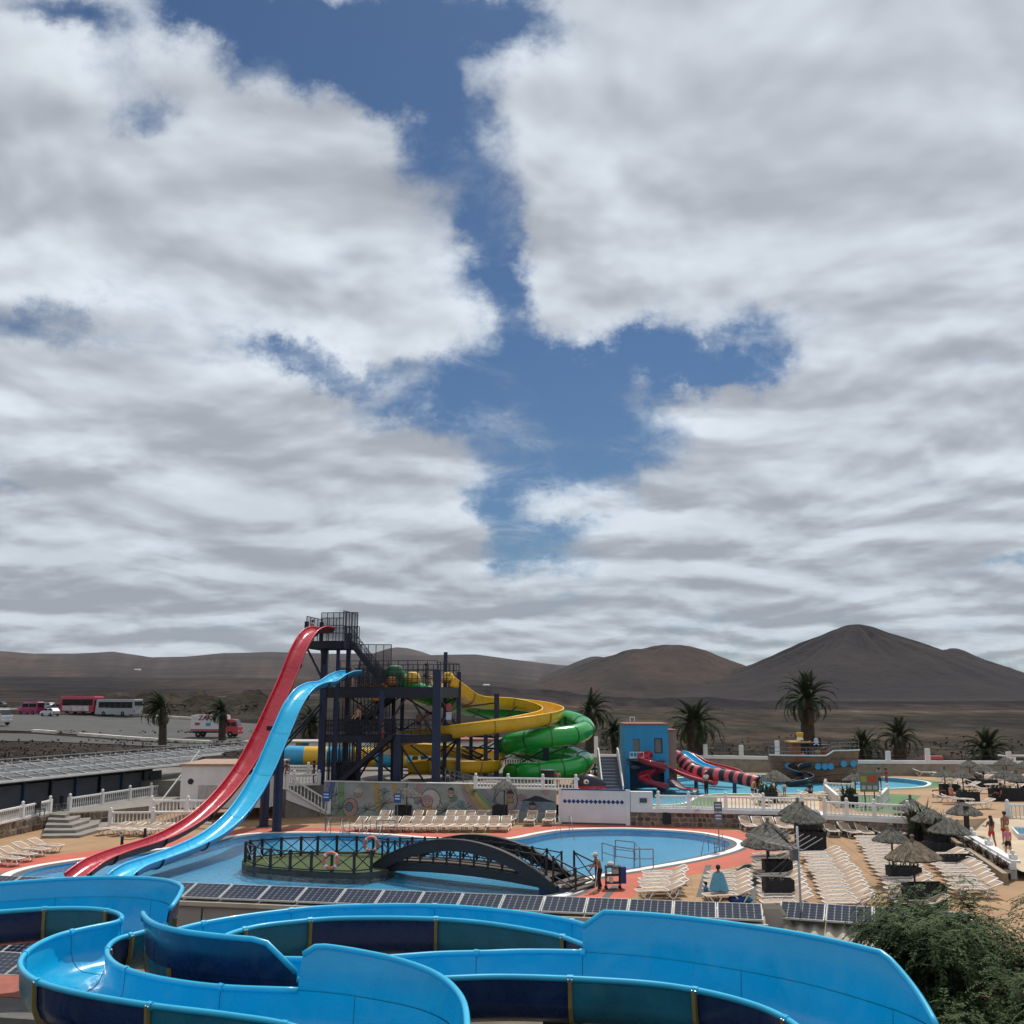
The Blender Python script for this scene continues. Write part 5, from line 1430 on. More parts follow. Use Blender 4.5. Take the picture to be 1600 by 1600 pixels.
for p_, q_ in ((BL, mids[2]), (mids[2], BR)):
    for z0_, z1_ in ((Z2, zMid - .4), (zMid + .2, zP2 - .6)):
        tb('brace').bar(zz(p_, z0_), zz(q_, z1_), .12).done(); tb('brace').bar(zz(q_, z0_), zz(p_, z1_), .12).done()
tb('control_box').box((*(FL.lerp(FR, .27) + Vector((0, .6, 0))).xy, zMid + .75), (1.3, 1.0, 1.4)).done(); tb('control_box').box((*(FL.lerp(FR, .2) + Vector((0, 1.2, 0))).xy, Z2 + .8), (2.0, 1.2, 1.6)).done()
# notice boards on the right bay
tb('notice_board', mat('red_board', (.30, .04, .05), .6)).box((FR.x + .85, FR.y + 1.2, zMid + 2.1), (.62, .05, .5), rz=.9).done()
tb('notice_board', mat('pale_board', (.36, .40, .46), .6)).box((FR.x + .85, FR.y + 1.2, zMid + 1.45), (.62, .05, .6), rz=.9).done()
# supports of the red and blue slides
for px, py, top, lab in ((412, 1292, 4.7, 'left'), (432, 1300, 6.6, 'right')):
    p = T(px, py)
    c = thing('support_column', f'thick navy column under the tall slides, {lab} one of the two', 'column', p, group='slide support columns')
    MB().tube([(0, 0, 0), (0, 0, top)], .30, 14).build('shaft', navy_column, c, smooth='auto')
    MB().box((0, 0, .03), (.8, .8, .06)).build('base_plate', navy_column, c)
    MB().bar((-.9, -.1, top), (.5, .1, top), .2, .3).build('bracket', navy_steel, c)

# ---- yellow open flume, green tubes
def dpt(px, py, Y): return D(px, py, Y)
def lane3(rows, width):
    pts = [dpt(*r) for r in rows]; out = []
    for i, c in enumerate(pts):
        t = pts[min(i + 1, len(pts) - 1)] - pts[max(i - 1, 0)]
        s = Vector((t.y, -t.x, 0)).normalized() * (width / 2)
        out.append((c - s, c + s))
    return out
yel = [(690, 1056, 82.5), (712, 1072, 86), (740, 1088, 90), (790, 1091, 93.0), (835, 1096, 93), (862, 1104, 90.2), (858, 1111, 86.8), (820, 1119, 84.2), (770, 1126, 83.2), (720, 1132, 83.2), (670, 1139, 83.6), (622, 1147, 85.2), (600, 1158, 88), (620, 1162, 90.8), (670, 1163, 92), (725, 1168, 92), (768, 1178, 90), (765, 1188, 87.2), (725, 1189, 85.6), (680, 1189, 85.4), (640, 1190, 85.6)]
flume('flume_slide', 'yellow open flume spiralling round the right side of the tower', 'slide', lane3(yel, 1.75), depth=1.0, inner=yellow_gel, outers=(yellow_gel,), rim_m=mat('yellow_rim', (.8, .50, .03), .35), rim_r=.06, seg=8, sub=5, flange_m=mat('yellow_flange', (.35, .2, .01), .5), base=T(700, 1232, Z2), flat=.2)
grn = [(604, 1060, 83), (625, 1066, 84), (655, 1082, 85.5), (690, 1093, 87), (730, 1104, 91), (790, 1112, 94), (850, 1118, 94.2), (896, 1127, 92.2), (915, 1138, 89.2), (900, 1147, 86.6), (860, 1152, 85.6), (818, 1157, 86), (790, 1166, 88), (800, 1172, 91.5), (845, 1175, 93.5), (890, 1181, 92), (914, 1190, 89), (896, 1199, 86.4), (856, 1204, 85.6), (822, 1206.5, 86), (798, 1208, 88)]
tube_slide('tube_slide', 'bright green enclosed tube coiling down in two loops', [dpt(*r) for r in grn], .80, [green_gel], ring_m=green_dark, ring_r=.035, seg=5, base=T(850, 1232, Z2))
# striped tube at ground level, behind the tower
stp = [dpt(420, 1179, 96), dpt(455, 1180, 96), dpt(500, 1181, 96), dpt(550, 1182, 96), dpt(600, 1184, 96), dpt(640, 1186, 96), dpt(655, 1190, 95)]
tube_slide('tube_slide', 'yellow and light blue striped tube lying behind the tower', stp, .86, [yellow_gel, mat('sky_gel', (.03, .34, .60), .35, coat=.2)], sub=4, seg=3, base=T(440, 1220, Z2))
# start boxes on the platform
for nm, lab, (px, py, Y), r, m in (('start_pod', 'dark green octagonal start pod on the tower platform', (617, 1048, 81.6), .78, green_dark), ('start_pod', 'yellow rounded start pod beside the standing person on the tower', (645, 1057, 81.2), .62, yellow_gel), ('start_pod', 'yellow start pod at the right end of the tower platform', (700, 1056, 82.6), .5, yellow_gel), ('start_pod', 'orange rounded start pod low on the tower platform', (612, 1063, 80.9), .5, orange_gel)):
    p = dpt(px, py, Y); o = thing(nm, lab, 'slide start', (p.x, p.y, zP2 + .05))
    rr = p.z - zP2
    b = MB(); n = 8
    prof = [(r * .7, 0.0), (r * .98, .25 * r), (r, r * .8), (r * .7, r * 1.35), (r * .3, r * 1.5)]
    b.lathe(prof, (0, 0, max(0, rr - r)), n=10).build('hood', m, o, smooth='auto')
    MB().tube([(r * .97 * math.cos(a), -.02 + r * .97 * math.sin(a), max(0, rr - r) + r * .55) for a in [2 * math.pi * k / 12 for k in range(12)]], .05, 6, closed=True).build('rim', m, o)
# orange-brown inflatable rings carried on the stairs
for i, (px, py, Y) in enumerate(((566, 1079, 80.6), (582, 1074, 80.7), (597, 1077, 80.5), (590, 1086, 80.4))):
    p = dpt(px, py, Y); o = thing('swim_ring', f'orange swim ring stored under the platform, {ORD[i]} from the left', 'swim ring', p, group='orange swim rings under the platform')
    MB().tube([(.32 * math.cos(a), .14 * math.sin(a), .32 * math.sin(a)) for a in [2 * math.pi * k / 14 for k in range(14)]], .17, 8, closed=True).build('ring', orange_gel, o, smooth=True)
    MB().bar((.2, .0, .28), (.34, 0, .5), .05).build('handle', black_steel, o)
# outlying columns that carry the yellow and green loops
for i, (px, py, top_px, Y, w) in enumerate(((776, 1222, 1084, 87.5, .42), (759, 1222, 1140, 86.5, .34), (853, 1222, 1160, 89, .50), (736, 1218, 1150, 90, .3), (884, 1222, 1120, 92, .3))):
    top = D(px, top_px, Y); o = thing('support_column', f'navy support column under the yellow and green loops, {ORD[(2, 1, 3, 0, 4)[i]]} from the left', 'column', (top.x, Y, Z2), group='loop support columns')
    MB().box((0, 0, (top.z - Z2) / 2), (w, w, top.z - Z2)).build('shaft', navy_column, o)
    for s, zt in ((1, .85), (-1, .62), (1, .4)):
        MB().bar((0, 0, (top.z - Z2) * zt * .72), (s * 1.7, .5, (top.z - Z2) * zt), .11).build('arm', navy_steel, o)
    MB().box((0, 0, .04), (w * 2, w * 2, .08)).build('base_plate', navy_steel, o)
# lower catwalk between tower and columns
cw = thing('catwalk', 'dark steel catwalk and bracing between the tower and the loop columns', 'catwalk', D(740, 1170, 87))
for y0, y1 in ((1167, 1170), (1150, 1152), (1182, 1200)):
    MB().bar(D(722, y0, 86), D(776, y1, 88), .12, .16).build('beam', navy_steel, cw, world=True)
for a, b in (((722, 1172), (770, 1196)), ((768, 1172), (722, 1200)), ((776, 1168), (850, 1196)), ((850, 1172), (790, 1205)), ((722, 1105), (776, 1098)), ((730, 1110), (776, 1128))):
    MB().bar(D(*a, 87), D(*b, 88), .12).build('brace', navy_steel, cw, world=True)
# small stair with grey rails down from the tower
sr = thing('stair_railing', 'grey steel stair with railings at the right foot of the tower', 'stairs', T(720, 1232, Z2))
for k in range(4): MB().bar(D(694, 1200 + k * 7, 80.5), D(740, 1213 + k * 6, 79.8), .05).build('rail', grey_steel, sr, world=True)
for k in range(7): MB().bar(D(696 + k * 7, 1202 + k * 2, 80.4), D(696 + k * 7, 1232, 80.2), .05).build('rail_post', grey_steel, sr, world=True)
for k in range(6): MB().box(tuple(D(700 + k * 7, 1224 + k, 80.9)), (.32, .9, .06)).build('step', grey_steel, sr, world=True)

# ================================================================== POOL FURNITURE: island, bridge
isl = closed_curve([W(378, 1350), W(386, 1357), W(430, 1362.5), W(500, 1367), W(560, 1369), W(604, 1364), W(620, 1352), W(606, 1338), W(560, 1334.5), W(490, 1335.5), W(430, 1339), W(390, 1344)], 5)
io = thing('island', 'small green island with a stone rim in the pool', 'island', (*isl[0], 0))
b = MB(); b.prism(isl, -.9, .16, top=False, bottom=False); b.build('stone_rim', mat('rim_dark', (.085, .08, .07), .9, var=.25), io, world=True)
MB().sheet([isl], .165).build('turf', turf, io, world=True)
def xfence(name, label, pts, h=1.02, xs=True, cat='fence', w=.13, base=None, rails=(0.12, .92), m=black_steel):
    o = thing(name, label, cat, base if base is not None else pts[0]); up = Vector((0, 0, 1))
    pts = [Vector(p) for p in pts]
    for p in pts: MB().box((p.x, p.y, p.z + h / 2), (w, w, h)).build('post', m, o, world=True)
    for a, c in zip(pts, pts[1:]):
        g = MB()
        for r in rails: g.bar(a + up * h * r, c + up * h * r, .05, .06)
        g.build('rail', m, o, world=True)
        if xs:
            x = MB(); x.bar(a + up * h * .12, c + up * h * .92, .04, .045); x.bar(a + up * h * .92, c + up * h * .12, .04, .045); x.build('cross_brace', m, o, world=True)
    return o
zi = .165
xfence('fence', 'dark cross-braced fence along the near side of the island', [T(x, y, zi) for x, y in ((383, 1347), (397, 1354), (422, 1358.5), (453, 1361), (486, 1363), (518, 1364.5), (553, 1365), (580, 1362))])
xfence('fence', 'dark cross-braced fence along the far side of the island', [T(x, y, zi) for x, y in ((384, 1346), (390, 1343.5), (409, 1341), (439, 1338.5), (470, 1337), (496, 1336), (526, 1335.5), (557, 1336), (583, 1337), (606, 1340))])
# lifebuoys
def lifebuoy(label, p, r=.36):
    o = thing('lifebuoy', label, 'lifebuoy', p)
    MB().tube([(r * math.cos(a), 0, r * math.sin(a)) for a in [2 * math.pi * k / 20 for k in range(20)]], .085, 8, closed=True).build('ring', mat('lifebuoy_orange', (.60, .17, .12), .6, var=.1), o, smooth=True)
    for k in range(4):
        a = math.pi / 4 + k * math.pi / 2
        MB().tube([((r - .001) * math.cos(a - .12), 0, (r - .001) * math.sin(a - .12)), ((r) * math.cos(a + .12), 0, (r) * math.sin(a + .12))], .093, 8).build('band', white_plastic, o)
p = T(517, 1364.5, zi); lifebuoy('faded orange lifebuoy on the near side of the island fence', (p.x, p.y - .16, zi + .62))
p = T(586, 1337, zi); lifebuoy('faded orange lifebuoy on the far side of the island fence by the bridge', (p.x - .2, p.y - .16, zi + .62))

# arched footbridge
br = thing('footbridge', 'dark arched footbridge from the island to the pool edge', 'bridge', T(727, 1375))
NA, NB = T(578, 1360), T(872, 1393)                # near arch feet
bd = (NB - NA); BLn = bd.length; bd.normalize(); bn = Vector((-bd.y, bd.x, 0))
BW = 2.0
def arch(off, name):
    m = MB(); n = 36; top = []; bot = []
    for i in range(n + 1):
        t = i / n; x = BLn * t
        z = 1.72 * (1 - (2 * t - 1) ** 2) ** .92
        c = NA + bd * x + bn * off
        th = .52
        dz = -1.72 * 4 * (2 * t - 1) / BLn
        nx = Vector((-dz, 0, 1)).normalized()
        top.append(c + Vector((0, 0, z + .12)) + bd * nx.x * 0); bot.append(c + Vector((0, 0, max(-.25, z + .12 - th / nx.z))))
    w = bn * .09
    rows = [[p - w for p in top], [p + w for p in top], [p + w for p in bot], [p - w for p in bot], [p - w for p in top]]
    m.grid(rows)
    o = m.build(name, black_steel, br, world=True)
    c = MB(); wv = bn * .13
    c.grid([[p - wv + Vector((0, 0, .005)) for p in top], [p + wv + Vector((0, 0, .005)) for p in top], [p + wv + Vector((0, 0, .05)) for p in top], [p - wv + Vector((0, 0, .05)) for p in top], [p - wv + Vector((0, 0, .005)) for p in top]])
    c.build('arch_cap', mat('arch_cap', (.03, .028, .028), .7, var=.2), br, world=True)
arch(0, 'arch'); arch(BW, 'arch')
def bz(t): return .42 + .28 * (1 - (2 * t - 1) ** 2)
for off in (0.16, BW - .16):
    m = MB()
    for i in range(12):
        t0, t1 = .06 + .86 * i / 12, .06 + .86 * (i + 1) / 12
        m.bar(NA + bd * BLn * t0 + bn * off + Vector((0, 0, bz(t0) - .26)), NA + bd * BLn * t1 + bn * off + Vector((0, 0, bz(t1) - .26)), .12, .42)
    m.build('girder', black_steel, br, world=True)
plank_m = mat('bridge_planks', (.11, .085, .075), .85, var=.25, scale=3)
npl = 60
for i in range(npl):
    t = .05 + .89 * (i + .5) / npl
    c = NA + bd * BLn * t + bn * BW / 2
    MB().box((c.x, c.y, bz(t)), (BLn * .89 / npl - .025, BW - .5, .05), rz=math.atan2(bd.y, bd.x)).build('plank', plank_m, br, world=True)
for off in (.28, BW - .28):
    m = MB(); pts = []
    for i in range(13):
        t = .05 + .88 * i / 12
        p = NA + bd * BLn * t + bn * off + Vector((0, 0, bz(t)))
        MB().bar(p, p + Vector((0, 0, 1.0)), .10).build('post', black_steel, br, world=True); pts.append(p)
    for a, c in zip(pts, pts[1:]):
        for h in (.12, .92): m.bar(a + Vector((0, 0, h)), c + Vector((0, 0, h)), .05)
        m.bar(a + Vector((0, 0, .12)), c + Vector((0, 0, .92)), .04); m.bar(a + Vector((0, 0, .92)), c + Vector((0, 0, .12)), .04)
    m.build('railing', black_steel, br, world=True)
for i in range(3):           # steps at the right end
    c = NA + bd * (BLn + .1 + i * .32) + bn * (BW / 2)
    MB().box((c.x, c.y, .42 - i * .14 - .03), (.38, BW + .2, .07), rz=math.atan2(bd.y, bd.x)).build('step', plank_m, br, world=True)
for off in (.1, BW + .1):
    a = NA + bd * (BLn - .3) + bn * off; c = NA + bd * (BLn + .85) + bn * off
    MB().bar(a + Vector((0, 0, .4)), a + Vector((0, 0, 1.5)), .1).build('post', black_steel, br, world=True)
    MB().bar(c, c + Vector((0, 0, 1.1)), .1).build('post', black_steel, br, world=True)
    m = MB(); m.bar(a + Vector((0, 0, 1.42)), c + Vector((0, 0, 1.02)), .06); m.bar(a + Vector((0, 0, .62)), c + Vector((0, 0, .2)), .05); m.bar(a + Vector((0, 0, .62)), c + Vector((0, 0, 1.02)), .04); m.bar(a + Vector((0, 0, 1.42)), c + Vector((0, 0, .2)), .04)
    m.build('railing', black_steel, br, world=True)
pl = thing('landing_slab', 'grey slab with a blue edge at the right end of the bridge', 'slab', T(890, 1392))
slabp = [W(842, 1388), W(893, 1397), W(915, 1383), W(880, 1372), W(860, 1376)]
MB().prism(slabp, -.6, .09).build('slab', mat('slab_blue', (.045, .06, .19), .6), pl, world=True)
MB().prism(offset_loop(slabp, -.12), .0, .10).build('top', step_grey, pl, world=True)

# pool ladders, ramp rail, signs
def handrail(label, paths, r=.028, m=grey_steel, name='pool_railing', cat='railing', bars=()):
    o = thing(name, label, cat, paths[0][0])
    for p in paths: MB().tube(p, r, 6).build('rail', m, o, smooth=True, world=True)
    for a, c in bars: MB().tube([a, c], r * .8, 6).build('bar', m, o, smooth=True, world=True)
    return o
def ladder(label, px, py, dx=-9, dy=12):
    a = T(px, py); b_ = T(px + dx, py + dy)
    ps = []
    for s in (-.25, .25):
        off = Vector((s * 1.6, 0, 0))
        ps.append([a + off, a + off + Vector((0, 0, .75)), a + off + Vector((0, -.1, .95)), a.lerp(b_, .35) + off + Vector((0, 0, .9)), b_ + off + Vector((0, 0, -.5))])
    handrail(label, ps, .02, grey_steel, 'pool_ladder', 'ladder')
ladder('chrome pool ladder on the far edge, left of three', 526, 1302.5)
ladder('chrome pool ladder on the far edge, middle of three', 556, 1303.5)
ladder('chrome pool ladder on the far edge, right of three', 588, 1305)
ladder('chrome pool ladder in front of the white screen wall', 880, 1298, 8, 6)
ladder('chrome pool ladder at the right tip of the pool', 1118, 1330, -14, 4)
def frame_rail(label, pts, h, mid=True, m=grey_steel, r=.03):
    pts = [Vector(p) for p in pts]; up = Vector((0, 0, 1))
    o = thing('railing', label, 'railing', pts[0])
    MB().tube([p + up * h for p in pts], r, 6).build('top_rail', m, o, world=True)
    if mid: MB().tube([p + up * h * .5 for p in pts], r * .8, 6).build('mid_rail', m, o, world=True)
    for p in pts: MB().tube([p, p + up * h], r, 6).build('post', m, o, world=True)
    return o
frame_rail('grey steel rail guarding the pool ramp, near side', [T(941, 1346), T(960, 1352), T(991, 1357), T(1021, 1357)], .95)
frame_rail('grey steel rail guarding the pool ramp, far side', [T(962, 1341), T(992, 1345), T(1000, 1355)], .95)
frame_rail('thin grey rail on the far pool edge beside the first lounger', [T(509, 1300), T(532, 1300)], .9)
frame_rail('thin grey rail on the far pool edge before the mural loungers', [T(588, 1302), T(617, 1302)], .8)
frame_rail('thin grey rail at the right pool tip', [T(1117, 1333), T(1132, 1331)], .6)
def sign(label, px, py, top, w, h, color, boards=1, z=0.0, stripes=2):
    p = T(px, py, z); o = thing('sign', label, 'sign', p)
    MB().tube([(0, 0, 0), (0, 0, top)], .03, 6).build('post', grey_steel, o)
    for k in range(boards):
        zc = top - h / 2 - k * (h + .06)
        MB().box((0, -.045, zc), (w, .03, h)).build('board', mat('sign_' + label[:12], color, .5), o)
        for s in range(stripes):
            MB().box((0, -.063, zc + h * (.22 - .3 * s)), (w * .7, .006, h * .14)).build('marking', mat('sign_pale', (.55, .58, .62), .6), o)
blue_s = (.03, .07, .20)
sign('small blue pool rules sign in front of the stairway', 508, 1300, 2.55, .48, .62, blue_s)
sign('small blue sign with white pictograms before the mural', 620, 1302, 2.5, .46, .6, blue_s)
sign('two stacked grey sign boards on a post by the stone wall', 1124, 1331, 2.75, .46, .55, (.10, .13, .17), boards=2)
p = T(1360, 1263, Z1)
nb = thing('notice_board', 'ramp notice board with green, red and yellow panels', 'sign', p)
for s in (-.55, .55): MB().bar((s * .6, 0, 0), (s * .6, 0, 1.5), .06).build('post', wood_pole, nb)
MB().box((0, -.05, 1.75), (1.25, .05, 1.3)).build('board', mat('nb_base', (.12, .16, .13), .7), nb)
MB().box((.22, -.08, 1.95), (.55, .02, .4)).build('panel', mat('nb_red', (.42, .06, .03), .6), nb); MB().box((-.38, -.08, 1.95), (.4, .02, .4)).build('panel', mat('nb_yel', (.30, .28, .06), .6), nb)
for k in range(3): MB().box((-.4 + k * .4, -.08, 1.38), (.28, .02, .26)).build('panel', mat('nb_pale', (.38, .42, .45), .6), nb)

# ================================================================== SPLASH AREA: blue tower, slides, whale, ship
bt0 = T(978, 1233, Z1); bt1 = T(1046, 1233, Z1)
btw = thing('splash_tower', 'light blue splash tower building with two windows', 'building', bt0)
tw_blue = mat('tower_blue', (.022, .24, .46), .7, var=.08, scale=1, bump=.1); tw_deep = mat('tower_deep', (.012, .05, .10), .7, var=.3, scale=1.2)
WB = bt1.x - bt0.x; DB = 4.2; HB = D(1010, 1133, bt0.y).z - Z1
def bx(name, x0, x1, y0, y1, z0, z1, m, par=btw): return MB().box(((x0 + x1) / 2, (y0 + y1) / 2, (z0 + z1) / 2), (x1 - x0, y1 - y0, z1 - z0)).build(name, m, par)
# facade with window openings
xs = [0, .95, 1.55, 2.45, 3.05, WB]; 
z_w = (2.95, 4.05)
bx('front_wall', 0, WB, 0, .18, z_w[1], HB, tw_blue); bx('front_wall', 0, WB, 0, .18, 2.25, z_w[0], tw_blue)
x0w, x1w, x2w, x3w = .68, 1.22, 2.5, 3.05
for a, c in ((0, x0w), (x1w, x2w), (x3w, WB)): bx('front_wall', a, c, 0, .18, z_w[0], z_w[1], tw_blue)
bx('front_wall', 0, .35, 0, .18, 0, 2.25, tw_blue); bx('front_wall', 3.2, WB, 0, .18, 0, 2.25, tw_blue)
bx('arch_back', .35, 3.2, 1.2, 1.3, 0, 2.25, tw_deep); bx('side_wall', 0, .18, .181, DB, 0, HB, tw_blue); bx('side_wall', WB - .18, WB, .181, DB, 0, HB, tw_blue); bx('back_wall', .181, WB - .181, DB - .18, DB, 0, HB, tw_blue)
bx('roof', .02, WB - .02, .02, DB, HB - .12, HB - .02, grey_render)
bx('roof_edge', -.06, WB + .06, -.06, DB + .06, HB + .001, HB + .14, mat('terracotta_edge', (.26, .09, .07), .8))
for a, c in ((x0w, x1w), (x2w, x3w)):
    wn = bx('window', a, c, .10, .13, z_w[0], z_w[1], mat('win_grey', (.16, .155, .15), .25))
    if a == x2w:
        f = MB(); f.box(((a + c) / 2, .05, z_w[0] - .03), (c - a + .12, .12, .06)); f.box(((a + c) / 2, .05, z_w[1] + .03), (c - a + .12, .12, .06)); f.box((a - .03, .05, (z_w[0] + z_w[1]) / 2), (.06, .12, 1.1)); f.box((c + .03, .05, (z_w[0] + z_w[1]) / 2), (.06, .12, 1.1)); f.build('frame', black_steel, wn)
bx('balcony', .3, 1.5, -.55, -.02, 2.5, 2.62, white_paint); 
for k in range(5): bx('balcony_rail', .32 + k * .28, .36 + k * .28, -.53, -.49, 2.62, 3.0, white_paint)
f = MB(); f.tube([(.32, -.51, 3.0), (1.5, -.51, 3.0)], .03, 6); f.build('balcony_rail', white_paint, btw)
bx('chimney_frame', .5, .56, .6, .66, HB + .14, HB + .62, white_paint); bx('chimney_frame', .86, .92, .6, .66, HB + .14, HB + .62, white_paint); bx('chimney_frame', .5, .92, .6, .66, HB + .62, HB + .68, white_paint)
bx('annex', WB + .01, WB + .85, 1.2, 4.0, 0, HB - .5, mat('annex_tan', (.27, .19, .155), .85)); bx('annex_roof', WB - .0, WB + .95, 1.1, 4.1, HB - .499, HB - .40, mat('terracotta_edge', (.26, .09, .07), .8))
# fish cut-outs on the facade
fish_m = mat('fish_grey', (.22, .20, .17), .6); fish_d = mat('fish_dark', (.06, .075, .09), .6)
for i, (x, z, s) in enumerate(((.28, 2.35, .5), (.95, 2.35, .55), (.7, 1.78, .7), (2.5, 1.9, .75), (3.0, 2.25, .5), (3.45, 1.85, .45), (.3, 2.05, .4))):
    fo = MB(); n = 10; pts = [(x + s * .45 * math.cos(2 * math.pi * k / n), -.04, z + s * .22 * math.sin(2 * math.pi * k / n)) for k in range(n)]
    fo.add(pts + [(a, -.10, c) for a, b_, c in pts], [tuple(range(n, 2 * n))] + [(k, (k + 1) % n, n + (k + 1) % n, n + k) for k in range(n)])
    fo.add([(x + s * .38, -.09, z), (x + s * .72, -.09, z + s * .2), (x + s * .62, -.09, z), (x + s * .72, -.09, z - s * .2)], [(0, 1, 2, 3)])
    fo.build('painted_fish', fish_m if i % 2 else fish_d, btw)
# side stairs, white sided
ss = thing('slide_stairs', 'white-sided stairs climbing to the blue splash tower', 'stairs', T(955, 1238, Z1))
s0_, s1_ = T(958, 1239, Z1), None
for i in range(11):
    c = (s0_.x, s0_.y + .2 + i * .38)
    MB().box((c[0], c[1] + .19, Z1 + .14 + i * .115), (1.5, .38, .28 + i * .23)).build('step', mat('stair_slate', (.10, .115, .15), .7), ss, world=True)
for s in (-1, 1):
    x = s0_.x + s * .82
    MB().add([(x - .05, s0_.y, Z1), (x - .05, s0_.y + 4.4, Z1), (x - .05, s0_.y + 4.4, Z1 + 3.3), (x - .05, s0_.y + 3.4, Z1 + 3.2), (x - .05, s0_.y, Z1 + .55), (x + .05, s0_.y, Z1), (x + .05, s0_.y + 4.4, Z1), (x + .05, s0_.y + 4.4, Z1 + 3.3), (x + .05, s0_.y + 3.4, Z1 + 3.2), (x + .05, s0_.y, Z1 + .55)],
             [(0, 1, 2, 3, 4), (9, 8, 7, 6, 5), (0, 5, 6, 1), (1, 6, 7, 2), (2, 7, 8, 3), (3, 8, 9, 4), (4, 9, 5, 0)]).build('side_wall', white_wall, ss, world=True)
# red spiral slide in front of the tower
Yt = bt0.y
spir = []
for i in range(19):
    a = math.radians(130 + i * 34); z = Z1 + 2.55 - i * .145
    spir.append((1.0 * math.cos(a), .75 * math.sin(a), z))
sc_ = D(1020, 1215, Yt - 1.2)
def helix_stations(c, R, a0, da, n, z0, dz, w, sy=.85):
    out = []
    for i in range(n):
        a = math.radians(a0 + da * i); z = z0 + dz * i
        u = Vector((math.cos(a), math.sin(a) * sy, 0))
        out.append((Vector((c.x, c.y, z)) + u * (R - w / 2), Vector((c.x, c.y, z)) + u * (R + w / 2)))
    return out
flume('spiral_slide', 'small red spiral slide in front of the blue tower', 'slide', helix_stations(Vector((sc_.x, Yt - 1.25, 0)), .78, 90, 30, 23, Z1 + 3.1, -.128, .85), depth=.42, inner=red_gel, outers=(mat('red_outer', (.30, .01, .025), .35, coat=.2),), rim_m=red_gel, rim_r=.04, seg=8, sub=3, flange_m=None, base=(sc_.x, Yt - 1.1, Z1))
# striped pink and black tube
sp_ = [D(1040, 1179, 89.5), D(1058, 1182, 89.5), D(1072, 1194, 89), D(1085, 1204, 88.4), D(1110, 1209, 87.2), D(1140, 1213, 86), D(1165, 1218, 84.8), D(1186, 1223, 84)]
tube_slide('tube_slide', 'pink and black striped tube slide leaving the blue tower', sp_, .52, [black_gel, pink_gel], sub=7, seg=2, n=12, base=D(1110, 1240, 87))
p = sp_[-1]; o = thing('tube_exit', 'open dark mouth ring at the end of the striped tube', 'slide', (p.x, p.y, Z1))
MB().tube([(0.05, .55 * math.cos(a), p.z - Z1 + .55 * math.sin(a)) for a in [2 * math.pi * k / 16 for k in range(16)]], .07, 8, closed=True).build('mouth_ring', black_gel, o, smooth=True)
MB().bar((-.3, 0, 0), (-.3, 0, p.z - Z1 - .5), .16).build('leg', black_gel, o)
for i, (px, Y) in enumerate(((1088, 88.2), (1148, 85.6))):
    b0 = D(px, 1236, Y); o = thing('slide_support', f'dark post holding the striped tube, {("left", "right")[i]} one', 'post', (b0.x, Y, Z1 - .3))
    MB().tube([(0, 0, 0), (0, 0, 1.6)], .16, 8).build('shaft', mat('post_blue', (.025, .06, .13), .5), o); MB().lathe([(.24, 0), (.24, .12), (.17, .16)], n=10).build('base', mat('post_blue', (.025, .06, .13), .5), o)
def lane_s(rows, width): return lane3(rows, width)
flume('kids_slide', 'light blue wavy kids slide behind the striped tube', 'slide', lane3([(1060, 1174, 96), (1068, 1175, 95.5), (1080, 1182, 94.8), (1092, 1191, 94), (1106, 1197, 93.2), (1120, 1202, 92.4), (1130, 1209, 91.6), (1136, 1213, 91.2)], 1.0), depth=.35, inner=cyan_gel, outers=(under_blue,), rim_m=cyan_gel, rim_r=.05, seg=8, sub=3, flange_m=None, base=D(1100, 1215, 94))
flume('kids_slide', 'dark red wavy kids slide behind the light blue one', 'slide', lane3([(1066, 1174, 97.6), (1082, 1180, 97), (1096, 1189, 96.2), (1112, 1194, 95.4), (1130, 1198, 94.6), (1146, 1203, 93.8), (1156, 1210, 93), (1160, 1214, 92.6)], 1.2), depth=.35, inner=red_gel, outers=(mat('red_under', (.10, .012, .016), .5),), rim_m=red_gel, rim_r=.05, seg=8, sub=3, flange_m=None, base=D(1120, 1215, 96))
flume('kids_slide', 'pinkish red low kids slide under the striped tube', 'slide', lane3([(1046, 1196, 88.6), (1060, 1203, 88.2), (1080, 1211, 87.4), (1100, 1217, 86.8), (1118, 1221, 86.2)], 1.0), depth=.3, inner=pink_gel, outers=(mat('pink_under', (.34, .035, .06), .4),), rim_m=pink_gel, rim_r=.05, seg=8, sub=3, flange_m=None, base=D(1080, 1228, 88))
flume('kids_slide', 'small white and red toddler slide at the foot of the blue tower', 'slide', lane3([(1047, 1217, 87.4), (1056, 1223, 87), (1066, 1231, 86.4), (1076, 1233, 86), (1086, 1234, 85.6)], .7), depth=.15, inner=white_plastic, outers=(cyan_gel,), rim_m=red_gel, rim_r=.05, seg=8, sub=3, flange_m=None, base=D(1070, 1236, 86.5))
o = thing('kids_slide', 'green tunnel lying between the tower and the striped tube', 'slide', D(1055, 1215, 91)); MB().tube([D(1040, 1199, 91.5), D(1064, 1201, 91)], .45, 12).build('tunnel', green_gel, o, smooth='auto', world=True); MB().tube([D(1063.5, 1201, 91), D(1065, 1201.2, 91)], .5, 12).build('collar', white_plastic, o, world=True)
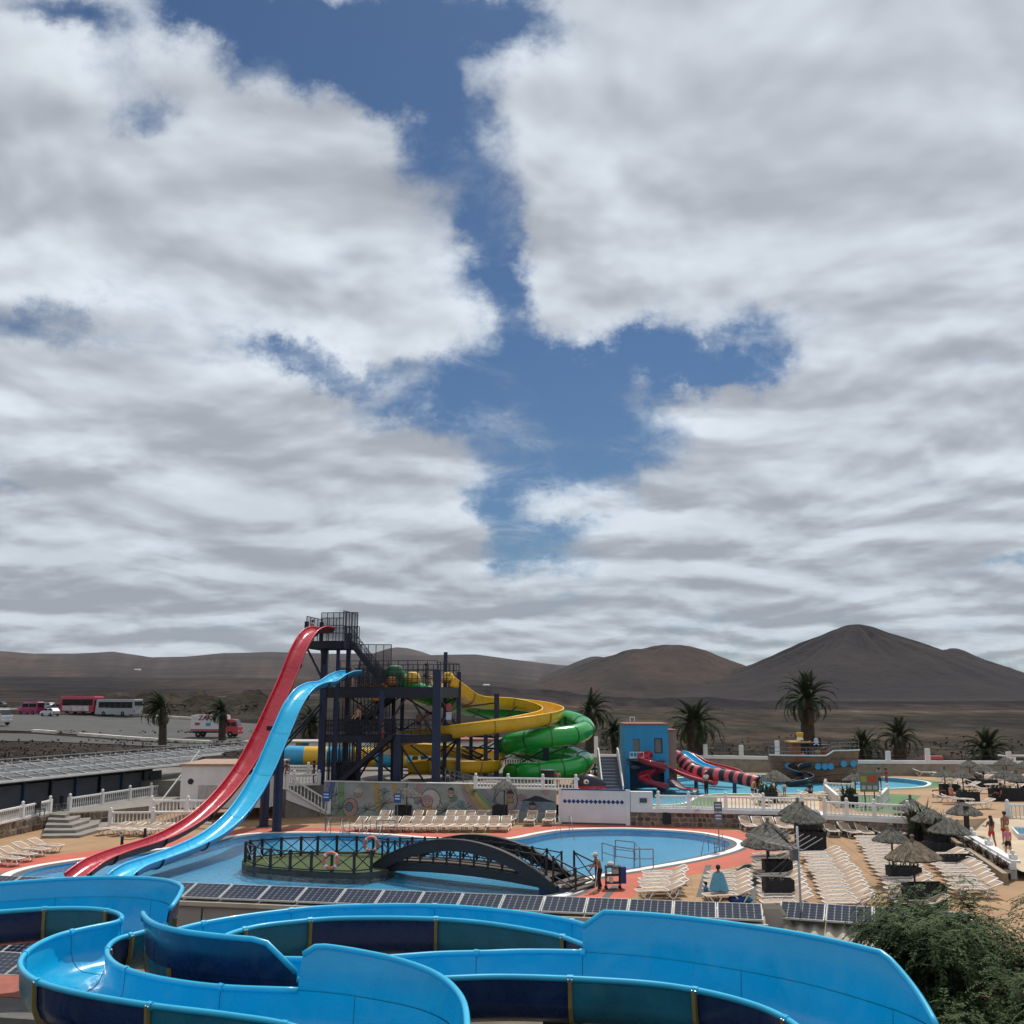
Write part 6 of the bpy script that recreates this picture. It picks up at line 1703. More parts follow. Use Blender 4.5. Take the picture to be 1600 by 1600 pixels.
# whale head
wp = T(924, 1234, Z1 + .25)
wh = thing('whale_figure', 'black whale head figure with red lips beside the stairs', 'figure', wp, math.radians(-8))
b = MB(); rows = []
for i in range(9):
    t = i / 8; x = -1.05 + 2.15 * t
    r = .82 * math.sin(math.pi * (.18 + .70 * t)) ** .8 * (1 - .35 * t)
    rows.append([(x, r * .95 * math.cos(a), .32 + max(0, r * 1.3 * math.sin(a))) for a in [math.pi * k / 12 for k in range(13)]])
b.grid(rows); b.build('head', black_gel, wh, smooth=True, fix=True)
b = MB(); rows2 = [[(x * 1.03 + .03, y * 1.06, z0) for (x, y, _), z0 in ((r[0], .14), (r[0], .34))] for r in rows]
for sgn in (0, 12):
    b.grid([[(r[sgn][0] * 1.03, r[sgn][1] * 1.08, z) for r in rows] for z in (.12, .33)])
b.face([(rows[-1][k][0] * 1.03, rows[-1][k][1] * 1.08, .33) for k in range(13)]); b.grid([[(rows[-1][k][0] * 1.05, rows[-1][k][1] * 1.1, z) for k in range(13)] for z in (.12, .36)])
b.build('lips', red_gel, wh, smooth=False)
MB().ball((-.35, -.76, .66), .2, sx=1.1, sy=.25, sz=.9).build('eye', white_plastic, wh, smooth=True); MB().ball((-.3, -.80, .64), .10, sx=.8, sy=.25).build('pupil', black_gel, wh, smooth=True)

# pirate ship
sh0 = T(1219, 1219, Z1); sh1 = T(1354, 1220, Z1)
ship = thing('pirate_ship', 'brown pirate ship play structure with round blue portholes', 'ship', T(1280, 1219, Z1 - .3))
ship_b = mat('ship_brown', (.26, .115, .062), .8, var=.25, scale=1.2, bump=.2); ship_d = mat('ship_dark', (.022, .018, .018), .8, var=.3)
SL_ = sh1.x - sh0.x; Ys = sh0.y
def hull_pt(t, v):      # t along, v 0 bottom..1 deck edge
    flare = .55 + .45 * v
    x = sh0.x - .2 + (SL_ + .1) * t + (v - .3) * (1.2 * (t - .5)) * .8
    w = 1.7 * (1 - abs(2 * t - 1) ** 3 * .75) * flare
    ztop = 2.15 if t < .58 else (2.15 + .45 * smooth(.58, .68, t))
    return x, w, Z1 - .3 + (ztop + .3) * v
rows_n = []; rows_f = []
for v in (0, .25, .5, .75, 1):
    rn_, rf_ = [], []
    for i in range(25):
        x, w, z = hull_pt(i / 24, v); rn_.append((x, Ys + .2 + 1.7 - w, z)); rf_.append((x, Ys + .2 + 1.7 + w, z))
    rows_n.append(rn_); rows_f.append(rf_)
b = MB(); b.grid(rows_n); b.grid(rows_f); 
for side in (0, 24): b.grid([[rows_n[k][side], rows_f[k][side]] for k in range(5)])
b.grid([[(x, y, Z1 + 1.2) for x, y, z in rows_n[3]], [(x, y, Z1 + 1.2) for x, y, z in rows_f[3]]])
b.build('hull', ship_b, ship, world=True)
MB().tube([Vector(p) + Vector((0, 0, .03)) for p in rows_n[4]], .07, 6).build('gunwale', white_paint, ship, world=True)
for k in range(1, 4): MB().tube([Vector(p) - Vector((0, .012, 0)) for p in rows_n[k]], .018, 4).build('plank_seam', ship_d, ship, world=True)
blue_port = mat('porthole_blue', (.05, .30, .50), .4)
for px, py in ((1231, 1196.5), (1278, 1197.5), (1288.5, 1197.5), (1298, 1197.5), (1318, 1193.5), (1333, 1193)):
    Yp = Ys + .5
    for _ in range(12):
        c = D(px, py, Yp)
        i_ = min(range(25), key=lambda i: abs(hull_pt(i / 24, .72)[0] - c.x)); Yp = Ys + 1.9 - hull_pt(i_ / 24, .72)[1] - .06
    c = D(px, py, Yp)
    w2 = MB(); w2.lathe([(.26, 0), (.26, .06)], n=16); w2.v = [(a, -c2, b2) for a, b2, c2 in w2.v]
    pw = place('porthole', w2.mesh('porthole', blue_port), ship, tuple(Vector(c) - origin_of(ship)))
    MB().tube([(.27 * math.cos(a), -.05, .27 * math.sin(a)) for a in [2 * math.pi * k / 16 for k in range(16)]], .035, 6, closed=True).build('frame', blue_port, pw)
zs = Z1 + 1.2
c0, c1 = D(1238, 1180, Ys + 2.0), D(1265, 1180, Ys + 2.0); c2 = D(1284, 1180, Ys + 2.0)
zr = D(1250, 1161, Ys + 1.5).z
MB().box(((c0.x + c1.x) / 2, Ys + 2.6, (zs + zr) / 2), (c1.x - c0.x, 1.6, zr - zs)).build('cabin', ship_b, ship, world=True)
MB().box(((c0.x + c1.x) / 2 + .35, Ys + 1.78, zs + 1.35), (.75, .06, 1.9)).build('door', ship_d, ship, world=True)
MB().box(((c1.x + c2.x) / 2, Ys + 2.7, (zs + zr) / 2 - .1), (c2.x - c1.x, 1.2, zr - zs - .2)).build('cabin_wing', ship_b, ship, world=True)
MB().box(((c1.x + c2.x) / 2 - .35, Ys + 2.08, zs + 1.5), (.5, .04, 1.5)).build('pale_panel', mat('pale_grey', (.20, .20, .21), .7), ship, world=True)
MB().box(((c0.x + c1.x) / 2, Ys + 2.5, zr + .07), (c1.x - c0.x + .5, 2.2, .14)).build('roof', mat('roof_tan', (.46, .27, .10), .8), ship, world=True)
MB().box(((c1.x + c2.x) / 2 + .3, Ys + 2.6, zr - .25), (2.0, 1.8, .12)).build('roof', ship_d, ship, world=True)
br_ = D(1250, 1155, Ys + 2.5)
MB().lathe([(.30, 0), (.32, .14), (.28, .28), (.28, .34)], (br_.x, br_.y, zr + .15), n=12).build('mast_base', white_paint, ship, world=True); MB().lathe([(.27, .34), (.32, .5), (.34, .72), (.30, .80)], (br_.x, br_.y, zr + .15), n=12).build('barrel', mat('barrel_yellow', (.60, .36, .03), .6), ship, world=True)
# flag with skull and crossbones
fl = thing('pirate_flag', 'black flag with white skull and crossed bones on the ship', 'flag', D(1267, 1166, Ys + 1.4))
fa, fb_ = D(1267, 1153, Ys + 1.4), D(1283, 1166, Ys + 1.4)
rows = []
for i in range(5):
    z = lerp(fa.z, fb_.z, i / 4); rows.append([(lerp(fa.x, fb_.x, k / 10), fa.y + .05 * math.sin(k * .9), z) for k in range(11)])
MB().grid(rows).build('cloth', mat('flag_black', (.006, .008, .014), .8), fl, world=True)
cx, cz = (fa.x + fb_.x) / 2, (fa.z + fb_.z) / 2 + .05; yf = fa.y - .08
bone = mat('bone_white', (.62, .64, .64), .7)
MB().ball((cx, yf, cz + .13), .21, sx=1, sy=.15, sz=1).build('skull', bone, fl, world=True); MB().box((cx, yf, cz - .03), (.22, .03, .13)).build('jaw', bone, fl, world=True)
for sx in (-1, 1): MB().bar((cx - .26 * sx, yf, cz - .32), (cx + .26 * sx, yf, cz - .02), .08).build('crossed_bone', bone, fl, world=True); MB().ball((cx + .075 * sx, yf - .03, cz + .14), .045, 6, 4).build('eye_socket', mat('flag_black', (.006, .008, .014)), fl, world=True)
MB().bar(D(1267, 1150, Ys + 1.4), D(1267, 1190, Ys + 1.4), .05).build('staff', wood_pole, fl, world=True)
rl_ = MB()
for i in range(25):
    x, y, z = rows_n[4][i]
    if i % 3 == 0: rl_.bar((x, y + .1, z), (x, y + .1, z + .75), .045)
for h in (.38, .75):
    for i in range(24): rl_.bar(Vector(rows_n[4][i]) + Vector((0, .1, h)), Vector(rows_n[4][i + 1]) + Vector((0, .1, h)), .045)
rl_.build('railing', grey_steel, ship, world=True)
flume('ship_slide', 'dark twisting slide hanging off the pirate ship', 'slide', lane3([(1262, 1191, Ys + .6), (1246, 1193, Ys + .1), (1238, 1198, Ys - .6), (1246, 1204, Ys - 1.2), (1258, 1207, Ys - 1.3), (1263, 1212, Ys - 1.8), (1254, 1217, Ys - 2.4), (1238, 1220, Ys - 2.6), (1228, 1221, Ys - 2.6)], .95), depth=.45, inner=black_gel, outers=(black_gel,), rim_m=mat('dark_rim', (.05, .05, .065), .4), rim_r=.04, seg=30, sub=4, flange_m=None, base=(sh0.x + 1, Ys - 1, Z1 - .3))

# ================================================================== BOUNDARY WALLS AND FAR SIDE
bwz = Z1
def low_wall(label, a, b_, h=.95, z=Z1, pillars=()):
    w = thing('boundary_wall', label, 'wall', a)
    d = b_ - a; L = d.length; rz = math.atan2(d.y, d.x); c = (a + b_) / 2
    MB().box((c.x, c.y, z + h / 2), (L, .3, h), rz=rz).build('wall', stone_mortar, w, world=True)
    MB().box((c.x, c.y - .02, z + h + .16), (L, .45, .32), rz=rz).build('coping', white_wall, w, world=True)
    for t, hh in pillars:
        p = a.lerp(b_, t); MB().box((p.x, p.y - .05, z + h + .3 + hh / 2), (.4, .4, hh)).build('pillar', white_wall, w, world=True)
    r = MB()
    for hh in (.75, 1.35): r.bar(a + Vector((0, .1, h + hh)), b_ + Vector((0, .1, h + hh)), .04)
    r.build('fence_wire', black_steel, w, world=True)
low_wall('boundary wall with white coping and pillars left of the pirate ship', T(1080, 1204, Z1), T(1218, 1207, Z1), 1.25, pillars=((.17, 1.15), (.58, 1.1), (.985, 1.6)))
low_wall('boundary wall with white coping and pillars right of the pirate ship', T(1335, 1211, Z1), T(1640, 1213, Z1), 1.1, pillars=((.18, .9), (.385, 1.15), (.8, .9)))
low_wall('far boundary wall behind the green tube', T(860, 1202, Z1), T(985, 1204, Z1), 1.3, pillars=((.58, 1.8),))
# pale pergola frame and pillars at far right
pg = thing('pergola', 'white pergola frame at the far right edge', 'pergola', T(1590, 1210, Z1))
for px in (1585, 1640): MB().bar(T(px, 1212, Z1), D(px, 1183, T(px, 1212, Z1).y), .2).build('post', white_paint, pg, world=True)
MB().bar(D(1582, 1181, T(1585, 1212, Z1).y), D(1650, 1181, T(1585, 1212, Z1).y), .2).build('beam', white_paint, pg, world=True)
MB().bar(D(1582, 1184, T(1585, 1212, Z1).y), D(1560, 1180, T(1585, 1212, Z1).y + 6), .15).build('beam', white_paint, pg, world=True)
# benches
bn_ = thing('bench', 'low red bench on the upper terrace beside the planters', 'bench', T(1466, 1246, Z1))
a, c = T(1458, 1245, Z1), T(1478, 1246, Z1); MB().bar(a + Vector((0, 0, .5)), c + Vector((0, 0, .5)), .45, .06).build('seat', mat('bench_red', (.30, .06, .05), .6), bn_, world=True)
for p in (a, c): MB().bar(p, p + Vector((0, 0, .47)), .06).build('leg', mat('bench_red', (.30, .06, .05), .6), bn_, world=True)
bn2 = thing('inflatable', 'long red inflatable lying on the far wall', 'inflatable', T(1458, 1206, Z1)); zt_ = Z1 + 1.5
MB().tube([T(1445, 1211, Z1) + Vector((0, 0, 1.62)), T(1475, 1211.5, Z1) + Vector((0, 0, 1.62))], .26, 10).build('tube', mat('inflatable_red', (.45, .06, .05), .5), bn2, world=True, smooth='auto'); MB().bar(T(1450, 1211, Z1) + Vector((0, 0, 1.36)), T(1470, 1211.5, Z1) + Vector((0, 0, 1.36)), .2, .05).build('strap', white_plastic, bn2, world=True)
# walkway at the right with its sloping white wall
_e0, _e1 = T(1478, 1306), T(1590, 1374)
wl_ = [T(1462, 1284, Z1 - .004), Vector((_e0.x + .1, _e0.y, .5)), Vector((_e1.x + .1, _e1.y, .4)), Vector((_e1.x + .8, _e1.y - 3, .38))]
wr_ = [T(1690, 1268, Z1 - .004), T(1730, 1318, .55), T(1800, 1385, .42), T(1850, 1430, .38)]
wk = MB().grid([[a_.lerp(b_, t) for t in np.linspace(0, 1, 7)] for a_, b_ in zip(wl_, wr_)]).build('walkway', beige_deck)
tag(wk, 'pale beige walkway sloping down at the right edge', 'walkway', kind='structure')
sw = thing('sloping_wall', 'white wall with ball finials sloping down along the right walkway', 'wall', T(1590, 1370))
e0, e1 = T(1478, 1306), T(1590, 1374)
dv = (e1 - e0); dv.normalize(); nv = Vector((-dv.y, dv.x, 0))
def wz(t): return lerp(.86, .74, t)
MB().add([e0, e1, e1 + Vector((0, 0, wz(1))), e0 + Vector((0, 0, wz(0))), e0 + nv * -.3, e1 + nv * -.3, e1 + nv * -.3 + Vector((0, 0, wz(1))), e0 + nv * -.3 + Vector((0, 0, wz(0)))], [(0, 1, 2, 3), (5, 4, 7, 6), (3, 2, 6, 7), (0, 3, 7, 4), (1, 5, 6, 2)]).build('wall', white_wall, sw, world=True)
MB().bar(e0 + Vector((0, 0, wz(0) + .06)), e1 + Vector((0, 0, wz(1) + .06)), .42, .12).build('coping', white_paint, sw, world=True)
for t in (0.02, .22, .45, .68, .97):
    p = e0.lerp(e1, t) + Vector((0, 0, wz(t)))
    ps = MB().box((p.x, p.y, p.z + .16), (.3, .3, .34)).build('post', white_paint, sw, world=True); place('ball_finial', fin_me, ps, tuple(p + Vector((0, 0, .33)) - origin_of(ps)))
bed = thing('flower_bed', 'narrow raised bed with reddish spiky plants along the sloping wall', 'flower bed', T(1520, 1345))
q0, q1 = T(1470, 1310), T(1572, 1382)
MB().bar(q0 + Vector((0, 0, .25)), q1 + Vector((0, 0, .25)), .25, .5).build('kerb', mat('kerb_tan', (.30, .23, .16), .85), bed, world=True)
MB().add([q0 + Vector((0, 0, .42)), q1 + Vector((0, 0, .42)), e1 + Vector((0, 0, .42)), e0 + Vector((0, 0, .42))], [(0, 1, 2, 3)]).build('soil', soil, bed, world=True)
rd = random.Random(8); aloe = MB()
for k in range(46):
    t = rd.uniform(.03, .99); c = q0.lerp(q1, t).lerp(e0.lerp(e1, t), rd.uniform(.25, .8)) + Vector((0, 0, .42))
    for j in range(16):
        an = rd.uniform(0, 6.28); L = rd.uniform(.25, .6); ln = rd.uniform(.2, 1.0)
        d1 = Vector((math.cos(an) * ln, math.sin(an) * ln, 1)).normalized(); s = Vector((-math.sin(an), math.cos(an), 0)) * .035
        m_ = c + d1 * L * .6; aloe.face([c - s, c + s, m_ + s * .7, m_ - s * .7]); aloe.face([m_ - s * .7, m_ + s * .7, c + d1 * L + Vector((0, 0, -.05))])
tag(aloe.build('spiky_plants', mat('aloe_red', (.24, .085, .05), .7, var=.5, rgb2=(.10, .10, .05)), bed, world=True, fix=False), kind='stuff')
# small blue pool at far right
rp = [W(1578, 1290, .8), W(1700, 1292, .8), W(1700, 1310, .8), W(1590, 1303, .8)]
cpool = MB().prism(rp, .2, .8).build('corner_pool', white_wall); tag(cpool, 'white-walled pool at the right edge', 'pool', kind='structure')
MB().sheet([offset_loop(rp, -.12)], .803).build('water', mat('corner_pool', (.02, .22, .36), .1, var=.15, scale=.8), cpool)
mn_ = thing('menu_board', 'tall narrow dark board standing on the walkway', 'sign', T(1512, 1304, .6))
pb_ = T(1512, 1304, .6)
MB().box((pb_.x, pb_.y, pb_.z + .85), (.28, .12, 1.6), rx=.05).build('board', black_steel, mn_, world=True); MB().box((pb_.x, pb_.y, pb_.z + .03), (.4, .4, .06)).build('foot', black_steel, mn_, world=True)

# ================================================================== FOREGROUND ROOFS AND SOLAR PANELS
def solar_panel_meshes(w=1.0, d=1.0):
    fr = MB(); t = .014
    for (cx, cy, sx, sy) in ((0, d / 2 - t / 2, w, t), (0, -d / 2 + t / 2, w, t), (-w / 2 + t / 2, 0, t, d - 2 * t), (w / 2 - t / 2, 0, t, d - 2 * t)): fr.box((cx, cy, 0), (sx, sy, .045))
    ce = MB(); n = 6; cw = (w - 2 * t - .02) / n; cd = (d - 2 * t - .02) / n
    for i in range(n):
        for j in range(n):
            x = -w / 2 + t + .01 + cw * (i + .5); y = -d / 2 + t + .01 + cd * (j + .5)
            a, b = cw / 2 - .006, cd / 2 - .006; c = .02
            pts = [(x - a + c, y - b), (x + a - c, y - b), (x + a, y - b + c), (x + a, y + b - c), (x + a - c, y + b), (x - a + c, y + b), (x - a, y + b - c), (x - a, y - b + c)]
            ce.face([(p, q, .016) for p, q in pts])
    bk = MB().box((0, 0, .004), (w - 2 * t, d - 2 * t, .02))
    return fr.mesh('frame', alu), ce.mesh('cells', panel_cell), bk.mesh('backing', panel_back)
SP_F, SP_C, SP_B = solar_panel_meshes()
def solar(label, c, t, tilt, group, w=1.0, d=1.0):
    """c centre, t unit vector along the row (plan), tilt towards the viewer"""
    o = thing('solar_panel', label, 'solar panel', c, 0, group)
    o.rotation_euler = (Matrix.Rotation(math.atan2(t.y, t.x), 3, 'Z') @ Matrix.Rotation(tilt, 3, 'X')).to_euler()
    o.scale = (w, d, 1)
    place('frame', SP_F, o); tag(place('cells', SP_C, o), kind='stuff'); place('backing', SP_B, o)
ra, rb = T(-70, 1366.5, 3.78), T(1190, 1413.5, 3.78)
rt = (rb - ra); RL = rt.length; rt.normalize(); rn = Vector((rt.y, -rt.x, 0))     # rn points to the viewer
tilt = math.radians(15)
npan = int(RL / 1.015); stepw = RL / npan
for i in range(npan):
    c = ra + rt * (stepw * (i + .5)) + rn * (.4 * math.cos(tilt)) - Vector((0, 0, .4 * math.sin(tilt)))
    gap = .0
    if stepw * i > -1: solar(f'solar panel on the long roof edge below the pool, {ORD[i] if i < 23 else "last"} from the left', c, rt, tilt, 'solar panels on the long roof edge', w=(stepw - (.05 if i % 2 else .004)), d=.8)
bld = thing('roof_building', 'low pale building whose roof edge carries the long row of solar panels', 'building', (ra.x, ra.y, 0))
def rp_(s, o, z): return ra + rt * s + rn * o + Vector((0, 0, z - 3.78))
def rslab(name, s0, s1, o0, o1, z0, z1, m, par, ztop1=None):
    """box in the row frame; ztop1: top height at o1 if sloping"""
    z2 = z1 if ztop1 is None else ztop1
    MB().add([rp_(s0, o0, z0), rp_(s1, o0, z0), rp_(s1, o1, z0), rp_(s0, o1, z0), rp_(s0, o0, z1), rp_(s1, o0, z1), rp_(s1, o1, z2), rp_(s0, o1, z2)], [(0, 1, 2, 3), (7, 6, 5, 4), (0, 4, 5, 1), (1, 5, 6, 2), (2, 6, 7, 3), (3, 7, 4, 0)]).build(name, m, par, world=True)
pale_wall = mat('pale_wall', (.40, .35, .31), .85, var=.14, scale=.5, bump=.15, bscale=14)
rslab('wall', -12, RL + .05, .06, .76, 0, 3.66, pale_wall, bld, 3.47)
rslab('coping', -12, RL + .1, .762, .88, 3.40, 3.50, mat('coping_beige', (.52, .45, .36), .8), bld)
rslab('back_wall', -12, RL + .1, -.4, .05, 0, 3.62, pale_wall, bld)
MB().tube([rp_(7.9, .9, 3.36), rp_(7.9, .94, 3.0), rp_(7.9, .94, 2.75)], .02, 6).build('hook', black_steel, bld, world=True)
# lower roof under the flumes with more panels, red parapets
low = thing('lower_roof', 'lower flat roof under the blue flumes', 'roof', rp_(10, 4, 2.2))
rslab('slab', -12, RL + 3, 1.1, 10.5, 0, 2.15, mat('roof_gravel', (.16, .13, .10), .95, var=.25, scale=1.5, bump=.4), low)
for (px, py, L_, w_, ang_) in ((18, 1552, 4.6, 1.5, 0), (585, 1487, 1.3, .5, 0), (60, 1590, 6, 1.2, 0)):
    p = T(px, py, 2.3)
    MB().box((p.x, p.y, 2.3), (L_, w_, .3), rz=math.atan2(rt.y, rt.x)).build('parapet', red_brick if py < 1580 else mat('dull_grey', (.13, .125, .12), .9, var=.2), low, world=True)
k = 0
for row, (px, py, n_) in enumerate(((-60, 1469, 6), (-60, 1502, 4), (650, 1484, 8))):
    p = T(px, py, 2.45)
    for i in range(n_):
        c = p + rt * (1.02 * i)
        solar(f'solar panel under the flumes, {ORD[i]} from the left in the {("upper left", "lower left", "middle")[row]} row', c, rt, math.radians(14), 'solar panels under the flumes')
        k += 1
# right end: sloping parapet, corrugated roof with panels
rr = thing('corrugated_building', 'building with a corrugated roof and panels behind the tree', 'building', T(1225, 1420, 0))
ca_, cb_ = T(1191, 1413, 3.82), T(1224, 1466, 3.02)
nrm_ = Vector((1, 0, 0))
for nm, x0, x1, m, zo in (('parapet', 0, .42, mat('coping_beige', (.52, .45, .36), .8), 0.0),):
    MB().add([ca_ + nrm_ * x0, ca_ + nrm_ * x1, cb_ + nrm_ * x1, cb_ + nrm_ * x0, ca_ + nrm_ * x0 - Vector((0, 0, .1)), ca_ + nrm_ * x1 - Vector((0, 0, .1)), cb_ + nrm_ * x1 - Vector((0, 0, .1)), cb_ + nrm_ * x0 - Vector((0, 0, .1))], [(0, 1, 2, 3), (7, 6, 5, 4), (0, 4, 5, 1), (1, 5, 6, 2), (2, 6, 7, 3), (3, 7, 4, 0)]).build(nm, m, rr, world=True)
dn_ = Vector((0, 0, .104))
MB().add([ca_ + nrm_ * .02 - dn_, ca_ + nrm_ * .4 - dn_, cb_ + nrm_ * .4 - dn_, cb_ + nrm_ * .02 - dn_, *(Vector((p.x, p.y, 0)) for p in (ca_ + nrm_ * .02, ca_ + nrm_ * .4, cb_ + nrm_ * .4, cb_ + nrm_ * .02))], [(0, 1, 2, 3), (0, 4, 5, 1), (1, 5, 6, 2), (2, 6, 7, 3), (3, 7, 4, 0)]).build('gable_wall', pale_wall, rr, world=True)
# corrugated sheet: slopes towards the viewer
u0 = T(1206, 1420, 3.55); u1 = T(1500, 1440, 3.55); ut = (u1 - u0); UL = ut.length; ut.normalize(); un = Vector((ut.y, -ut.x, 0))
rows = []
for j in range(5):
    o_ = 2.1 * j / 4
    rows.append([u0 + ut * (UL * i / 240) + un * o_ + Vector((0, 0, -.30 * o_ + .045 * math.sin(i / 240 * UL / .32 * 2 * math.pi))) for i in range(241)])
MB().grid(rows).build('corrugated_sheet', corrugated, rr, smooth=True, world=True)
rows2 = [[p for p in rows[4]], [p - Vector((0, 0, .03)) for p in rows[4]]]
MB().grid(rows2).build('sheet_edge', corrugated, rr, world=True)
fw = u0 + un * 2.0
MB().add([fw - Vector((0, 0, .75)), fw + ut * UL - Vector((0, 0, .75)), Vector(((fw + ut * UL).x, (fw + ut * UL).y, 0)), Vector((fw.x, fw.y, 0))], [(0, 1, 2, 3)]).build('front_wall', mat('bluish_wall', (.46, .48, .50), .8, var=.1), rr, world=True)
for i in range(4):
    c = u0 + ut * (.75 + 1.06 * i) + un * .42 + Vector((0, 0, .07))
    solar(f'solar panel on the corrugated roof beside the tree, {ORD[i]} from the left', c, ut, math.radians(16.5), 'solar panels on the corrugated roof', w=1.03, d=.8)
# antenna mast
mp0 = u0 + ut * .95 + un * 1.2; pbase = T(1253, 1455, 3.2)
an_ = thing('antenna_mast', 'thin roof mast with a spiky television antenna', 'antenna', pbase)
hm = D(1249, 1262, pbase.y).z - pbase.z
hm = D(1249, 1298, pbase.y).z - pbase.z
MB().tube([(0, 0, -.3), (0, 0, hm + .1)], .028, 8).build('mast', galv, an_, smooth=True)
za = D(1245, 1330, pbase.y).z - pbase.z
bm_ = MB(); bm_.tube([(.05, -.2, za + .05), (-.55, .9, za + .10)], .018, 6); bm_.build('boom', galv, an_)
for k in range(7):
    t = k / 6; c = Vector((.05, -.2, za + .05)).lerp(Vector((-.55, .9, za + .10)), t)
    for s in (-1, 1): MB().tube([c, c + Vector((.55 * s, .2 * s, .25))], .009, 5).build('element', galv, an_)
MB().box((-.10, 0, za - .08), (.18, .12, .26), rz=.4).build('reflector', grey_steel, an_)
for dx, dz in ((-.45, .55), (-.38, .5), (-.3, .45), (-.5, -.5), (-.35, -.55)): MB().tube([(-.05, 0, za), (dx * 1.3, .1, za + dz)], .012, 5).build('element', wood_pole, an_)

# posts under the flumes
for i, (px, py) in enumerate(((110, 1500), (420, 1560), (640, 1425), (900, 1510), (1300, 1560), (300, 1500))):
    p = T(px, py, FZ); p.y += .2
    o = thing('flume_support', f'steel post under the foreground blue flumes, {ORD[(0, 2, 3, 4, 5, 1)[i]]} from the left', 'post', (p.x, p.y, 0), group='posts under the foreground flumes')
    MB().tube([(0, 0, 0), (0, 0, FZ - .95)], .11, 10).build('shaft', navy_column, o, smooth='auto'); MB().bar((-.55, 0, FZ - .92), (.55, 0, FZ - .92), .14, .12).build('saddle', navy_column, o)

# ================================================================== PEPPER TREE at lower right
def build_tree():
    rd = random.Random(12)
    base = Vector((8.3, 17.9, 0)); o = thing('pepper_tree', 'green pepper tree with drooping fine foliage at the lower right', 'tree', base)
    limbs = MB(); tips = []
    limbs.tube([(0, 0, 0), (.1, .1, 1.2), (.05, .2, 2.2), (.2, .1, 3.0)], [.22, .19, .16, .13], 9)
    def limb(p, d, L, r, lev):
        pts = [Vector(p)]; dd = Vector(d).normalized()
        for i in range(5):
            dd = (dd + Vector((rd.uniform(-.25, .25), rd.uniform(-.25, .25), rd.uniform(-.12, .12) - (.06 if lev > 0 else 0)))).normalized()
            pts.append(pts[-1] + dd * L / 5)
        limbs.tube(pts, [r * (1 - .75 * i / 5) for i in range(6)], 6)
        tips.extend((q, dd.copy(), lev) for q in pts[2:])
        if lev < 2:
            for k in range(4 if lev == 0 else 3):
                q = pts[rd.randint(2, 5)]; a = rd.uniform(0, 6.28)
                limb(q, (dd + Vector((math.cos(a), math.sin(a), rd.uniform(-.1, .5))) * .85), L * rd.uniform(.5, .7), r * .5, lev + 1)
    for k in range(14):
        a = k / 14 * 6.28 + rd.uniform(-.2, .2)
        limb((.1, .12, rd.uniform(1.9, 3.0)), (math.cos(a), math.sin(a), rd.uniform(.25, 1.0)), rd.uniform(1.5, 2.8), .085, 0)
    limbs.build('trunk', mat('pepper_bark', (.07, .05, .035), .95, var=.4, bump=.6), o, smooth=True)
    V = []; Fc = []
    def leaf(p, d, L, w):
        s = Vector((-d.y, d.x, rd.uniform(-.6, .6)));
        if s.length < 1e-3: s = Vector((1, 0, 0))
        s = s.normalized() * w; b0 = len(V)
        V.extend((tuple(p), tuple(p + d * L * .45 + s), tuple(p + d * L), tuple(p + d * L * .45 - s))); Fc.append((b0, b0 + 1, b0 + 2, b0 + 3))
    for q, dd, lev in tips:
        for k in range(15 if lev else 10):
            a = rd.uniform(0, 6.28); out = Vector((math.cos(a), math.sin(a), rd.uniform(-.1, .7)))
            p = q + Vector((rd.gauss(0, .16), rd.gauss(0, .16), rd.gauss(.05, .16))); L = rd.uniform(.35, .8)
            d = (out + dd * .6).normalized(); n = int(L / .035)
            for i in range(n):
                d = (d + Vector((0, 0, -.085))).normalized(); p = p + d * .035
                for s in (-1, 1):
                    sd = Vector((-d.y, d.x, 0)); sd = sd.normalized() if sd.length > 1e-3 else Vector((1, 0, 0))
                    leaf(p, (sd * s + d * .75 + Vector((rd.uniform(-.3, .3), rd.uniform(-.3, .3), rd.uniform(-.3, .2)))).normalized(), rd.uniform(.06, .10), .013)
    me = bpy.data.meshes.new('foliage'); me.from_pydata(V, [], Fc)
    lm = mat('pepper_leaf', (.030, .058, .022), .8, spec=.15, var=.5, scale=1.3, rgb2=(.095, .135, .055))
    me.materials.append(lm); f = bpy.data.objects.new('crown', me); COL.objects.link(f); f.parent = o; tag(f, kind='stuff')
    print('tree leaves', len(Fc))
build_tree()

# ================================================================== PALMS
def frond_mesh(L, droop, seed, n=26, lw=.52):
    rd = random.Random(seed); b = MB(); pts = []; p = Vector((0, 0, 0)); a = math.radians(62)
    for i in range(n + 1):
        pts.append(p.copy()); a -= droop / n * (0.5 + 1.2 * i / n); p = p + Vector((math.cos(a), 0, math.sin(a))) * (L / n)
    b.tube(pts[::3] + [pts[-1]], [.035 * (1 - .85 * i / (len(pts[::3]))) for i in range(len(pts[::3]) + 1)], 4)
    for i in range(4, n + 1):
        t = i / n; d = (pts[min(i + 1, n)] - pts[i - 1]).normalized(); w = lw * math.sin(math.pi * min(1, .25 + t * .75)) ** .7 * (1.15 - .5 * t)
        for s in (-1, 1):
            for j in (0, .5):
                q = pts[i] - d * (L / n * j)
                e = q + (Vector((0, s, 0)) * .72 + d * .85 + Vector((0, 0, rd.uniform(.02, .32)))).normalized() * w * rd.uniform(.8, 1.15)
                sd = d * .034
                b.face([q - sd, q + sd, e])
    return b.mesh('frond', palm_leaf, fix=False)
dead_leaf = mat('dead_frond', (.085, .058, .032), .9, var=.4, scale=2)
FR = [frond_mesh(2.7, 1.55, 1), frond_mesh(2.8, 2.1, 2), frond_mesh(2.5, .95, 3), frond_mesh(2.6, 2.7, 4)]
DEAD = FR[3].copy(); DEAD.materials[0] = dead_leaf
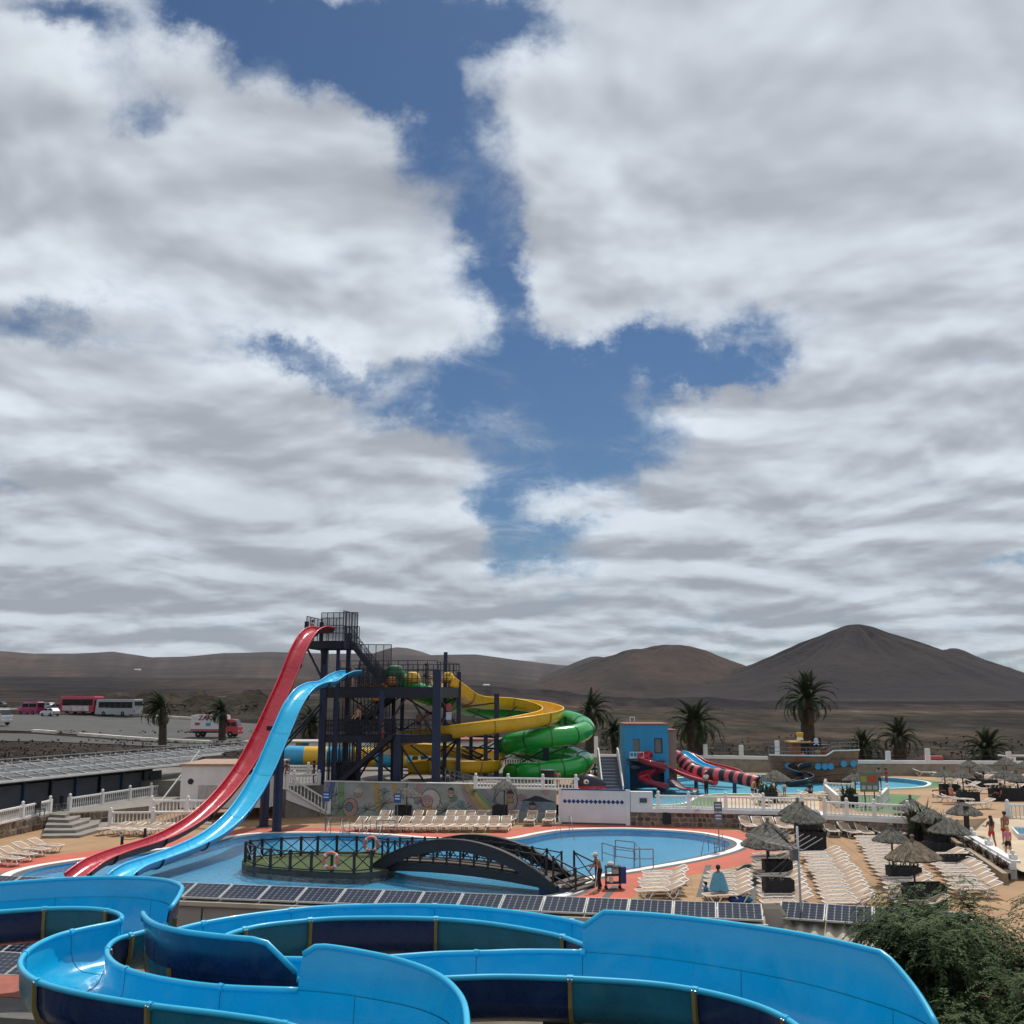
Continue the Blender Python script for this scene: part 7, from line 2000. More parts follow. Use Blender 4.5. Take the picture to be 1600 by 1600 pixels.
def palm(label, base, height, crown, seed, nfr=54, wind=0.0, thick=.32, up=0.0):
    rd = random.Random(seed)
    o = thing('palm_tree', label, 'palm', base, 0, 'date palms around the park')
    tr = MB(); n = 14; prof = []
    for i in range(n + 1):
        t = i / n; r = thick * (1.15 - .25 * t) * (1 + .05 * (i % 2)); prof.append((r, height * t))
    prof += [(thick * 1.25, height + .1), (thick * 1.35, height + .35), (thick * .8, height + .65), (.05, height + .8)]
    tr.lathe(prof, n=12).build('trunk', palm_trunk, o)
    co = MB(); co.ball((0, 0, 0), thick * 1.3, 8, 5, sz=.9); c = co.build('crown', palm_trunk, o, loc=(0, 0, height + .45))
    for k in range(nfr):
        az = k * 2.39996 + rd.uniform(-.25, .25); t = k / nfr
        tilt = lerp(-.45 - up, .95 - up * .5, t) + rd.uniform(-.12, .12)       # inner fronds stand up, outer hang
        s = crown / 1.75 * rd.uniform(.82, 1.1)
        if wind:
            w = wind; vx, vy = math.cos(az) - w * 1.1, math.sin(az) * (1 - .5 * abs(w)); az = math.atan2(vy, vx); s *= (1 if math.cos(az) * w < 0 else .6)
        me = FR[2] if t < .25 else (FR[0] if t < .55 else (FR[1] if t < .85 else FR[3]))
        place('frond', me, c, (0, 0, .1), (rd.uniform(-.25, .25), tilt, az), (s, s, s))
    for k in range(rd.randint(8, 16)):
        s = crown / 2.2 * rd.uniform(.7, 1.0); place('dead_frond', DEAD, c, (0, 0, -.25), (rd.uniform(-.3, .3), 1.35 + rd.uniform(-.2, .2), rd.uniform(0, 6.28)), (s, s, s))
    o.rotation_euler = (rd.uniform(-.03, .03), rd.uniform(-.05, .05), rd.uniform(0, 6.28) if not wind else 0)
    return o
def palm_px(label, cx, ctop, cbot_trunk, crown_c, dist, crown_r, seed, **kw):
    """trunk foot row, crown centre row, distance"""
    f = D(cx, cbot_trunk, dist); c = D(cx, crown_c, dist)
    return palm(label, (f.x, dist, f.z), c.z - f.z, crown_r / F * dist, seed, **kw)
palm_px('tallest date palm, rising behind the pirate ship', 1264, 1060, 1196, 1106, 118, 38, 1, thick=.72, up=.28)
palm_px('broad date palm right behind the blue splash tower', 1089, 1098, 1196, 1145, 110, 37, 2, thick=.9, nfr=60)
palm_px('tall date palm behind the green tube loops', 922, 1090, 1192, 1124, 120, 30, 3, thick=.5, up=.1, wind=-.1)
palm_px('small date palm between the green tube and the blue tower', 961, 1130, 1186, 1155, 125, 21, 4, thick=.34)
palm_px('bushy date palm with yellow-green fronds right of the ship', 1352, 1145, 1196, 1177, 118, 27, 5, thick=.4)
palm_px('upright date palm near the white pillar right of the ship', 1407, 1125, 1198, 1165, 116, 28, 6, thick=.62, up=.35)
palm_px('wide low date palm at the far right behind the parasols', 1545, 1155, 1204, 1182, 122, 33, 7, thick=.5)
palm_px('windswept date palm on the verge in front of the car park', 254, 1090, 1164, 1118, 108, 27, 8, thick=.38, wind=.8)
palm_px('windswept date palm standing in front of the delivery truck', 347, 1105, 1157, 1124, 112, 21, 9, thick=.36, wind=.3)
palm_px('date palm fronds showing behind the blue slide struts', 488, 1110, 1180, 1142, 112, 28, 10, thick=.35, wind=.2)

# ================================================================== LONG SHED at left
def shed():
    o = thing('long_shed', 'long dark open shed with a railed metal roof at left', 'shed', T(0, 1278, ZL))
    f0, f1 = T(-90, 1291, ZL), T(272, 1240, ZL)
    fd = (f1 - f0); FLn = fd.length; fd.normalize(); fn = Vector((fd.y, -fd.x, 0))
    if fn.y > 0: fn = -fn
    def q(s, off, z): return f0 + fd * s + fn * off + Vector((0, 0, z - ZL))
    def box(name, s0, s1, o0, o1, z0, z1, m):
        MB().add([q(s0, o0, z0), q(s1, o0, z0), q(s1, o1, z0), q(s0, o1, z0), q(s0, o0, z1), q(s1, o0, z1), q(s1, o1, z1), q(s0, o1, z1)], [(0, 1, 2, 3), (7, 6, 5, 4), (0, 4, 5, 1), (1, 5, 6, 2), (2, 6, 7, 3), (3, 7, 4, 0)]).build(name, m, o, world=True)
    panel_g = mat('shed_panel', (.085, .092, .115), .7, var=.15, scale=.5); blue_post = mat('shed_post', (.02, .075, .16), .5)
    box('back_wall', 0, FLn, -2.4, -2.2, ZL, 3.1, panel_g)
    n = 9
    for i in range(n):
        s = FLn * i / n
        box('wall_panel', s + .08, s + FLn / n - .12, -1.32, -1.22, ZL, 2.75, panel_g)
        box('post', s - .06, s + .06, -1.2, -1.04, ZL, 3.05, blue_post if i % 2 else navy_steel)
    box('door', FLn * .925, FLn * .985, -1.2, -1.12, ZL, 2.6, mat('shed_door', (.02, .045, .05), .6)); 
    box('soffit', 0, FLn, -3.0, .15, 3.05, 3.12, panel_g)
    r0, r1 = FLn * 1.03, FLn * 1.03
    # roof: parallel steel rails with plates between, rising to the back
    for k in range(5):
        o_ = .15 - k * .95; z = 3.18 + k * .18; ext = (2, 4, 9, 16, 24, 30)[k]
        box('roof_rail', 0, FLn + ext, o_ - .06, o_ + .06, z - .07, z + .07, galv if k % 2 else white_paint)
        if k < 4: 
            MB().add([q(0, o_ - .1, z - .02), q(FLn + ext, o_ - .1, z - .02), q(FLn + ext + 2, o_ - .86, z + .13), q(0, o_ - .86, z + .13)], [(0, 1, 2, 3)]).build('roof_sheet', mat('roof_sheet', (.075, .075, .078), .6, var=.3, scale=.8), o, world=True)
        m = MB()
        for i in range(int((FLn + ext) / 1.7)):
            m.bar(q(i * 1.7 + .4, o_, z), q(i * 1.7 + .4, o_ - .95, z + .20), .07)
        tag(m.build('purlins', galv, o, world=True), kind='stuff')
        if k in (1, 3, 4):
            m = MB(); m.bar(q(0, o_, z + .45), q(FLn + ext, o_, z + .45), .05)
            for i in range(int((FLn + ext) / 1.7)): m.bar(q(i * 1.7 + .4, o_, z), q(i * 1.7 + .4, o_, z + .45), .05)
            m.build('guard_rail', galv, o, world=True)
    # brace pole
    MB().bar(D(312, 1173, 84), D(247, 1258, 76), .09).build('brace_pole', galv, o, world=True)
shed()
for i, (px, py) in enumerate(((85, 1268), (100, 1266), (62, 1275))):
    p = T(px, py, ZL); o = thing('cafe_chair', f'dark folding chair in the shade of the shed, {ORD[i]} of three', 'chair', p, rl.uniform(0, 6), group='folding chairs by the shed')
    MB().box((0, 0, .45), (.45, .45, .05)).build('seat', dark_grey, o); MB().box((0, .22, .75), (.45, .05, .5)).build('backrest', dark_grey, o)
    for sx in (-.2, .2):
        for sy in (-.2, .2): MB().bar((sx, sy, 0), (sx, sy, .44), .04).build('leg', grey_steel, o)
# pump house behind the slides
ph0, ph1 = T(280, 1262, ZL), T(420, 1262, ZL)
ph = thing('pump_house', 'pale flat-roofed service building behind the tall slides', 'building', ph0)
zt = D(300, 1197, ph0.y).z
MB().box(((ph0.x + ph1.x) / 2, ph0.y + 3, (ZL + zt) / 2), (ph1.x - ph0.x, 6, zt - ZL)).build('wall', white_wall, ph, world=True)
MB().box(((ph0.x + ph1.x) / 2, ph0.y + 3, zt + .08), (ph1.x - ph0.x + .2, 6.2, .15)).build('roof', mat('roof_sand', (.36, .24, .17), .85), ph, world=True)
v = MB(); v.lathe([(.20, 0), (.20, .05)], n=16); v.v = [(a, -c, b) for a, b, c in v.v]; c = D(298, 1221, ph0.y - .02); place('round_vent', v.mesh('round_vent', black_steel), ph, tuple(c - origin_of(ph)))
for px in (316, 331): 
    a = D(px, 1245, ph0.y - .03); MB().box((a.x, a.y, (ZL + a.z + .9) / 2), (.62, .06, a.z + .7 - ZL)).build('door', mat('door_grey', (.40, .38, .36), .7), ph, world=True)
far_b = thing('service_building', 'long pale low building behind the tower and striped tube', 'building', T(560, 1200, Z2))
a, c = D(500, 1190, 103), D(780, 1190, 103); MB().box(((a.x + c.x) / 2, 105, (Z2 + D(600, 1158, 103).z) / 2), (c.x - a.x, 4, D(600, 1158, 103).z - Z2)).build('wall', white_wall, far_b, world=True)
MB().box(((a.x + c.x) / 2, 105, D(600, 1158, 103).z + .1), (c.x - a.x + .3, 4.4, .2)).build('roof', mat('terracotta_edge', (.26, .09, .07), .8), far_b, world=True)
for px in (470 + 50, 560, 720): 
    p = D(px, 1176, 102.9); MB().box((p.x, 102.95, p.z), (.9, .1, 1.2)).build('window', glass_dark, far_b, world=True)
far_c = thing('service_building', 'white low service building left of the tower behind the striped tube', 'building', T(450, 1200, Z2))
a, c = D(380, 1190, 100), D(492, 1190, 100); MB().box(((a.x + c.x) / 2, 102, (Z2 + D(450, 1160, 100).z) / 2), (c.x - a.x, 4, D(450, 1160, 100).z - Z2)).build('wall', white_wall, far_c, world=True)
p = D(472, 1166, 99.9); MB().box((p.x, 99.97, p.z), (1.2, .1, .9)).build('window', glass_dark, far_c, world=True)
MB().box(((a.x + c.x) / 2, 102, D(450, 1160, 100).z + .06), (c.x - a.x + .3, 4.4, .12)).build('roof', grey_render, far_c, world=True)

# ================================================================== CAR PARK AND VEHICLES
def drape(name, label, top, bot, m, lift=.06, n=30, k=8, cat='road'):
    tp = [TT(*p) for p in top]; bp = [TT(*p) for p in bot]
    def along(pl, t):
        t *= len(pl) - 1; i = min(int(t), len(pl) - 2); return pl[i].lerp(pl[i + 1], t - i)
    rows = []
    for j in range(k + 1):
        r = []
        for i in range(n + 1):
            p = along(tp, i / n).lerp(along(bp, i / n), j / k); r.append((p.x, p.y, nat(p.x, p.y) + lift))
        rows.append(r)
    o = MB().grid(rows).build(name, m, fix=False); tag(o, label, cat, kind='structure'); return o
drape('car_park', 'grey asphalt car park with parked coaches', [(-60, 1117), (100, 1118), (220, 1121), (320, 1127), (430, 1133)], [(-60, 1141), (60, 1144), (220, 1156), (330, 1161), (430, 1166)], asphalt, .10)
drape('access_road', 'grey asphalt road in front of the car park kerb', [(-60, 1146), (60, 1148), (220, 1160), (330, 1164)], [(-60, 1158), (60, 1159), (220, 1166), (330, 1169)], asphalt, .08)
def kerb(label, pts, w=.8, h=.22, dashes=None):
    pp = [TT(*p) for p in pts]; o = thing('kerb', label, 'kerb', pp[0])
    L = [0]
    for a, c in zip(pp, pp[1:]): L.append(L[-1] + (c - a).length)
    def at(s):
        for i in range(len(pp) - 1):
            if s <= L[i + 1] or i == len(pp) - 2:
                p = pp[i].lerp(pp[i + 1], (s - L[i]) / (L[i + 1] - L[i])); return Vector((p.x, p.y, nat(p.x, p.y) + h / 2 + .1))
    s = 0; rd = random.Random(2)
    while s < L[-1] - .5:
        e = min(L[-1], s + 2.6)
        if dashes is None or s > dashes or rd.random() < .72: MB().bar(at(s), at(e - .08), w, h + .2).build('kerb_stone', kerb_white, o, world=True)
        s = e
kerb('white painted kerb along the near edge of the car park', [(18, 1141.5), (120, 1149), (220, 1156.5), (330, 1162)], dashes=14)
kerb('white painted kerb behind the parked coaches at right', [(210, 1118.5), (260, 1121.5), (310, 1124.5), (360, 1128)])
kerb('white painted kerb behind the pink minibus', [(-30, 1108), (30, 1109.5), (60, 1110)])
def wheel_mesh(r=.48, w=.3):
    b = MB(); b.lathe([(r * .6, -w / 2), (r * .95, -w / 2), (r, -w / 4), (r, w / 4), (r * .95, w / 2), (r * .6, w / 2)], n=18); b.v = [(x, z, y) for x, y, z in b.v]
    h = MB(); h.lathe([(r * .15, -w / 2 - .01), (r * .58, -w / 2 + .03), (r * .58, w / 2 - .03), (r * .15, w / 2 + .01)], n=12); h.v = [(x, z, y) for x, y, z in h.v]
    return b.mesh('tyre', tyre, smooth='auto'), h.mesh('rim', rim_grey, smooth='auto')
def add_wheels(o, xs, half_w, r):
    t, h = wheel_mesh(r, .28)
    for x in xs:
        for s in (-1, 1):
            w = child_empty('wheel', o, (x, s * (half_w - .12), r)); place('tyre', t, w); place('rim', h, w)
def body_loft(secs, half_w, tumble=.08):
    """side profile: list of (x, z_bottom, z_top); simple lofted body"""
    b = MB(); rows = []
    for x, zb, zt_ in secs:
        hw = half_w
        rows.append([(x, -hw, zb), (x, -hw * 1.0, lerp(zb, zt_, .45)), (x, -hw * (1 - tumble), zt_ - .12), (x, -hw * (1 - tumble * 2.4), zt_), (x, hw * (1 - tumble * 2.4), zt_), (x, hw * (1 - tumble), zt_ - .12), (x, hw, lerp(zb, zt_, .45)), (x, hw, zb), (x, -hw, zb)])
    b.grid(rows); n = 9
    b.face(rows[0][:8]); b.face(rows[-1][:8]); return b
def coach(label, px, py, Lm, hm, ang, body, band_m, rear, roof=None, skirt=None, wheels=(.2, .72, .8)):
    p = TT(px, py); o = thing('coach', label, 'coach', (p.x, p.y, p.z + .1), ang)
    W2 = 1.25; L2 = Lm / 2
    body_loft([(-L2, .45, hm - .15), (-L2 + .12, .35, hm), (L2 - .5, .35, hm), (L2 - .12, .4, hm - .25), (L2, .45, hm * .45)], W2, .03).build('body', body, o, smooth=False)
    if roof: MB().box((-.1, 0, hm + .09), (Lm * .8, 1.9, .18)).build('roof_unit', roof, o)
    n = 6
    for s in (-1, 1):
        for k in range(n):
            x0 = -L2 + .35 + (Lm - 1.2) * k / n
            MB().box((x0 + (Lm - 1.2) / n / 2, s * (W2 * .985), hm * .66), ((Lm - 1.2) / n - .05, .06, hm * .36)).build('side_window', glass_dark, o)
        if skirt: MB().box((.3, s * (W2 + .012), hm * .31), (Lm * .78, .03, hm * .30)).build('livery_band', skirt, o)
    MB().box((-L2 - .015, 0, hm * .74), (.05, 2.1, hm * .24)).build('rear_window', glass_dark, o); MB().box((L2 - .10, 0, hm * .62), (.12, 2.25, hm * .42), ry=.1).build('windscreen', glass_dark, o)
    MB().box((-L2 - .012, 0, hm * .35), (.04, 2.3, hm * .42)).build('rear_panel', rear, o)
    for s in (-1, 1): MB().box((-L2 - .04, s * 1.0, hm * .28), (.04, .25, .45)).build('tail_light', red_gel, o); MB().bar((L2 - .2, s * 1.25, hm * .85), (L2 + .1, s * 1.5, hm * .75), .07).build('mirror', black_steel, o)
    add_wheels(o, [-L2 + Lm * .28, -L2 + Lm * .78], W2, .5)
    return o
crimson = mat('coach_red', (.44, .025, .06), .35, coat=.4); cream = mat('coach_cream', (.52, .46, .46), .4, coat=.3, var=.35, scale=1.0); silver = mat('coach_silver', (.34, .36, .37), .35, coat=.3, var=.08); wine = mat('coach_wine', (.10, .02, .04), .4, coat=.3)
coach('red and white tour coach seen from behind its right side', 126, 1115.5, 10.5, 3.5, math.radians(152), crimson, None, crimson, roof=crimson, skirt=cream)
coach('silver grey coach parked right of the red one', 185, 1119.5, 10.5, 3.4, math.radians(155), silver, None, mat('coach_rear', (.40, .40, .41), .4), skirt=None)
def van(label, px, py, Lm, hm, ang, body, name='minibus', glass=glass_dark, front=.22):
    p = TT(px, py); o = thing(name, label, name, (p.x, p.y, p.z + .1), ang); W2 = .92 if hm < 2 else 1.0; L2 = Lm / 2; car = hm < 1.9
    if car: secs = [(-L2, .5, hm * .62), (-L2 + .25, .3, hm * .70), (-L2 + .75, .28, hm * .98), (-L2 + 1.3, .28, hm), (L2 * .12, .28, hm * .98), (L2 * .45, .28, hm * .68), (L2 - .2, .3, hm * .58), (L2, .42, hm * .45)]
    else: secs = [(-L2, .5, hm - .1), (-L2 + .12, .32, hm), (L2 - 1.6, .32, hm), (L2 - 1.0, .32, hm * .72), (L2 - .1, .35, hm * .5), (L2, .45, hm * .42)]
    body_loft(secs, W2, .07).build('body', body, o, smooth='auto')
    zc = hm * .80 if car else hm * .72; hh = hm * .22 if car else hm * .30
    xs = ((-L2 * .52, L2 * .5), (L2 * .08, L2 * .42)) if car else ((-L2 * .55, L2 * .72), (L2 * .18, L2 * .62))
    for s in (-1, 1):
        for x, w_ in xs: MB().box((x, s * (W2 * .955), zc), (w_, .07, hh)).build('side_window', glass, o)
    MB().box((-L2 + (.48 if car else -.01), 0, zc), (.06, W2 * 1.55, hh * 1.05), ry=(.55 if car else 0)).build('rear_window', glass, o)
    MB().box((L2 * .30 if car else L2 - 1.28, 0, hm * .82), (.06, W2 * 1.6, hm * .34), ry=(-.85 if car else -.75)).build('windscreen', glass, o)
    for s in (-1, 1):
        MB().box((-L2 - .005, s * W2 * .8, hm * .5), (.05, .2, .22)).build('tail_light', red_gel, o); MB().box((L2 - .02, s * W2 * .75, hm * .45), (.07, .3, .16)).build('headlight', white_plastic, o)
    add_wheels(o, [-L2 * .62, L2 * .62], W2, .34 if car else .38); return o
van('magenta pink minibus parked at the left end', 47, 1117, 5.6, 2.6, math.radians(158), mat('van_pink', (.30, .018, .10), .4, coat=.3))
van('dark car parked beside the red coach', 87, 1111.5, 4.3, 1.65, math.radians(170), mat('car_dark', (.03, .033, .04), .35, coat=.5), 'car')
van('silver car parked behind the pink minibus', 73, 1109.5, 4.2, 1.7, math.radians(160), mat('car_silver', (.36, .37, .38), .35, coat=.4, metal=.3), 'car')
van('white car with dark windows nearest the parking divider', 78, 1119.5, 4.2, 1.6, math.radians(150), mat('car_white', (.50, .51, .52), .35, coat=.4), 'car')
van('dark car cut off by the left edge behind the white lorry', -4, 1107, 4.3, 1.6, math.radians(175), mat('car_dark2', (.05, .05, .055), .35, coat=.5), 'car')
def truck(label, px, py, ang, L_box, h, box_m, cab_m, lettered=False):
    p = TT(px, py); o = thing('truck', label, 'truck', (p.x, p.y, p.z + .12), ang); W2 = 1.22
    MB().box((0, 0, .95 + h / 2), (L_box, 2 * W2, h)).build('cargo_box', box_m, o)
    MB().box((.6, 0, .78), (L_box + 2.4, 1.0, .22)).build('chassis', black_steel, o)
    xc = L_box / 2 + .12
    cab = body_loft([(xc, .55, 2.55), (xc + .3, .5, 2.75), (xc + 1.25, .5, 2.72), (xc + 1.85, .5, 1.75), (xc + 1.95, .55, 1.55)], 1.12, .04); cab.build('cab', cab_m, o)
    for s in (-1, 1):
        MB().box((xc + 1.2, s * 1.10, 1.98), (.75, .08, .62)).build('side_window', glass_dark, o); MB().box((xc + .5, s * 1.10, 1.98), (.42, .08, .62)).build('side_window', glass_dark, o)
        MB().box((xc + 1.9, s * .8, 1.0), (.12, .35, .2)).build('headlight', white_plastic, o)
        MB().box((0, s * (W2 + .012), 1.12), (L_box, .02, .26)).build('stripe', mat('truck_stripe', (.40, .03, .05), .5), o)
    MB().box((xc + 1.62, 0, 2.2), (.06, 2.0, .95), ry=-.55).build('windscreen', glass_dark, o)
    MB().box((xc + 1.98, 0, .75), (.15, 2.2, .35)).build('bumper', cab_m, o)
    add_wheels(o, [-L_box / 2 + 1.2, xc + .75], 1.15, .48)
    if lettered:
        def text(s, size, x, z, m, nm='lettering'):
            c = bpy.data.curves.new(nm, 'FONT'); c.body = s; c.size = size; c.extrude = .008; c.materials.append(m); c.align_x = 'LEFT'; c.shear = .15; c.offset = .03
            tmp = bpy.data.objects.new('tmp', c); COL.objects.link(tmp); dg = bpy.context.evaluated_depsgraph_get(); me = bpy.data.meshes.new_from_object(tmp.evaluated_get(dg)); bpy.data.objects.remove(tmp)
            t = bpy.data.objects.new(nm, me); COL.objects.link(t); t.parent = o; t.location = (x, -W2 - .012, z); t.rotation_euler = (math.pi / 2, 0, 0); return t
        t = text('ZAKA', 1.05, -L_box / 2 + 1.15, 2.62, mat('letter_red', (.22, .01, .02), .5))
        MB().box((-L_box / 2 + 1.05, -W2 - .014, 2.05), (.75, .02, .42)).build('red_badge', mat('badge_red', (.42, .04, .06), .5), o)
        MB().box((-L_box / 2 + 2.75, -W2 - .014, 1.98), (.75, .02, .48)).build('blue_badge', mat('badge_blue', (.05, .22, .42), .5), o)
        for k in range(4): MB().bar((-L_box / 2 + .35 + k * .16, -W2 - .012, 2.75), (-L_box / 2 + .52 + k * .16, -W2 - .012, 2.88 if k % 2 else 2.70), .05, .02).build('dolphin_mark', mat('mark_grey', (.30, .30, .33), .6), o)
    return o
truck('white delivery truck with red lettering and a red cab', 328, 1153, math.radians(-4), 5.4, 2.45, mat('truck_white', (.62, .60, .58), .5, var=.06), mat('truck_red', (.42, .03, .035), .4, coat=.3), lettered=True)
truck('white lorry cut off at the left edge of the car park', -18, 1134, math.radians(-28), 5.2, 1.6, mat('truck_white', (.62, .60, .58), .5), mat('lorry_white', (.55, .55, .53), .45))
# far white houses
for i, (px, py, r, w_, lab) in enumerate(((215, 1047, 2200, 20, 'tiny white farmhouse on the plain, left of the slides'), (760, 1071, 1450, 14, 'tiny white house right of the tower'))):
    p = TT(px, py); w_ *= .62 * p.y / r; o = thing('farmhouse', lab, 'house', (p.x, p.y, p.z))
    hh = w_ * .13
    MB().box((0, 0, hh / 2 - 6), (w_, w_ * .5, hh + 12)).build('wall', white_wall, o); MB().add([(-w_ * .5, -w_ * .26, hh), (w_ * .5, -w_ * .26, hh), (w_ * .5, w_ * .26, hh), (-w_ * .5, w_ * .26, hh), (-w_ * .5, 0, hh * 1.5), (w_ * .5, 0, hh * 1.5)], [(0, 1, 5, 4), (2, 3, 4, 5), (0, 4, 3), (1, 2, 5)]).build('roof', white_wall, o)
    for k in range(3): MB().box((-w_ * .3 + k * w_ * .25, -w_ * .25 - .1, hh * .45), (w_ * .06, .3, hh * .4)).build('window', glass_dark, o)

# ================================================================== PEOPLE
def skinned(name, verts, edges, radii, m, parent, root=0, sub=1):
    me = bpy.data.meshes.new(name); me.from_pydata([tuple(v) for v in verts], edges, [])
    me.materials.append(m)
    o = bpy.data.objects.new(name, me); COL.objects.link(o); o.parent = parent
    sk = o.modifiers.new('skin', 'SKIN'); sk.use_smooth_shade = True
    for i, d in enumerate(me.skin_vertices[0].data):
        d.radius = radii[i] if isinstance(radii[i], tuple) else (radii[i], radii[i]); d.use_root = (i == root)
    ss = o.modifiers.new('sub', 'SUBSURF'); ss.levels = sub; ss.render_levels = sub
    return o
def person(label, base, heading, height=1.72, pose='stand', skin=None, top=None, bottom=None, hair=None, cap=None, hair_long=False, female=False, swing=.0, arms=(0, 0), lean=0.0, shoes=None, group=None, bottom_long=False, bend=0.0):
    """heading: direction faced (plan angle). arms: (left, right) raise in radians forwards; swing: stride"""
    skin = skin or skin_a; hair = hair or hair_dark
    o = thing('person', label, 'person', base, heading - math.pi / 2 + math.pi, group)   # local -Y is forward
    k = height / 1.75
    hipz, kneez, anz = .93, .50, .08
    J = {}
    if pose == 'sit':                      # on the ground or a lounger: hips low, legs forward
        hipz = .12
        J['pel'] = Vector((0, 0, hipz + .05))
        for s, n in ((-1, 'R'), (1, 'L')):
            J['hip' + n] = Vector((.10 * s, -.02, hipz)); J['kn' + n] = Vector((.14 * s, -.40, hipz + .22)); J['an' + n] = Vector((.13 * s, -.74, .06)); J['to' + n] = Vector((.13 * s, -.86, .12))
    elif pose == 'seat':
        hipz = .48
        J['pel'] = Vector((0, 0, hipz + .05))
        for s, n in ((-1, 'R'), (1, 'L')):
            J['hip' + n] = Vector((.10 * s, -.02, hipz)); J['kn' + n] = Vector((.12 * s, -.42, hipz)); J['an' + n] = Vector((.12 * s, -.42, .08)); J['to' + n] = Vector((.12 * s, -.60, .04))
    elif pose == 'lie':
        hipz = .12
        J['pel'] = Vector((0, 0, hipz))
        for s, n in ((-1, 'R'), (1, 'L')):
            J['hip' + n] = Vector((.10 * s, -.05, hipz)); J['kn' + n] = Vector((.12 * s, -.48, hipz + .06)); J['an' + n] = Vector((.12 * s, -.90, hipz - .04)); J['to' + n] = Vector((.13 * s, -.95, hipz + .12))
    else:
        J['pel'] = Vector((0, 0, hipz + .04))
        for s, n in ((-1, 'R'), (1, 'L')):
            f = swing * s
            J['hip' + n] = Vector((.095 * s, 0, hipz - .03)); J['kn' + n] = Vector((.10 * s, -.22 * f - .03, kneez)); J['an' + n] = Vector((.10 * s, -.42 * f + .03, anz + (.06 if f < -.2 else 0))); J['to' + n] = Vector((.12 * s, -.42 * f - .15, .035 + (.03 if f < -.2 else 0)))
    up = Vector((0, -math.sin(lean), math.cos(lean)))
    if pose == 'lie': up = Vector((0, math.cos(.5), math.sin(.5)))
    pz = J['pel']
    J['wst'] = pz + up * .16; J['chest'] = pz + up * .36 + Vector((0, -bend * .3, 0)); J['shc'] = pz + up * .49 + Vector((0, -bend * .6, -bend * .15)); J['neck'] = pz + up * .56 + Vector((0, -bend * .9, -bend * .2)); J['head'] = pz + up * .68 + Vector((0, -.02 - bend * 1.1, -bend * .3)); J['crown'] = pz + up * .78 + Vector((0, -.02 - bend * 1.15, -bend * .32))
    sw = .17 if female else .20
    for s, n, ra_ in ((-1, 'R', arms[1]), (1, 'L', arms[0])):
        J['sh' + n] = J['shc'] + Vector((sw * s, 0, -.02))
        d = Vector((.14 * s, -math.sin(ra_), -math.cos(ra_))).normalized(); J['el' + n] = J['sh' + n] + d * .29
        r2 = ra_ + .35 + (.7 if ra_ > .4 else 0); d2 = Vector((.02 * s, -math.sin(r2), -math.cos(r2))).normalized(); J['wr' + n] = J['el' + n] + d2 * .25; J['pa' + n] = J['wr' + n] + d2 * .08
    for q in J: J[q] = J[q] * k
    names = list(J); ix = {n: i for i, n in enumerate(names)}
    E = [('pel', 'wst'), ('wst', 'chest'), ('chest', 'shc'), ('shc', 'neck'), ('neck', 'head'), ('head', 'crown')]
    for n in 'RL': E += [('pel', 'hip' + n), ('hip' + n, 'kn' + n), ('kn' + n, 'an' + n), ('an' + n, 'to' + n), ('shc', 'sh' + n), ('sh' + n, 'el' + n), ('el' + n, 'wr' + n), ('wr' + n, 'pa' + n)]
    R = dict(pel=(.145, .11), wst=((.115, .09) if female else (.135, .10)), chest=(.145, .105), shc=(.11, .085), neck=.052, head=(.082, .098), crown=(.055, .06))
    for n in 'RL': R.update({'hip' + n: .098, 'kn' + n: .06, 'an' + n: .042, 'to' + n: .036, 'sh' + n: .058, 'el' + n: .042, 'wr' + n: .03, 'pa' + n: .034})
    rad = []
    for n in names:
        r = R[n]; rad.append((r[0] * k, r[1] * k) if isinstance(r, tuple) else r * k)
    skinned('body', [J[n] for n in names], [(ix[a], ix[c]) for a, c in E], rad, skin, o)
    for n, s in (('R', -1), ('L', 1)):      # fingers
        h = MB(); w, p_ = J['wr' + n], J['pa' + n]; d = (p_ - w).normalized(); sd = Vector((0, 1, 0)) - d * d.y; sd.normalize()
        for j, L_ in enumerate((.075, .085, .08, .06)):
            c = p_ + sd * (.022 * (j - 1.5)); h.tube([c - d * .02, c + d * L_ * .55 * k, c + d * L_ * .9 * k + Vector((-s * .015, 0, 0))], [.010, .009, .007], 5)
        h.tube([w + d * .02 - sd * .03, w + d * .05 - sd * .06, w + d * .09 - sd * .065], [.012, .010, .008], 5)
        h.build('hand', skin, o, smooth=True)
    def dress(name, keys, extra, m, cut={}):
        pts = []; rr = []; nm = []
        for q in keys:
            a = J[q]
            if q in cut: b_, t = cut[q]; a = J[b_].lerp(J[q], t)
            pts.append(a); r = R[q]; r = r if isinstance(r, tuple) else (r, r); rr.append(((r[0] + extra) * k, (r[1] + extra) * k)); nm.append(q)
        idx = {q: i for i, q in enumerate(nm)}
        skinned(name, pts, [(idx[a], idx[c]) for a, c in E if a in idx and c in idx], rr, m, o)
    if top == 'bikini': pass
    elif top is not None:
        dress('shirt', ['wst', 'chest', 'shc', 'shR', 'shL', 'elR', 'elL'], .018, top, {'elR': ('shR', .55), 'elL': ('shL', .55)})
    if bottom is not None:
        if bottom_long: dress('trousers', ['wst', 'pel', 'hipR', 'hipL', 'knR', 'knL', 'anR', 'anL'], .02, bottom)
        else: dress('shorts', ['wst', 'pel', 'hipR', 'hipL', 'knR', 'knL'], .022, bottom, {'knR': ('hipR', .55), 'knL': ('hipL', .55), 'wst': ('pel', .5)})
    hd = (J['head'] + J['crown']) / 2; hr = MB()
    hr.ball(hd + Vector((0, .022, .018)) * k, .112 * k, 10, 7, sx=.95, sy=1.05, sz=1.02)
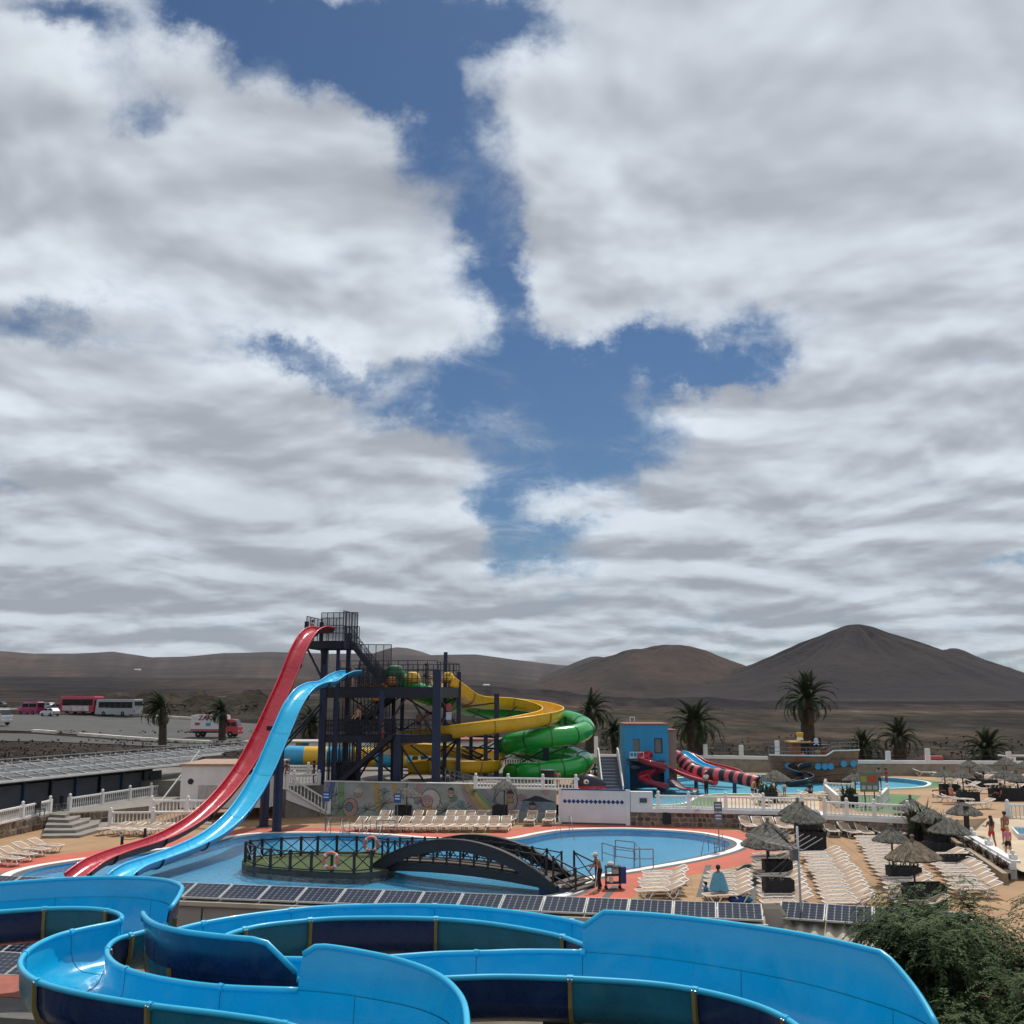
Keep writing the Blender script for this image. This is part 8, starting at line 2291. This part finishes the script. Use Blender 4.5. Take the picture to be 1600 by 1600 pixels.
    if hair_long:
        hr.tube([hd + Vector((0, .05, 0)), hd + Vector((0, .10, -.15)) * k, hd + Vector((0, .11, -.34)) * k, hd + Vector((0, .10, -.5)) * k], [.09 * k, .10 * k, .085 * k, .03 * k], 8)
    hr.build('hair', hair, o, smooth=True)
    fz = J['head'] + Vector((0, -.095, .0)) * k
    MB().ball(fz, .017 * k, 6, 4).build('nose', skin, o, smooth=True)
    for s in (-1, 1): MB().ball(fz + Vector((.033 * s, .012, .028)) * k, .011 * k, 6, 4).build('eye', black_steel, o)
    MB().box(fz + Vector((0, .012, -.045)) * k, (.045 * k, .01, .012 * k)).build('mouth', mat('lip', (.30, .08, .07), .6), o)
    if cap is not None:
        c = MB(); c.ball(hd + Vector((0, .01, .045)) * k, .118 * k, 10, 6, sz=.8); c.box(hd + Vector((0, -.14, .04)) * k, (.16 * k, .13 * k, .015 * k)); c.build('cap', cap, o, smooth=True)
    if shoes is not None:
        for n in 'RL': MB().ball((J['an' + n] + J['to' + n]) / 2 + Vector((0, 0, -.03)), .06 * k, 8, 5, sx=.85, sy=2.0, sz=.8).build('shoe', shoes, o, smooth=True)
    return o
AWAY, TOWARD = math.radians(90), math.radians(-90)
red_c, blk_c, pink_c, white_c, navy_c = cloth('red', (.50, .02, .025)), cloth('black', (.012, .012, .015)), cloth('pink', (.62, .17, .30)), cloth('white', (.62, .60, .58)), cloth('navy', (.015, .02, .05))
# cleaner with mop and cart
p = T(937, 1392)
person('person in a white cap and patterned shirt mopping the red deck', p, math.radians(200), 1.66, 'stand', skin_b, mat('cloth_pattern', (.30, .28, .17), .9, var=.7, scale=22, rgb2=(.42, .36, .24)), blk_c, hair_grey, white_c, bend=.18, arms=(.6, .35), bottom_long=True, shoes=blk_c, swing=.25)
mo = thing('mop', 'long handled mop held by the cleaner', 'mop', p + Vector((-.25, -.45, .02)))
MB().tube([(.18, .30, 1.25), (0, 0, .05)], .016, 6).build('handle', white_plastic, mo); MB().lathe([(.16, .0), (.13, .05), (.04, .10)], n=10).build('head', mat('mop_head', (.42, .30, .16), .9), mo)
cp_ = T(958, 1389)
ct = thing('cleaning_cart', 'grey cleaning cart with a blue bag beside the cleaner', 'cart', cp_, math.radians(4))
for z in (.28, .62, .98): MB().box((0, 0, z), (.68, .45, .05)).build('shelf', dark_grey, ct)
for sx in (-.32, .32):
    for sy in (-.2, .2): MB().bar((sx, sy, .12), (sx, sy, 1.02), .04).build('post', dark_grey, ct); MB().ball((sx, sy, .06), .06, 8, 5).build('wheel', tyre, ct)
MB().box((.46, 0, .62), (.24, .42, .72)).build('waste_bag', mat('bag_blue', (.012, .03, .20), .6), ct)
MB().ball((-.1, 0, 1.1), .13, sx=1.3, sz=.8).build('towels', white_c, ct); MB().lathe([(.09, 0), (.1, .2)], (-.1, -.1, .3), n=10).build('bucket', white_plastic, ct); MB().box((.1, 0, .78), (.28, .25, .22)).build('box', mat('box_tan', (.45, .42, .36), .7), ct)
# seated people on the near deck
q = T(1126, 1411)
o = person('person wrapped in a light blue towel sitting with back to us', q + Vector((0, .3, .18)), AWAY, 1.7, 'seat', skin_b, None, navy_c, hair_dark)
tw_ = MB(); rows = []
for i in range(7):
    t = i / 6; z = 1.02 - .72 * t; w = .17 + .22 * t ** .7; rows.append([(w * 1.1 * math.cos(a), .02 + w * .75 * math.sin(a), z + .02 * math.sin(a * 5)) for a in [2 * math.pi * k / 20 for k in range(21)]])
tw_.grid(rows).build('towel', cloth('towel_blue', (.10, .32, .46)), o, smooth=True)
q = T(1105, 1409); person('small person in a blue top sitting on the ground by the towel-wrapped person', q + Vector((0, .2, .1)), math.radians(20), 1.2, 'sit', skin_b, cloth('blue', (.03, .20, .42)), navy_c, hair_dark)
q = T(1160, 1404); tl = thing('towel', 'dark grey towel lying over a lounger back near the parasol', 'towel', T(1160, 1376) + Vector((0, 0, .5)))
MB().grid([[(-.3 + .1 * i, -.2 + .15 * j, .04 * math.sin(i + j) + .03 * i) for i in range(8)] for j in range(4)]).build('cloth', cloth('grey', (.06, .065, .075)), tl, smooth=True); MB().tube([(-.3, -.2, .02), (.4, -.2, .2)], .02, 6).build('hem', cloth('grey', (.06, .065, .075)), tl)
q = T(1152, 1413); bg_ = thing('beach_bag', 'blue beach bags on the ground behind the solar panels', 'bag', q + Vector((0, .1, .0)))
MB().ball((0, 0, .18), .3, 10, 6, sx=1.3, sz=.6).build('bag', cloth('royal', (.02, .06, .25)), bg_, smooth=True); MB().ball((.45, .1, .16), .22, 10, 6, sx=1.2, sz=.6).build('bag', cloth('teal', (.03, .22, .32)), bg_, smooth=True)
# walking bathers on the right walkway
def wk_z(px, py): return lerp(.9, .45, smooth(1300, 1370, py))
for lab, px, py, kw in (('person in a dark top and red shorts walking away on the walkway', 1551, 1325, dict(height=1.66, skin=skin_b, top=cloth('skin_top', (.18, .07, .05)), bottom=red_c, hair_long=True, female=True, swing=.4, arms=(.5, .2))),
                        ('shirtless person in red shorts on the walkway', 1573, 1321, dict(height=1.78, skin=skin_b, bottom=red_c, swing=.3, arms=(-.2, .2), hair=hair_dark)),
                        ('person in a pink top and black skirt on the walkway', 1577, 1343, dict(height=1.60, skin=skin_a, top=pink_c, bottom=blk_c, hair=hair_blond, female=True, swing=.3))):
    b_ = T(px, py, .5); person(lab, b_, AWAY + .15, **kw)
# splash terrace
b_ = T(1104, 1242, Z1); person('person in a white top and dark trousers standing on the green terrace edge', b_, math.radians(120), 1.75, skin=skin_b, top=white_c, bottom=blk_c, cap=white_c, bottom_long=True)
for lab, px, py, hd_, kw in (('person sitting on the terrace in a dark blue top by the ramp', 1266, 1248, 100, dict(pose='sit', skin=skin_b, top=navy_c, bottom=blk_c)),
                            ('small person in white standing near the splash pool', 1226, 1246, 90, dict(height=1.1, skin=skin_b, top=white_c, hair=hair_dark)),
                            ('person in white sitting under the parasol by the striped tube', 1208, 1246, -60, dict(pose='sit', skin=skin_a, top=white_c, bottom=cloth('orange', (.5, .16, .05)), hair=hair_dark)),
                            ('person in navy trunks crouching at the mouth of the striped tube', 1176, 1249, 20, dict(height=1.5, skin=skin_a, bottom=navy_c, bend=.3, hair=hair_dark)),
                            ('person in a grey top and dark trunks standing by the splash pool', 1375, 1234, 80, dict(height=1.76, skin=skin_b, top=cloth('grey2', (.16, .20, .23)), bottom=navy_c)),
                            ('person in a red swimsuit walking by the splash pool', 1386, 1233, 20, dict(height=1.66, skin=skin_b, top=cloth('wine', (.32, .03, .05)), bottom=cloth('wine', (.32, .03, .05)), swing=.35, female=True, arms=(.3, -.3))),
                            ('small person in pink wading beside the ship', 1320, 1222, -70, dict(height=1.35, skin=skin_a, top=pink_c, hair=hair_blond)),
                            ('small person in red wading at the foot of the ship slide', 1268, 1222, 30, dict(height=1.1, skin=skin_a, top=red_c, hair=hair_dark)),
                            ('person with dark clothes sitting under the far right parasols', 1565, 1252, 160, dict(pose='sit', skin=skin_b, top=blk_c, bottom=navy_c)),
                            ('person in red shorts sitting on a lounger by the oval planter', 1487, 1253, 10, dict(pose='sit', skin=skin_a, top=None, bottom=red_c, hair=hair_grey)),
                            ('person at the balustrade above the mural in a pink top', 872, 1231, 90, dict(height=1.2, skin=skin_b, top=pink_c, hair=hair_dark))):
    z = Z1 if 'mural' not in lab else Z2
    if 'wading' in lab: z = Z1 - .3
    b_ = T(px, py, z)
    if kw.get('pose') == 'sit': b_ = b_ + Vector((0, 0, .32))
    person(lab, b_, math.radians(hd_), **kw)
# aboard the ship and the tower
b_ = D(1278, 1187, Ys + 1.0); person('person in a bright green top on the pirate ship deck', (b_.x, b_.y, Z1 + 1.2), TOWARD, 1.65, skin=skin_b, top=cloth('lime', (.22, .48, .05)), bottom=cloth('lime2', (.15, .34, .04)), arms=(.3, .3))
b_ = D(1255, 1187, Ys + .8); person('small person in pink on the pirate ship deck', (b_.x, b_.y, Z1 + 1.2), TOWARD, 1.3, skin=skin_a, top=pink_c)
for lab, px, Y, z, hd_, kw in (('person in dark trunks standing at the right of the upper tower platform', 665, 80.6, zP2 + .05, 180, dict(height=1.78, skin=mat('skin_dark', (.045, .022, .014), .6), bottom=navy_c)),
                              ('shirtless person at the top of the light blue slide', 549, 80.4, zP2 + .05, 230, dict(height=1.7, skin=skin_a, bottom=navy_c, hair=hair_grey)),
                              ('person waiting at the top of the red slide', 484, 79.9, zTop, 230, dict(height=1.6, skin=skin_a, bottom=red_c)),
                              ('person in navy trunks waiting on the middle tower landing, left of two', 655, 80.9, zMid + .05, 250, dict(height=1.75, skin=skin_b, bottom=navy_c)),
                              ('person in grey trunks waiting on the middle tower landing, right of two', 667, 80.9, zMid + .05, 200, dict(height=1.7, skin=skin_b, bottom=cloth('grey2', (.16, .20, .23)))),
                              ('person in rust trunks walking down the white stairway', 452, 79.5, Z2, 250, dict(height=1.75, skin=skin_b, bottom=cloth('rust', (.30, .08, .03)), swing=.3)),
                              ('person in a navy top leaning on the stair landing balustrade', 494, 80.5, Z2, 180, dict(height=1.7, skin=skin_b, top=navy_c, bottom=blk_c)),
                              ('person resting on a swim ring on the tower stairs', 560, 80.0, zMid + 1.2, 250, dict(height=1.7, skin=skin_a, bottom=navy_c, pose='sit'))):
    x = D(px, 1100, Y).x; person(lab, (x, Y, z), math.radians(hd_), **kw)
# group of bathers by the whale
for i, (px, c_) in enumerate(((902, cloth('aqua', (.04, .30, .40))), (912, skin_b), (920, cloth('rust', (.30, .08, .03))), (930, cloth('teal', (.03, .22, .32))))):
    b_ = T(px, 1228 - i % 2, Z1 + .1); person(f'person in the group behind the whale head, {ORD[i]} from the left', b_, math.radians(120 + 40 * i), 1.5 + .08 * i, skin=skin_b, top=c_, bottom=navy_c)

rt0 = random.Random(4)
# ================================================================== SMALL THINGS
o = thing('litter_bin', 'black conical litter bin beside the green tube', 'bin', T(856, 1231, Z2)); MB().lathe([(.40, 0), (.42, .6), (.52, 1.2), (.56, 1.25), (.3, 1.32)], n=14).build('drum', black_steel, o, smooth='auto'); MB().lathe([(.57, 1.2), (.60, 1.24), (.57, 1.28)], n=14).build('rim', black_steel, o)
o = thing('litter_bin', 'dark litter bin standing against the brown stone wall', 'bin', T(1042, 1291)); MB().box((0, 0, .55), (.55, .4, .75)).build('body', black_steel, o)
for s in (-.25, .25): MB().bar((s, 0, 0), (s, 0, 1.0), .06).build('leg', black_steel, o)
for i, (px, py) in enumerate(((190, 1325), (226, 1312))):
    o = thing('bollard', f'small dark bollard by the red deck left of the slides, {("nearer", "farther")[i]} one', 'bollard', T(px, py), group='bollards by the red deck'); MB().lathe([(.09, 0), (.09, .55), (.11, .57), (.05, .68)], n=10).build('shaft', navy_steel, o)
a, c = T(190, 1325) + Vector((0, 0, .5)), T(226, 1312) + Vector((0, 0, .5)); o = thing('rope', 'dark rope sagging between the two bollards', 'rope', a); MB().tube([a.lerp(c, t / 8) - Vector((0, 0, .22 * math.sin(math.pi * t / 8))) for t in range(9)], .02, 5).build('rope_line', black_steel, o, world=True)
# boulders and scrub beyond the walls
rd = random.Random(21); rock_m = [mat('lava_rock_a', (.030, .024, .022), .95, var=.4, scale=2, bump=.6), mat('lava_rock_b', (.060, .046, .037), .95, var=.4, scale=2, bump=.6)]
rk = []
for k in range(4):
    b = MB(); b.ball((0, 0, 0), 1, 8, 5); b.v = [tuple(Vector(v) * (1 + .35 * nz(v[0] * 1.7 + k * 9, v[1] * 1.7, v[2] * 1.7))) for v in b.v]; rk.append(b)
stuff = [MB(), MB()]
for k in range(1500):
    px = rd.uniform(-40, 1640)
    py = rd.uniform(1098, 1192)
    if px < 470 and 1116 < py < 1172: continue
    if px > 470 and (py < 1160 or rd.random() < .7): continue
    p = TT(px, py)
    if p.y > 420 or parkmask(p.x, p.y) > 0: continue
    s = rd.uniform(.08, .36) * (1 + p.y / 300) * (1.6 if rd.random() < .12 else 1); src = rd.choice(rk); a = rd.uniform(0, 6.28)
    stuff[k % 2].add([(p.x + s * (v[0] * math.cos(a) - v[1] * math.sin(a)), p.y + s * (v[0] * math.sin(a) + v[1] * math.cos(a)), p.z + s * .55 * v[2]) for v in src.v], src.f)
for i, b in enumerate(stuff): tag(b.build('rocks', rock_m[i], fix=False), ('dark lava rocks', 'pale brown rocks')[i] + ' scattered over the plain behind the park', 'rocks', kind='stuff')
scrub = MB()
for k in range(3800):
    px = rd.uniform(-60, 1660); py = rd.uniform(1100, 1195)
    if px > 470 and (py < 1150 or rd.random() < .55): continue
    if px < 470 and (1117 < py < 1143 or 1147 < py < 1158): continue
    p = TT(px, py)
    if p.y > 380 or parkmask(p.x, p.y) > .02: continue
    for j in range(7):
        an = rd.uniform(0, 6.28); L = rd.uniform(.15, .4) * (1 + p.y / 400); d1 = Vector((math.cos(an) * .9, math.sin(an) * .9, rd.uniform(.4, 1.2))).normalized(); s = Vector((-math.sin(an), math.cos(an), 0)) * L * .22
        scrub.face([p - s * .3, p + s * .3, p + d1 * L * .6 + s, p + d1 * L, p + d1 * L * .6 - s])
tag(scrub.build('scrub', mat('scrub', (.036, .032, .019), .9, var=.4, scale=.2, rgb2=(.070, .060, .034), coords='World'), fix=False), 'low dry scrub plants on the verge and plain', 'scrub', kind='stuff')

# bathers climbing the tower stairs
stair_pt = lambda t, off: FL.lerp(FR_, t) + Vector((0.1, off, 0))
for k in range(2, 6):
    t = (k + .5) / 6; a_, b_2 = (zz(stair_pt(.22, 1.2), zMid + .15), zz(stair_pt(.66, 1.2), zP2)) if k > 2 else (zz(stair_pt(.16, -.9), Z2 + .15), zz(stair_pt(.62, -.9), zMid + .05))
    person(f'person climbing the {"upper" if k > 2 else "lower"} tower stairs, {ORD[k % 3]} from the bottom', a_.lerp(b_2, ((k % 3) + .6) / 3.2), math.radians(10), 1.62 + .05 * (k % 3), 'stand', (skin_b, skin_a)[k % 2], (None, red_c, navy_c)[k % 3], (navy_c, blk_c, red_c)[k % 3], swing=.3)


# ================================================================== HAZE
hz = MB().box((0, 0, 236), (26000, 26000, 480)).build('haze', [])
hm_ = bpy.data.materials.new('haze_air'); hm_.use_nodes = True; _n = hm_.node_tree; _n.nodes.clear()
_v = _n.nodes.new('ShaderNodeVolumePrincipled'); _v.inputs['Color'].default_value = (.86, .89, .95, 1); _v.inputs['Density'].default_value = HAZE
_o = _n.nodes.new('ShaderNodeOutputMaterial'); _n.links.new(_v.outputs[0], _o.inputs['Volume'])
hz.data.materials.clear(); hz.data.materials.append(hm_)
tag(hz, 'thin pale haze over the plain and the far hills', 'haze', kind='stuff')
